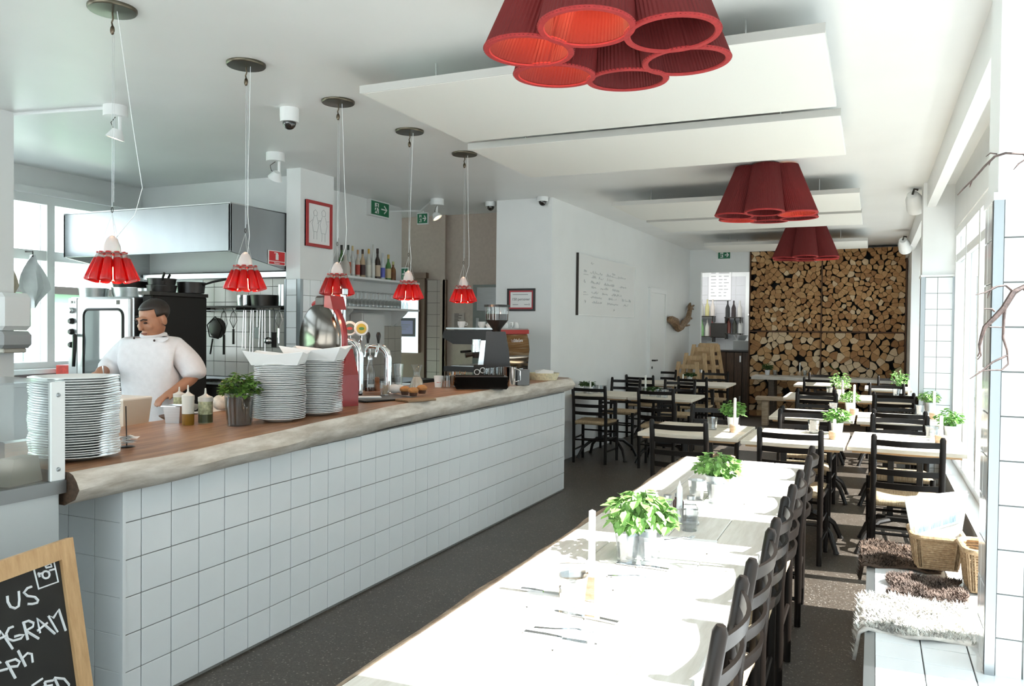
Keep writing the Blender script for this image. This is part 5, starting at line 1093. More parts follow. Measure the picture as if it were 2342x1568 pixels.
def rear_shelf(px, py, lab, bl):
    q = atY(px, py, 16.7); t = thing('bottle_shelf', lab, 'shelf', (q.x, 16.85, q.z)); MB().box(-.17, .17, -.15, .12, -.02, 0).build('board', dark_metal, t)
    for x in (-.16, .135): MB().box(x, x+.025, -.15, .12, -.12, 0).build('bracket', dark_metal, t)
    for k, (c, dx, l2) in enumerate(bl):
        o = MB().lathe([(0, 0), (.045, 0), (.045, .19), (.016, .27), (.016, .34), (0, .34)], 12).build('wine_bottle', mat('rear_bottle_%s' % str(c), c, .15), None, True, loc=(q.x+dx, 16.8, q.z)); tag(o, l2, 'bottle', 'bottles in the rear bar')
rear_shelf(1613, 722, 'upper left bottle shelf in the rear bar', [((.4, .4, .36), -.1, 'pale bottle left on the upper left rear shelf'), ((.45, .42, .2), .02, 'yellowish bottle in the middle of the upper left rear shelf'), ((.55, .5, .45), .13, 'whitish bottle right on the upper left rear shelf')])
rear_shelf(1613, 768, 'lower left bottle shelf in the rear bar', [((.15, .3, .12), -.09, 'green bottle on the lower left rear shelf'), ((.5, .5, .45), .02, 'pale bottle in the middle of the lower left rear shelf'), ((.4, .08, .08), .12, 'red-labelled bottle on the lower left rear shelf')])
rear_shelf(1676, 725, 'upper right bottle shelf in the rear bar', [((.02, .02, .02), -.12, 'black bottle left on the upper right rear shelf'), ((.03, .02, .02), 0, 'black bottle in the middle of the upper right rear shelf'), ((.5, .48, .45), .12, 'pale bottle on the upper right rear shelf')])
rear_shelf(1676, 762, 'lower right bottle shelf in the rear bar', [((.12, .03, .02), -.1, 'dark red bottle on the lower right rear shelf'), ((.03, .03, .02), .02, 'black bottle in the middle of the lower right rear shelf'), ((.4, .4, .38), .13, 'pale bottle right on the lower right rear shelf')])
q = atY(1641, 772, 16.6); t = thing('monitor', 'black flat monitor on the rear bar wall', 'monitor', (q.x, 16.75, q.z)); MB().bbox(-.17, .17, -.03, .03, 0, .30, .01).build('screen', black, t); MB().box(-.03, .03, .03, .24, .1, .2).build('wall_arm', dark_metal, t)
a = atY(1620, 686, 16.95); b = atY(1672, 622, 16.95); t = thing('menu_board', 'white board with handwritten lists high in the rear bar', 'menu board', (a.x, 16.97, a.z)); W_, Hh = b.x-a.x, b.z-a.z+.1
MB().box(0, W_, 0, .03, 0, Hh).build('panel', paper, t); random.seed(5)
for cx in (.1, .45, .68):
    mb = MB()
    for k in range(9): mb.box(W_*cx, W_*(cx+random.uniform(.1, .25)), -.002, 0, Hh*(.92-k*.1), Hh*(.94-k*.1))
    mb.build('written_column', pen, t)
q = atY(1690, 790, 15.3); o = lathe_thing('metal_bowl', 'round steel bowl on the grey rear worktop', 'bowl', (-2.2, 15.05, RH+.002), [(0, .01), (.06, .01), (.13, .1), (.14, .1), (.07, 0), (0, 0)], steel)
lathe_thing('rear_tap', 'slim beer tap on the rear worktop beside the log wall', 'tap', (-2.06, 15.15, RH+.002), [(0, 0), (.04, 0), (.03, .03), (.03, .42), (.045, .46), (0, .52)], chrome)
rear_light_d = bpy.data.lights.new('rear_area_light', 'AREA'); rear_light_d.energy = 14; rear_light_d.size = 1.2; po_ = bpy.data.objects.new('rear_area_light', rear_light_d); COL.objects.link(po_); po_.location = (-3.0, 15.8, 2.9)  # plain area light under the rear bar ceiling, no fitting built
# ================================================================== CEILING THINGS
panel_m = mat('panel_white', (.80, .80, .76), .6)
panel_e = mat('panel_edge', (.50, .49, .46), .6)
for k, (x0, x1, y0, y1, lab) in enumerate(((-2.54, -.21, 3.63, 4.84, 'nearest white ceiling panel, behind the big red lamp'), (-2.62, -.2, 5.05, 6.18, 'second white ceiling panel from the camera'), (-2.45, -.14, 7.9, 9.06, 'third white ceiling panel, just beyond the middle red lamp'), (-2.44, -.14, 9.24, 10.26, 'fourth white ceiling panel from the camera'), (-2.33, -.1, 12.1, 13.2, 'farthest white ceiling panel, before the log wall'))):
    t = thing('ceiling_panel', lab, 'ceiling panel', ((x0+x1)/2, (y0+y1)/2, 2.75), 0, 'suspended acoustic panels'); a, b = (x1-x0)/2, (y1-y0)/2
    MB().bbox(-a, a, -b, b, 0, .042, .004).build('panel_board', panel_m, t); MB().box(-a-.004, a+.004, -b-.004, -b, .001, .043).build('edge_strip', panel_e, t)
    for x in (-a+.35, a-.35):
        for y in (-b+.2, b-.2): MB().tube([(x, y, .042), (x, y, CEIL-2.75)], .004, 6).build('hanger', steel, t)
# ---- red pleated cluster lamps
fab = bpy.data.materials.new('red_pleated_fabric'); fab.use_nodes = True; n = fab.node_tree.nodes; l = fab.node_tree.links
pb_ = n['Principled BSDF']; pb_.inputs['Base Color'].default_value = (.14, .010, .010, 1); pb_.inputs['Roughness'].default_value = .75
tr = n.new('ShaderNodeBsdfTranslucent'); tr.inputs[0].default_value = (.55, .03, .02, 1); mxs = n.new('ShaderNodeMixShader'); mxs.inputs[0].default_value = .15
l.new(pb_.outputs[0], mxs.inputs[1]); l.new(tr.outputs[0], mxs.inputs[2]); l.new(mxs.outputs[0], n['Material Output'].inputs[0])
hem_m = mat('red_hem', (.34, .02, .02), .8, noise=.15, scale=60)
NP = 132
def pleat(r0, r1, h, amp):
    mb = MB(); vs = []
    for i, f in enumerate((0, .5, 1)):
        r = r0+(r1-r0)*f
        for j in range(NP): a = 2*PI*j/NP; q = r+(amp if j % 2 else -amp); vs.append((q*math.cos(a)-.115*f, q*math.sin(a), h*f))
    mb.add(vs, [(i*NP+j, i*NP+(j+1) % NP, (i+1)*NP+(j+1) % NP, (i+1)*NP+j) for i in range(2) for j in range(NP)]); return mb
sh_out = pleat(.165, .112, .43, .0018).mesh('shade', fab); sh_in = pleat(.142, .100, .42, .0015).mesh('lining', fab)
hem = MB().lathe([(.141, .002), (.144, -.003), (.162, -.004), (.167, .004), (.165, .008)], 48).mesh('hem', hem_m, True)
bulb_m = mat('warm_bulb', (1, .8, .5), .4, emit=((1, .55, .22), 5))
blb = MB().ball((0, 0, 0), .03, .03, .04, 12, 8).mesh('bulb', bulb_m, True)
def cluster(lab, loc, lit):
    t = thing('cluster_lamp', lab, 'lamp', loc, 0, 'red pleated cluster lamps')
    MB().lathe([(0, .42), (.16, .42), (.16, .40), (0, .40)], 24).build('ceiling_plate', white_p, t, True)
    MB().lathe([(.20, .385), (.20, .395), (.0, .395)], 24).build('mount_disc', dark_metal, t, True)
    for k in range(6):
        a = math.radians(-87+60*k); o = put(sh_out, 'shade', t, (.30*math.cos(a), .30*math.sin(a), 0)); tl = .04
        o.rotation_euler = (Matrix.Rotation(-tl, 3, Vector((-math.sin(a), math.cos(a), 0))) @ Matrix.Rotation(a, 3, 'Z')).to_euler()
        put(sh_in, 'lining', o, (0, 0, .004)); put(hem, 'hem', o)
        if k in lit: put(blb, 'bulb', o, (-.05, 0, .18))
    for k in lit:
        a = math.radians(-87+60*k); L = bpy.data.lights.new('lamp_bulb_light', 'POINT'); L.energy = 1.3; L.color = (1, .5, .25); L.shadow_soft_size = .03
        lo_ = bpy.data.objects.new('lamp_bulb_light', L); COL.objects.link(lo_); lo_.location = (loc[0]+.27*math.cos(a), loc[1]+.27*math.sin(a), loc[2]+.10)
    return t
cluster('nearest and biggest cluster lamp of six red pleated shades', (-.91, 2.87, 2.505), (0, 4, 5)); cluster('middle cluster lamp of red pleated shades', (-.87, 7.33, 2.49), (1, 4)); cluster('farthest cluster lamp of red pleated shades before the log wall', (-.86, 11.6, 2.48), (2,))
# ---- five bar pendants made of red drink bottles
redl = bpy.data.materials.new('red_bottle_glass'); redl.use_nodes = True; n = redl.node_tree.nodes; l = redl.node_tree.links
pb_ = n['Principled BSDF']; pb_.inputs['Base Color'].default_value = (.22, .006, .007, 1); pb_.inputs['Roughness'].default_value = .12; pb_.inputs['Coat Weight'].default_value = .5
tr = n.new('ShaderNodeBsdfTranslucent'); tr.inputs[0].default_value = (.6, .02, .015, 1); mxs = n.new('ShaderNodeMixShader'); mxs.inputs[0].default_value = .5
l.new(pb_.outputs[0], mxs.inputs[1]); l.new(tr.outputs[0], mxs.inputs[2]); l.new(mxs.outputs[0], n['Material Output'].inputs[0])
bt_ = MB().lathe([(0, 0), (.024, 0), (.027, .006), (.0175, .105), (.013, .112)], 14).mesh('bottle', redl, True); nk_ = MB().lathe([(.0165, .108), (.0125, .125), (.0125, .132)], 14).mesh('neck', thin_glass('neck_glass', (.8, .78, .76), .2), True); cp_ = MB().lathe([(.0145, .131), (.0145, .138), (0, .139)], 14).mesh('cap', mat('cap_red', (.4, .03, .03), .4), True)
cone = mat('frosted_cone', (.70, .72, .72), .3, trans=.35)
def pendant(lab, p, zb, cordx):
    t = thing('bottle_pendant', lab, 'pendant lamp', (p[0], p[1], zb), 0, 'pendant lamps made of red bottles over the bar'); Hc = CEIL-zb
    MB().lathe([(0, Hc), (.105, Hc), (.105, Hc-.01), (.1, Hc-.016), (0, Hc-.02)], 28).build('ceiling_rose', mat('rose_bronze', (.10, .085, .06), .3, .8), t, True)
    MB().tube([(0, 0, Hc-.02), (.004, 0, Hc-.05), (-.004, 0, Hc-.065), (0, 0, Hc-.08)], .004, 6).ball((0, 0, Hc-.10), .013, .008, .022, 10, 6).build('pulley', mat('pulley_bronze', (.12, .09, .06), .35, .8), t, True)
    MB().tube([(0, 0, Hc-.11), (0, 0, .34)], .0012, 5).build('suspension_wire', steel, t); MB().tube([(.012, 0, Hc-.11), (.01, 0, .36)], .0010, 5).build('suspension_wire', steel, t)
    MB().tube([(.03, 0, Hc-.02), (.06+cordx, .02, Hc*.55), (.08+cordx*1.5, .03, .42), (.07+cordx, .02, .30), (.015, 0, .19)], .0017, 5).build('power_cord', white_p, t)
    MB().tube([(.006*math.cos(a*PI/5), 0, .325+.012*math.sin(a*PI/5)) for a in range(10)], .0018, 5, closed=True).build('ring', dark_metal, t)
    for a in (0, 2.1, 4.2): MB().tube([(0, 0, .31), (.052*math.cos(a), .052*math.sin(a), .145)], .0009, 4).build('stay_wire', steel, t)
    MB().lathe([(.038, .13), (.036, .16), (.022, .195), (.008, .208), (0, .21)], 18).build('top_cone', cone, t, True)
    for k in range(10):
        a = 2*PI*k/10+.3; b = put(bt_, 'bottle', t, (.093*math.cos(a), .093*math.sin(a), 0)); b.rotation_euler = Matrix.Rotation(-.32, 3, Vector((-math.sin(a), math.cos(a), 0))).to_euler()
        put(nk_, 'neck', b); put(cp_, 'cap', b)
    MB().tube([(.058*math.cos(a*PI/12), .058*math.sin(a*PI/12), .128) for a in range(24)], .003, 5, closed=True).build('holder_ring', steel, t)
    MB().ball((0, 0, .035), .028, .028, .032, 12, 8).build('bulb', mat('pendant_bulb', (1, .8, .6), .4, emit=((1, .5, .28), 9)), t, True)
    L = bpy.data.lights.new('pendant_light', 'POINT'); L.energy = 1.6; L.color = (1, .6, .35); L.shadow_soft_size = .03; o = bpy.data.objects.new('pendant_light', L); COL.objects.link(o); o.location = (p[0], p[1], zb-.02)
for lab, X, Y, zb, cx in (('red bottle pendant nearest the camera, above the cook', -3.17, 2.6, 1.693, .05), ('second red bottle pendant from the camera, before the hood', -3.155, 3.435, 1.694, -.06), ('third red bottle pendant, beside the bottle shelf', -3.13, 4.23, 1.70, -.02), ('fourth red bottle pendant, before the glowing door', -3.11, 5.06, 1.703, -.06), ('farthest red bottle pendant over the bar', -3.09, 5.885, 1.709, -.03)): pendant(lab, (X, Y), zb, cx)
# ---- cctv domes, spot lamps, ceiling cable
def dome(lab, p, r, drop):
    t = thing('camera_dome', lab, 'security camera', (p.x, p.y, CEIL)); MB().lathe([(0, 0), (r, 0), (r, -drop*.6), (r*.95, -drop), (0, -drop)], 24).build('housing', white_p, t, True)
    MB().ball((0, 0, -drop), r*.72, r*.72, r*.8, 18, 10).build('dark_dome', mat('smoked_dome', (.02, .017, .014), .08, spec=.8), t, True)
dome('white security camera dome on the ceiling over the bar', atZ(662, 248, CEIL), .062, .09); dome('security camera dome at the corridor ceiling edge', atZ(1122, 462, CEIL), .06, .05); dome('security camera dome above the framed notice', atZ(1241, 450, CEIL), .06, .05)
def spot(lab, p, tilt, rz):
    t = thing('ceiling_spot', lab, 'spotlight', (p.x, p.y, CEIL), rz, 'ceiling spotlights'); MB().lathe([(0, 0), (.075, 0), (.075, -.07), (0, -.07)], 24).build('base', white_p, t, True); MB().tube([(.03, 0, -.07), (.03, 0, -.17)], .012, 8).build('arm', white_p, t, True)
    MB().tube([(0, 0, -.07), (-.04, .02, -.1), (-.03, .03, -.14), (.0, .02, -.16)], .003, 5).build('wire', dark_metal, t, True)
    h = MB().lathe([(0, .05), (.03, .05), (.055, .0), (.06, -.012), (.052, -.012), (.03, .015), (0, .02)], 20).build('lamp_head', white_p, t, True, loc=(.0, 0, -.2)); h.rotation_euler = (tilt, .3, 0)
    MB().ball((0, 0, -.0), .022, .022, .014, 10, 6).build('lamp_bulb', mat('spot_bulb', (1, .9, .75), .3, emit=((1, .75, .5), 6)), h, True)
spot('ceiling spotlight over the kitchen behind the first pendant', atZ(264, 243, CEIL), 0, .4); spot('ceiling spotlight beside the kitchen pillar', atZ(630, 350, CEIL), .6, .8); spot('lit ceiling spotlight near the corridor', atZ(1000, 455, CEIL), -.5, 2.2)
o = MB().tube([atZ(20, 262, CEIL-.01), atZ(240, 247, CEIL-.01)], .012, 6).build('cable_duct', white_p, None); tag(o, 'white surface cable running to the first ceiling spotlight', 'cable')
a = atZ(250, 247, CEIL-.01); o.data.update()
o = MB().tube([Vector((-5.17, 7.95, 2.84)), Vector((-5.0, 8.4, 2.9)), Vector((-4.6, 7.95, 2.92))], .01, 6).build('cable_duct', white_p, None); tag(o, 'white cable running from the exit sign to the corridor spotlight', 'cable')
def side_spot(lab, p):
    t = thing('wall_speaker', lab, 'speaker', p); MB().lathe([(0, .16), (.05, .16), (.075, .1), (.09, -.03), (.085, -.05), (.06, -.045), (0, -.03)], 24).build('cone', white_p, t, True); t.rotation_euler = (.9, -.35, 0)
    MB().tube([(0, 0, .16), (.03, .02, .2), (.06, .0, .19)], .012, 6).build('bracket', dark_metal, t)
side_spot('nearer white cone speaker on the beam by the windows', atX(2094, 470, .36)); side_spot('farther white cone speaker above the log wall corner', atX(2070, 566, .38))
# ================================================================== LOG WALL
lw = thing('log_wall', 'wall of stacked split firewood in a dark steel rack', 'firewood rack', (-1.99, 14.5, 0)); LWW = 2.47
MB().box(0, LWW, .30, .34, 0, CEIL-.02).build('back_panel', black_m, lw)
rust = mat('rack_rust', (.11, .055, .03), .6, .5)
mx_ = 1.18; mz_ = 1.49
for b in ((0, .02, 0, CEIL-.03), (LWW-.02, LWW, 0, CEIL-.03), (mx_-.008, mx_+.008, .45, CEIL-.03)): MB().box(b[0], b[1], -.02, .3, b[2], b[3]).build('rack_post', rust, lw)
MB().box(.02, LWW-.02, -.02, .3, mz_-.01, mz_+.01).build('rack_shelf', rust, lw); MB().box(.02, LWW-.02, -.02, .3, .0, .02).build('rack_shelf', rust, lw)
rnd = random.Random(31)
def clip(poly, p, q):     # keep the side of the bisector nearer p
    mx2, my2 = (p[0]+q[0])/2, (p[1]+q[1])/2; nx, ny = q[0]-p[0], q[1]-p[1]; out = []
    for i in range(len(poly)):
        a, b = poly[i-1], poly[i]; da = (a[0]-mx2)*nx+(a[1]-my2)*ny; db = (b[0]-mx2)*nx+(b[1]-my2)*ny
        if (da <= 0) != (db <= 0): t_ = da/(da-db); out.append((a[0]+(b[0]-a[0])*t_, a[1]+(b[1]-a[1])*t_))
        if db <= 0: out.append(b)
    return out
cells = []
for (x0, x1, z0, z1, pale) in ((.022, mx_-.01, mz_+.012, CEIL-.06, 0), (mx_+.01, LWW-.022, mz_+.012, CEIL-.04, 0), (.022, mx_-.01, .02, mz_-.012, 1), (mx_+.01, LWW-.022, .02, mz_-.012, 1)):
    px_, pz_ = (.098, .068) if not pale else (.122, .094); nx, nz = int((x1-x0)/px_), int((z1-z0)/pz_); sx, sz_ = (x1-x0)/nx, (z1-z0)/nz; pts = []
    for j in range(nz):
        for i in range(nx): pts.append((x0+(i+.5+.25*(1 if j % 2 else -1)+rnd.uniform(-.46, .46))*sx, z0+(j+.5+rnd.uniform(-.5, .5))*sz_, (i, j)))
    for p in pts:
        poly = [(x0, z0), (x1, z0), (x1, z1), (x0, z1)]
        for q in pts:
            if q is not p and abs(q[2][0]-p[2][0]) <= 3 and abs(q[2][1]-p[2][1]) <= 3: poly = clip(poly, p, q)
            if len(poly) < 3: break
        if len(poly) < 3: continue
        cx = sum(v[0] for v in poly)/len(poly); cz = sum(v[1] for v in poly)/len(poly)
        sh_ = rnd.uniform(.90, .99); poly = [(cx+(v[0]-cx)*sh_, cz+(v[1]-cz)*sh_) for v in poly]
        ap = rnd.choice(poly); rmax = max(math.dist(ap, v) for v in poly)*rnd.uniform(.70, .92); rp = []     # split wedge: straight sides from an apex, rounded bark side
        for i in range(len(poly)):
            q0, q1 = poly[i-1], poly[i]; ns = max(1, int(math.dist(q0, q1)/.02))
            for t_ in range(ns):
                v = (q0[0]+(q1[0]-q0[0])*t_/ns, q0[1]+(q1[1]-q0[1])*t_/ns); dd = math.dist(ap, v)
                if dd > rmax: v = (ap[0]+(v[0]-ap[0])*rmax/dd, ap[1]+(v[1]-ap[1])*rmax/dd)
                if not rp or math.dist(rp[-1], v) > .004: rp.append(v)
        if len(rp) < 3: continue
        area = abs(sum(rp[i-1][0]*rp[i][1]-rp[i][0]*rp[i-1][1] for i in range(len(rp))))/2
        if area > .001 and rnd.random() > .02: cells.append((area, rp, pale, (cx, cz)))
logm = []
for k, (a, b) in enumerate((((.42, .235, .095), (.56, .33, .15)), ((.36, .18, .065), (.48, .26, .11)), ((.58, .42, .25), (.72, .55, .36)), ((.27, .125, .045), (.38, .19, .075)))): logm.append(wood('log_end_%d' % k, a, b, .75, 30, (1, .3, 1), .3))
cells.sort(key=lambda c: -c[0]); stuff = [MB() for _ in logm]
for k, (area, rp, pale, cc) in enumerate(cells):
    m_i = rnd.choices((0, 1, 2, 3), (5, 4, 1, 2) if not pale else (4, 2, 5, 2))[0]; d0 = rnd.uniform(-.012, .03)
    if k < 300:
        mb = MB().prism([(x-cc[0], z-cc[1]) for x, z in rp], 'y', 0, .2); o = mb.build('log', logm[m_i], lw, loc=(cc[0], d0, cc[1]))
    else: stuff[m_i].prism(rp, 'y', d0, d0+.2)
allst = MB(); idx = []
for i, sb in enumerate(stuff): allst.add(sb.v, sb.f); idx += [i]*len(sb.f)
o = allst.build('small_logs', logm[0], lw, kind='stuff')
for m_ in logm[1:]: o.data.materials.append(m_)
o.data.polygons.foreach_set('material_index', idx); fixn(o)
for c in lw.children:
    if c.name.startswith('log'): pass
# ================================================================== DINING FURNITURE
rush = wood('rush_seat', (.32, .22, .12), (.58, .44, .27), .8, 14, (1, 14, 1), .6)
rush2 = wood('rush_seat_cross', (.32, .22, .12), (.58, .44, .27), .8, 14, (14, 1, 1), .6)
chair_m = mat('chair_black', (.009, .0065, .005), .36, spec=.22)
def make_chair():
    t = thing('ladder_back_chair', 'x', 'chair', (0, 0, 0), 0, 'black ladder-back dining chairs')
    for s_ in (-1, 1):
        MB().tube([(s_*.185, .0, 0), (s_*.187, .0, .45), (s_*.187, -.02, .7), (s_*.187, -.045, .86), (s_*.187, -.047, .875)], [.016, .019, .019, .018, .011], 10).build('back_post', chair_m, t, True)
        MB().tube([(s_*.205, .37, 0), (s_*.205, .37, .465)], [.015, .019], 10).build('front_leg', chair_m, t, True)
        for z in (.14, .27): MB().tube([(s_*.187, 0, z), (s_*.205, .37, z)], .010, 6).build('stretcher', chair_m, t, True)
        MB().tube([(s_*.187, 0, .43), (s_*.205, .37, .43)], .014, 6).build('seat_rail', chair_m, t, True)
    for z in (.22, .33): MB().tube([(-.205, .37, z), (.205, .37, z)], .010, 6).build('stretcher', chair_m, t, True)
    MB().tube([(-.187, 0, .26), (.187, 0, .26)], .010, 6).build('stretcher', chair_m, t, True)
    for z, yo in ((.825, -.04), (.735, -.025), (.645, -.013), (.56, -.005)):
        pts = [(-.187+.374*i/10, yo-.038*math.sin(PI*i/10), z) for i in range(11)]; mb = MB(); vs = []
        for (x, y, zz) in pts: vs += [(x, y-.003, zz-.018), (x, y+.008, zz-.018), (x, y+.003, zz+.018), (x, y-.008, zz+.018)]
        fs = [(i*4+j, (i+1)*4+j, (i+1)*4+(j+1) % 4, i*4+(j+1) % 4) for i in range(10) for j in range(4)]; mb.add(vs, fs); fixn(mb.build('back_slat', chair_m, t, True))
    mb = MB(); N = 12; vs = []
    for i in range(N+1):
        for j in range(N+1):
            u, v = i/N*2-1, j/N*2-1; w_ = .18+.03*(v*.5+.5); d = max(abs(u), abs(v)); z = .468+.018*(d**3)-.012*(1-d)+(-.02 if d > .99 else 0); vs.append((u*w_, .185+v*.195, z))
    top_f = [(i*(N+1)+j, (i+1)*(N+1)+j, (i+1)*(N+1)+j+1, i*(N+1)+j+1) for i in range(N) for j in range(N)]; mb.add(vs, top_f)
    o = mb.build('rush_seat', rush, t, True); o.data.materials.append(rush2); o.modifiers.new('s', 'SOLIDIFY').thickness = .035
    mi = []
    for i in range(N):
        for j in range(N): u, v = (i+.5)/N*2-1, (j+.5)/N*2-1; mi.append(1 if abs(v) > abs(u) else 0)
    o.data.polygons.foreach_set('material_index', mi)
    return t
proto = make_chair(); first = [True]
def chair(x, y, rz, lab, grp='black ladder-back dining chairs'):
    if first[0]: first[0] = False; proto.location = (x, y, 0); proto.rotation_euler = (0, 0, rz); proto['label'] = lab; return proto
    return dup(proto, (x, y, 0), rz, lab, grp)
for (yc, lab, r) in ((1.915, 'black ladder-back chair at the long table, nearest the camera', .02), (2.465, 'black ladder-back chair at the long table, second from the camera', -.02), (3.0, 'black ladder-back chair at the long table, third from the camera', .02), (3.645, 'black ladder-back chair at the long table, fourth from the camera', 0), (4.49, 'black ladder-back chair at the far end of the long table', .03)): chair(-.335, yc, PI/2+r, lab)
for (xc, yb, face, lab) in ((-2.87, 8.5, 1, 'black chair beside the end of the bar counter'), (-2.11, 8.47, 1, 'black chair right of the one beside the bar end'), (-2.92, 10.1, -1, 'black chair against the white wall behind the first wall table'), (-2.22, 10.1, -1, 'black chair behind the first wall table, aisle side'), (-2.93, 10.85, 1, 'black chair before the second wall table, wall side'), (-2.21, 10.86, 1, 'black chair before the second wall table, aisle side'), (-3.0, 12.5, -1, 'black chair behind the second wall table, wall side'), (-2.2, 12.5, -1, 'black chair behind the second wall table, in front of the high chairs'),
    (-1.22, 5.56, 1, 'black chair just beyond the far end of the long table'), (-.48, 5.46, 1, 'black chair before the middle table of the nearest row'), (.2, 5.42, 1, 'black chair nearest the window ledge, with a sunlit rush seat'),
    (-1.2, 6.8, -1, 'black chair behind the left table of the nearest row'), (-.49, 6.78, -1, 'black chair behind the middle table of the nearest row'), (.19, 6.74, -1, 'black chair behind the window table of the nearest row'), (-.5, 7.12, 1, 'black chair before the aisle table of the second row'), (.2, 7.2, 1, 'black chair before the window table of the second row'),
    (-.52, 8.72, -1, 'black chair behind the aisle table of the second row'), (.21, 8.76, -1, 'black chair behind the window table of the second row'), (-.555, 9.32, 1, 'black chair before the aisle table of the third row'), (.2, 9.28, 1, 'black chair before the window table of the third row'), (.155, 10.8, -1, 'black chair behind the window table of the third row'), (-.67, 11.7, 1, 'black chair before the aisle table of the fourth row'), (-.69, 12.95, -1, 'black chair behind the aisle table of the fourth row'), (.26, 12.55, -1, 'black chair behind the window table of the fourth row')):
    chair(xc, yb+.02*face, 0 if face > 0 else PI, lab)
tt = wood('bleached_oak', (.60, .53, .42), (.76, .70, .60), .5, 4, (2, 14, 14), .08)
te_ = wood('raw_oak_edge', (.40, .24, .11), (.55, .36, .19), .6, 5, (2, 14, 14), .1)
iron = mat('cast_iron', (.016, .014, .012), .4, .3)
def cafe_table(lab, x0, x1, y0, y1, rz=0., h=.75):
    t = thing('cafe_table', lab, 'table', ((x0+x1)/2, (y0+y1)/2, 0), rz, 'small restaurant tables'); a, b = (x1-x0)/2, (y1-y0)/2; nb2 = 4
    for k in range(nb2): MB().bbox(-a, a, -b+2*b*k/nb2+.0015, -b+2*b*(k+1)/nb2-.0015, h-.03, h, .004).build('top_board', tt, t)
    MB().box(-a+.03, a-.03, -b+.03, b-.03, h-.045, h-.031).build('batten_frame', te_, t)
    MB().bbox(-a*.55, a*.55, -.03, .03, h-.075, h-.046, .004).build('top_bracket', iron, t)
    for x in (-.09, .09): MB().bbox(x-.02, x+.02, -.02, .02, .22, h-.075, .004).build('column', iron, t)
    for z in (.3, .42, .54, .64): MB().box(-.07, .07, -.012, .012, z-.012, z+.012).build('rung', iron, t)
    MB().bbox(-.12, .12, -.05, .05, .2, .235, .005).build('hub', iron, t)
    for sx in (-1, 1):
        for sy in (-1, 1): MB().tube([(sx*.08, sy*.02, .21), (sx*.16, sy*.10, .20), (sx*.24, sy*.18, .12), (sx*.28, sy*.23, .02), (sx*.285, sy*.235, 0)], [.02, .02, .018, .016, .022], 8).build('arched_foot', iron, t, True)
    return t
cafe_table('wall table beside the bar end, touching the white wall', -3.16, -2.49, 8.66, 9.42); cafe_table('aisle table of the pair beside the bar end', -2.475, -1.77, 8.64, 9.4)
cafe_table('second wall table, touching the white wall', -3.1, -2.49, 11.0, 11.8); cafe_table('aisle table of the second pair along the white wall', -2.475, -1.79, 10.98, 11.85)
cafe_table('left table of the nearest row, beyond the long table', -1.56, -.84, 5.74, 6.52, -.02); cafe_table('middle table of the nearest row', -.815, -.155, 5.66, 6.46, -.02); cafe_table('window table of the nearest row', -.135, .56, 5.70, 6.56, -.03)
cafe_table('aisle table of the second row', -.83, -.14, 7.36, 8.2); cafe_table('window table of the second row', -.12, .52, 7.36, 8.2); cafe_table('aisle table of the third row', -.93, -.22, 9.6, 10.4); cafe_table('window table of the third row', -.19, .5, 9.62, 10.4); cafe_table('aisle table of the fourth row', -1.02, -.3, 11.95, 12.6); cafe_table('window table of the fourth row', -.1, .47, 11.6, 12.3)
# tables and bench along the log wall
t = thing('wall_table', 'long narrow plank table standing against the log wall', 'table', (-.67, 13.98, 0))
rough_w = wood('rough_plank', (.34, .25, .16), (.56, .45, .32), .7, 4, (2, 12, 12), .2)
for k in range(3): MB().bbox(-1.16, 1.14, -.3+.2*k+.002, -.1+.2*k-.002, .70, .755, .006).build('top_plank', wood('grey_plank', (.45, .42, .37), (.62, .58, .52), .6, 4, (2, 12, 12), .1), t)
for x in (-.85, .85): MB().bbox(x-.05, x+.05, -.22, .22, 0, .70, .01).build('trestle', wood('dark_trestle', (.04, .03, .02), (.09, .06, .04), .6), t)
t = thing('log_bench', 'low rough plank bench before the log wall table', 'bench', (-1.15, 13.32, 0)); MB().bbox(-.55, .55, -.14, .14, .40, .455, .01).build('seat_plank', rough_w, t)
for x in (-.4, .4): MB().bbox(x-.05, x+.05, -.1, .1, 0, .40, .008).build('leg', rough_w, t)
# ---- long communal table
lt = thing('long_table', 'long communal table of whitewashed planks with a rough live edge', 'table', (-.67, 2.85, 0)); ly0, ly1 = -2.0, 1.98
wh = wood('whitewashed_plank', (.62, .58, .51), (.78, .75, .69), .45, 3, (14, 1.4, 14), .1); edge_w = wood('table_bark_edge', (.16, .11, .07), (.36, .28, .2), .7, 5, (5, 2, 8), .6)
xs = [-.345, -.18, -.01, .165, .33]
for a, b in zip(xs, xs[1:]): MB().bbox(a+.001, b-.001, ly0, ly1, .70, .742, .003).build('top_plank', wh, lt)
mb = MB(); vs = []; random.seed(17)
for i in range(41):
    y = ly0+(ly1-ly0)*i/40; w_ = .035+.016*math.sin(i*.9)*math.sin(i*.37)+random.uniform(-.005, .005); vs += [(-.345, y, .741), (-.345-w_*.6, y, .737), (-.345-w_, y, .70), (-.345-w_*.7, y, .66), (-.345, y, .655)]
mb.add(vs, [(i*5+j, (i+1)*5+j, (i+1)*5+(j+1) % 5, i*5+(j+1) % 5) for i in range(40) for j in range(5)]+[(0, 1, 2, 3, 4), (204, 203, 202, 201, 200)]); fixn(mb.build('live_edge', edge_w, lt, True))
for y in (-1.55, 1.28):
    for x in (-.24, .24): MB().bbox(x-.035, x+.035, y-.035, y+.035, 0, .70, .005).build('leg', iron, lt)
    MB().bbox(-.28, .28, y-.03, y+.03, .64, .70, .004).build('cross_rail', iron, lt)
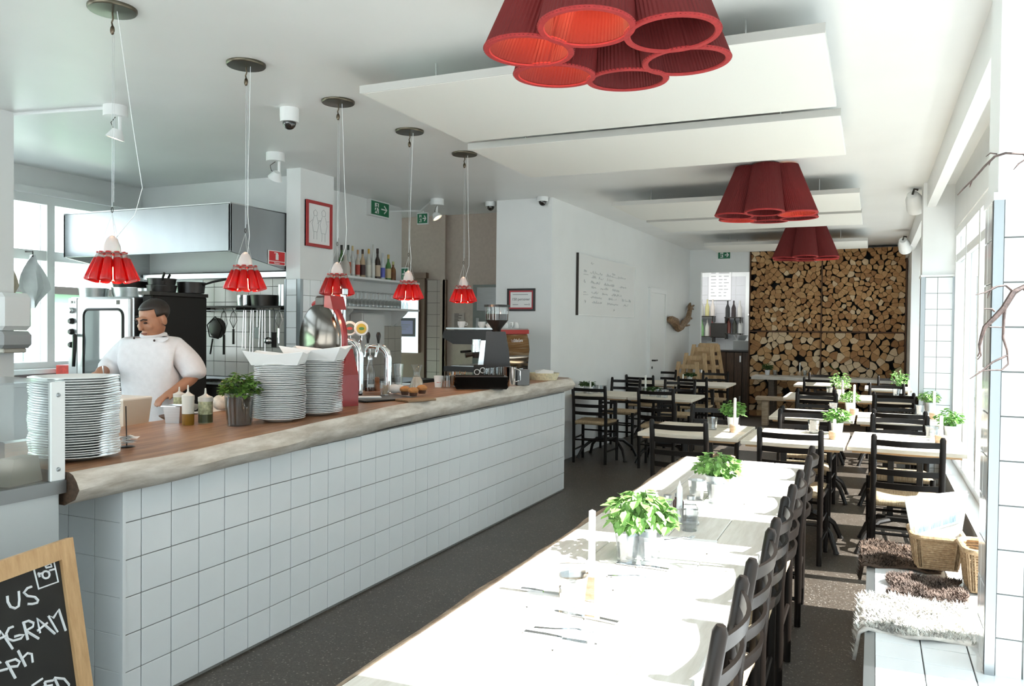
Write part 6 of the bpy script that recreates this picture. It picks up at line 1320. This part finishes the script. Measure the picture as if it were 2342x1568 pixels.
# ================================================================== THINGS ON THE TABLES
TZ = .751
wax = mat('candle_wax', (.82, .81, .77), .5, sub=.1); birch = wood('birch_log', (.42, .27, .15), (.66, .52, .38), .7, 8, (3, 3, 8), .4)
tum = MB().lathe([(0, .012), (.026, .012), (.031, .05), (.038, .088), (.0395, .088), (.034, .05), (.03, 0), (0, 0)], 10).mesh('tumbler', thin_glass('tumbler_glass', (.84, .86, .87), .16, .04, .9))
GS = [0]
def tumbler(px, py, lab, z=TZ, grp='tumblers on the small tables', s=1.):
    o = put(tum, 'water_tumbler', None, atZ(px, py, z), (0, 0, .2*GS[0]), (s, s, s)); GS[0] += 1; tag(o, lab, 'glass', grp); return o
def candle(px, py, hpx, lab, z=TZ, log=True, grp='candles on the tables'):
    p = atZ(px, py, z); t = thing('candle', lab, 'candle', p, 0, grp); H_ = hpx*depth(p)/F_PX; b = .0
    if log: MB().lathe([(0, 0), (.036, 0), (.038, .05), (.036, .055), (0, .055)], 12).build('log_holder', birch, t, True); b = .05
    else: MB().lathe([(0, 0), (.035, 0), (.03, .02), (.012, .03), (0, .03)], 12).build('glass_holder', glass, t, True); b = .012
    MB().lathe([(0, b), (.011, b), (.0105, b+H_), (.004, b+H_+.006), (0, b+H_+.006)], 10).build('wax_stick', wax, t, True); MB().tube([(0, 0, b+H_), (.001, 0, b+H_+.014)], .0012, 4).build('wick', black, t)
def basil(px, py, lab, z=TZ, r=.045, h=.085, fr=.08, fh=.115, n=150, ls=.04, lm=None, seed=1, droop=.35, pm=None): return pot_plant('basil_pot', lab, atZ(px, py, z), r, h, fr, fh, n, ls, lm or leaf_g, pm, seed, 'basil pots on the tables', droop)
pw_ = mat('white_pot', (.74, .75, .76), .3)
# nearest row
tumbler(1629, 982, 'water tumbler on the left table of the nearest row', s=1.05); candle(1680, 988, 62, 'white candle in a wood block on the left table of the nearest row'); basil(1676, 978, 'leafy basil in a zinc pot on the left table of the nearest row', seed=41, fh=.14, pm=pw_)
tumbler(1861, 990, 'water tumbler on the middle table of the nearest row', s=1.1); candle(1908, 1004, 28, 'short candle in a wood block on the middle table of the nearest row'); basil(1914, 992, 'basil in a zinc pot on the middle table of the nearest row', seed=42)
tumbler(2130, 1006, 'water tumbler on the window table of the nearest row', s=1.1); candle(2152, 1014, 45, 'candle in a birch log on the window table of the nearest row'); basil(2172, 1000, 'basil on the window table of the nearest row', seed=43, fh=.13)
# second row
tumbler(1905, 942, 'water tumbler on the aisle table of the second row'); candle(1953, 948, 55, 'candle on the aisle table of the second row'); basil(1944, 940, 'pale basil in a white pot on the aisle table of the second row', seed=44, pm=pw_, lm=leaf_p)
tumbler(2102, 948, 'water tumbler on the window table of the second row'); candle(2136, 958, 50, 'candle in a birch log on the window table of the second row'); basil(2125, 940, 'basil on the window table of the second row', seed=45, lm=leaf_p)
# third row
tumbler(1897, 902, 'water tumbler on the aisle table of the third row'); candle(1926, 913, 40, 'candle on the aisle table of the third row', log=False); basil(1922, 906, 'tall basil in a white pot on the aisle table of the third row', seed=46, fh=.2, fr=.1, n=130, pm=pw_, lm=leaf_p)
tumbler(2049, 906, 'water tumbler on the window table of the third row'); candle(2078, 908, 36, 'candle on the window table of the third row', log=False); basil(2058, 899, 'tall basil on the window table of the third row', seed=47, fh=.22, fr=.09, n=110, lm=leaf_p)
# log wall table
basil(1755, 857, 'bushy herb in a white pot on the log wall table', .756, seed=48, pm=pw_, lm=leaf_d); tumbler(1773, 858, 'cup-like tumbler beside the herb on the log wall table', .756); candle(1829, 858, 22, 'leftmost candle on the log wall table', .756); tumbler(1841, 859, 'tumbler beside the leftmost candle on the log wall table', .756); basil(1905, 858, 'pale herb in the middle of the log wall table', .756, seed=49, lm=leaf_p, pm=pw_); candle(1983, 860, 32, 'candle in a glass bowl on the log wall table', .756); tumbler(2003, 861, 'tumbler right of the candle on the log wall table', .756); basil(2053, 862, 'low cress in a white pot at the window end of the log wall table', .756, seed=50, fh=.05, lm=leaf_p, pm=pw_)
# white wall tables
basil(1343, 898, 'small basil near the wall on the table beside the bar', seed=51, fh=.06, lm=leaf_d); candle(1350, 900, 26, 'candle near the wall on the table beside the bar', log=False); tumbler(1362, 897, 'tumbler left on the table beside the bar'); tumbler(1379, 898, 'tumbler second from the wall on the table beside the bar')
candle(1476, 905, 44, 'tall candle on the aisle table of the pair beside the bar', log=False); basil(1492, 905, 'low herb in a glass box on the aisle table beside the bar', seed=52, fh=.04, h=.07, lm=leaf_d, pm=zinc); tumbler(1507, 908, 'tumbler beside the low herb on the aisle table by the bar'); tumbler(1521, 909, 'tumbler farthest from the wall on the aisle table by the bar')
basil(1452, 866, 'dark herb in a zinc pot on the second wall table', seed=53, fh=.06, lm=leaf_d); candle(1562, 874, 16, 'candle on the second aisle table by the white wall', log=False); basil(1577, 872, 'low herb on the second aisle table by the white wall', seed=54, fh=.05, lm=leaf_d)
# ---- long table setting
LZ = .7425
def lumb(px, py, lab, s=1.): return tumbler(px, py, lab, LZ, 'tumblers on the long table', s)
lumb(1309, 1392, 'water tumbler on the long table nearest the camera', 1.05); lumb(1434, 1285, 'water tumbler before the big basil on the long table', 1.05); lumb(1486, 1288, 'water tumbler right of the big basil on the long table', 1.05); lumb(1576, 1212, 'water tumbler beside the cruet set', 1.); lumb(1593, 1142, 'water tumbler left of the far basil pot', 1.); lumb(1636, 1150, 'water tumbler before the far basil pot', 1.)
basil(1466, 1268, 'big drooping basil in a zinc pot on the long table', LZ, .055, .10, .105, .13, 300, .046, leaf_p, seed=61, droop=.7); basil(1641, 1135, 'basil in a zinc pot at the far end of the long table', LZ, .055, .10, .09, .11, 220, .042, leaf_p, seed=62, droop=.5)
p = atZ(1352, 1372, LZ); t = thing('candle', 'tall white candle beside the near place setting on the long table', 'candle', p, 0, 'candles on the tables'); MB().bbox(-.02, .02, -.02, .02, 0, .075, .004).build('log_holder', birch, t); MB().lathe([(0, .07), (.010, .07), (.0095, .25), (0, .255)], 12).build('wax_stick', wax, t, True)
p = atZ(1338, 1378, LZ); t = thing('menu_holder', 'steel and wood menu block beside the near candle', 'holder', p+Vector((-.05, .03, 0)), .5); MB().bbox(-.035, .035, -.012, .012, 0, .095, .003).build('block', wood('holder_wood', (.36, .26, .15), (.55, .44, .3), .6), t); MB().bbox(-.037, .037, -.016, -.012, .06, .1, .001).build('clip', steel, t)
p = atZ(1552, 1192, LZ); t = thing('cruet_set', 'metal cruet caddy with pepper mill and jars on the long table', 'caddy', p, .3)
MB().bbox(-.075, .075, -.05, .05, 0, .012, .003).build('base', steel, t); MB().tube([(-.07, -.045, .06), (.07, -.045, .06), (.07, .045, .06), (-.07, .045, .06)], .003, 5, closed=True).build('rail', steel, t)
for k, (x, y, m_) in enumerate(((-.045, -.02, glass), (.0, .02, mat('dark_sauce', (.08, .03, .02), .2)), (.045, -.02, glass))): j = MB().lathe([(0, .012), (.021, .012), (.022, .075), (.015, .085), (.015, .095), (0, .095)], 14).build('jar', m_, t, True, loc=(x, y, 0)); MB().lathe([(.016, .094), (.016, .108), (0, .109)], 12).build('lid', steel, j, True)
MB().lathe([(0, .012), (.012, .012), (.011, .14), (.006, .15), (0, .17)], 12).build('white_shaker', white_p, t, True, loc=(0, -.03, 0))
def along(p0, p1, z): A, B = atZ(*p0, z), atZ(*p1, z); d = B-A; return A, d.length, math.atan2(d.y, d.x)
def fork(p0, p1, lab):
    A, L, rz = along(p0, p1, LZ); L = min(L, .2); t = thing('fork', lab, 'fork', A, rz, 'cutlery on the long table')
    MB().ribbon([(0, 0, .003), (L*.3, 0, .004), (L*.62, 0, .009), (L*.72, 0, .007)], [.014, .01, .007, .014], th=.0025).build('handle', chrome, t, True)
    for k in range(4): MB().ribbon([(L*.72, -.0066+k*.0044, .007), (L*.85, -.0075+k*.005, .004), (L, -.0075+k*.005, .012)], .0026, th=.002).build('tine', chrome, t, True)
def knife(p0, p1, lab):
    A, L, rz = along(p0, p1, LZ); L = min(L, .23); t = thing('knife', lab, 'knife', A, rz, 'cutlery on the long table'); MB().ribbon([(0, 0, .004), (L*.3, 0, .005), (L*.52, 0, .004)], [.016, .015, .011], th=.005).build('handle', chrome, t, True); MB().ribbon([(L*.52, 0, .003), (L*.8, 0, .003), (L*.97, 0, .003), (L, 0, .003)], [.013, .019, .013, .004], th=.0015).build('blade', chrome, t, True)
fork((1222, 1437), (1376, 1452), 'fork nearest the camera on the long table'); knife((1200, 1447), (1366, 1476), 'knife nearest the camera on the long table'); knife((1414, 1427), (1268, 1398), 'knife lying beside the nearest tumbler'); fork((1390, 1318), (1492, 1324), 'fork in the middle of the long table'); knife((1530, 1305), (1408, 1288), 'knife before the big basil on the long table'); fork((1518, 1236), (1588, 1232), 'fork beside the cruet set'); knife((1192, 1348), (1290, 1362), 'knife beside the live edge of the long table')
for k, (c, w_, h_, r, lab) in enumerate((((1300, 1452), .22, .2, .1, 'white paper napkin under the nearest fork and knife'), ((1270, 1372), .2, .18, -.2, 'white paper napkin near the live edge of the long table'), ((1470, 1335), .2, .18, .0, 'white paper napkin under the middle fork'), ((1570, 1245), .2, .18, .1, 'white paper napkin by the cruet set'), ((1690, 1140), .22, .2, .0, 'white paper napkin right of the far basil pot'))):
    o = MB().bbox(-w_/2, w_/2, -h_/2, h_/2, 0, .0018, .0005).build('paper_napkin', paper, None, loc=atZ(*c, .742), rz=r); tag(o, lab, 'napkin', 'paper napkins on the long table')
# ================================================================== WINDOW LEDGE THINGS
def sheepskin(lab, x0, x1, y0, y1, col, z, seed, hang=0.):
    t = thing('sheepskin', lab, 'sheepskin', ((x0+x1)/2, (y0+y1)/2, z), 0, 'sheepskins on the window ledge'); rnd = random.Random(seed); a, b = (x1-x0)/2, (y1-y0)/2; N, M_ = 22, 16; mb = MB(); vs = []
    def hide(u, v):
        e = 1-.10*math.sin(v*7+seed)*abs(u)-.08*math.cos(u*6+seed); x = u*a*e; y = v*b*(1-.08*math.sin(u*5+seed)); zz = .012+.012*math.sin(u*5)*math.sin(v*4)
        over = x0+(0)+(-x) ; 
        lim = -( (x0+x1)/2 )-.012
        if hang and x < lim: zz -= (lim-x)*1.6; x = lim-.02-(lim-x)*.25
        return x, y, zz
    for i in range(N+1):
        for j in range(M_+1): vs.append(hide(i/N*2-1, j/M_*2-1))
    mb.add(vs, [(i*(M_+1)+j, (i+1)*(M_+1)+j, (i+1)*(M_+1)+j+1, i*(M_+1)+j+1) for i in range(N) for j in range(M_)])
    o = mb.build('hide', mat('skin_%d' % seed, col, .9, noise=.5, scale=12), t, True); o.modifiers.new('s', 'SOLIDIFY').thickness = .012
    fl = MB()
    for k in range(3800):
        u, v = rnd.uniform(-1, 1), rnd.uniform(-1, 1); x, y, zz = hide(u, v); L = rnd.uniform(.012, .03); an = rnd.uniform(0, 6.28); dx, dy = math.cos(an)*L*.8, math.sin(an)*L*.8; w_ = .0035
        fl.add([(x-w_*math.sin(an), y+w_*math.cos(an), zz), (x+w_*math.sin(an), y-w_*math.cos(an), zz), (x+dx, y+dy, zz+L*.7)], [(0, 1, 2)])
    fl.build('wool', mat('wool_%d' % seed, col, .95, noise=.6, scale=9), t, kind='stuff')
    return t
LZ2 = LEDGE+.002
sheepskin('dark brown sheepskin under the newspaper basket on the window ledge', -.05, .32, 4.17, 4.62, (.10, .065, .045), LZ2, 71, 1)
sheepskin('dark sheepskin in the middle of the window ledge', .09, .36, 3.74, 4.05, (.14, .10, .08), LZ2, 72)
sheepskin('large cream sheepskin hanging over the ledge edge', -.07, .345, 3.25, 3.70, (.66, .62, .57), LZ2, 73, 1)
wick = wood('wicker', (.32, .2, .1), (.58, .42, .25), .6, 12, (6, 6, 6), .3)
def basket(lab, loc, rz, a, b, h):
    t = thing('wicker_basket', lab, 'basket', loc, rz, 'wicker baskets on the window ledge')
    MB().bbox(-a*.8, a*.8, -b*.8, b*.8, 0, .012, .004).build('base', wick, t); NR = 14
    for k in range(NR):
        f = k/(NR-1); A, B = a*(.82+.18*f), b*(.82+.18*f); z = .012+(h-.02)*f; pts = []
        for (x, y) in rrect(-A, A, -B, B, .05, 4): pts.append((x, y))
        P2 = []
        for i in range(len(pts)):
            p0, p1 = Vector(pts[i]), Vector(pts[(i+1) % len(pts)]); n_ = max(1, int((p1-p0).length/.022))
            for q in range(n_): P2.append(p0.lerp(p1, q/n_))
        MB().tube([(p.x*(1+.012*(1 if (i+k) % 2 else -1)), p.y*(1+.012*(1 if (i+k) % 2 else -1)), z+.002*math.sin(i*2+k)) for i, p in enumerate(P2)], .0062, 5, closed=True).build('weaver', wick, t)
    MB().tube([(x, y, h) for x, y in rrect(-a*1.02, a*1.02, -b*1.02, b*1.02, .05, 6)], .013, 8, closed=True).build('rim', wick, t, True)
    ang_ = [(-a, 0), (a, 0), (0, -b), (0, b)]
    for i in range(26):
        q = i/26; P_2 = rrect(-1, 1, -1, 1, .3, 4); x, y = P_2[int(q*len(P_2))]
        MB().tube([(x*a*.83, y*b*.83, .01), (x*a, y*b, h)], .004, 5).build('stake', wick, t)
    return t
bk1 = (.28, 4.22, LZ2+.03)
basket('wicker basket holding folded newspapers on the dark sheepskin', bk1, .05, .105, .12, .15); basket('wicker basket beside the tiled pillar on the window ledge', (.47, 4.02, LZ2+.004), .05, .10, .12, .18)
news = mat('newsprint', (.84, .84, .82), .85); nblue = mat('news_blue', (.42, .58, .70), .8)
def newspaper(lab, loc, rz, tilt, w_, h_, text):
    t = thing('newspaper', lab, 'newspaper', loc, rz, 'newspapers in the ledge basket'); t.rotation_euler = (tilt, 0, rz)
    mb = MB(); vs = []
    for i in range(9):
        u = i/8-.5
        for z in (0, h_): kx = .66 if z == 0 else 1.05; vs += [(u*w_*kx, .012*math.sin(u*5)+z*.02, z+u*.04*(z > 0)), (u*w_*kx, .012*math.sin(u*5)+.010+z*.02, z+u*.04*(z > 0))]
    fs = []
    for i in range(8): a = i*4; fs += [(a, a+4, a+6, a+2), (a+1, a+3, a+7, a+5), (a+2, a+6, a+7, a+3), (a, a+1, a+5, a+4)]
    fs += [(0, 2, 3, 1), (32, 33, 35, 34)]; mb.add(vs, fs); mb.build('folded_pages', news, t, True)
    if text:
        MB().add([(u*w_, .012*math.sin(u*5)+z*.02-.002, z+u*.10) for u in (-.36, -.2, .02, .24, .42) for z in (h_*.50, h_*.68)], [(i*2, i*2+2, i*2+3, i*2+1) for i in range(4)]).build('blue_band', nblue, t)
        mb = MB(); random.seed(3)
        for k in range(26):
            if k not in (7, 8, 16): u = -.30+k*.025; z = h_*.54+u*.10; mb.add([(u*w_, .012*math.sin(u*5)+z*.02-.004, z), ((u+.014)*w_, .012*math.sin(u*5)+z*.02-.004, z), ((u+.016)*w_, .012*math.sin(u*5)+z*.02-.004, z+h_*random.uniform(.07, .11)), (u*w_+.002, .012*math.sin(u*5)+z*.02-.004, z+h_*.09)], [(0, 1, 2, 3)])
        mb.build('headline_print', mat('news_ink', (.30, .42, .52), .8), t)
    return t
newspaper('folded newspaper with a blue printed band in front of the basket', (bk1[0]+.0, bk1[1]-.045, LZ2+.05), .12, -.12, .25, .30, True); newspaper('plain folded newspaper behind the printed one', (bk1[0]+.01, bk1[1]-.01, LZ2+.05), .18, -.10, .25, .31, False); newspaper('rearmost folded newspaper in the basket', (bk1[0]+.02, bk1[1]+.04, LZ2+.05), .1, -.05, .23, .29, False)
# branches in a vase just outside the frame
vz = thing('branch_vase', 'vase of bare twigs reaching into view beside the tiled pillar', 'branch', (.54, 2.5, LEDGE+.001))
lathe_p = [(0, .006), (.07, .006), (.09, .1), (.07, .24), (.045, .3), (.05, .33), (.055, .33), (.05, .3), (.075, .24), (.095, .1), (.075, 0), (0, 0)]
MB().lathe(lathe_p, 24).build('vase', mat('grey_vase', (.35, .36, .36), .3), vz, True)
twig_m = wood('twig_bark', (.05, .032, .028), (.15, .095, .08), .6, 20, (4, 4, 4), .3)
def bpnt(px, py, d=2.25): return EYE+ray(px, py)*d-Vector((.54, 2.5, LEDGE+.001))
T_ = [([(2470, 1130), (2420, 900), (2385, 700), (2342, 655), (2318, 668), (2295, 705), (2273, 728), (2252, 748), (2245, 770), (2240, 790)], (.012, .011, .010, .009, .0085, .008, .007, .006, .005, .004)),
      ([(2240, 790), (2241, 805), (2236, 815)], (.004, .003, .002)), ([(2241, 803), (2244, 812), (2236, 822)], (.003, .0022, .0016)),
      ([(2300, 690), (2296, 730), (2294, 772), (2303, 800), (2306, 832)], (.005, .004, .0038, .003, .002)), ([(2304, 812), (2270, 828), (2246, 848), (2218, 866)], (.003, .0028, .0024, .0012)), ([(2306, 832), (2290, 846), (2262, 846), (2232, 850)], (.0025, .0025, .002, .001)),
      ([(2315, 664), (2300, 652), (2280, 655), (2255, 668), (2231, 674)], (.004, .0035, .003, .0022, .0012)), ([(2270, 655), (2262, 672), (2258, 682)], (.0022, .002, .001)), ([(2262, 747), (2285, 748), (2294, 748)], (.002, .002, .002)), ([(2250, 706), (2268, 706), (2275, 712)], (.001, .003, .003)),
      ([(2480, 1130), (2460, 700), (2400, 420), (2342, 352), (2300, 350), (2275, 358), (2252, 380), (2228, 408), (2205, 430), (2190, 446)], (.009, .008, .006, .004, .0036, .0034, .003, .0026, .002, .0012)), ([(2280, 352), (2265, 350), (2255, 358)], (.002, .0018, .001)), ([(2342, 366), (2330, 374), (2318, 388)], (.002, .0022, .001)), ([(2266, 365), (2262, 378)], (.0022, .0012)), ([(2222, 415), (2218, 428)], (.003, .0014))]
for pts, r in T_: MB().tube([bpnt(*q) for q in pts], list(r), 6).build('twig', twig_m, vz, True)

# ================================================================== STREET SIDE: BUILDING ADDED TO HOLD BACK LOW SKY LIGHT
g = thing('sky_blocking_building', 'pale building added across the street to block low sky light', 'building', (9.6, 9, -.2)); fac = mat('facade_pale', (.42, .42, .41), .85, noise=.06, scale=1.5)
MB().box(0, 6, -26, 34, 0, 7.2).build('facade', fac, g); MB().box(-.3, 6, -26, 34, 7.2, 7.5).build('cornice', fac, g)
for k in range(18):
    for z in (1.1, 4.2): w_ = MB().box(-.06, .0, -24+3.2*k, -22.6+3.2*k, z, z+1.7).build('window', white_p, g); MB().box(-.07, -.061, -23.9+3.2*k, -22.7+3.2*k, z+.1, z+1.6).build('pane', mat('far_pane', (.12, .14, .15), .1), w_)
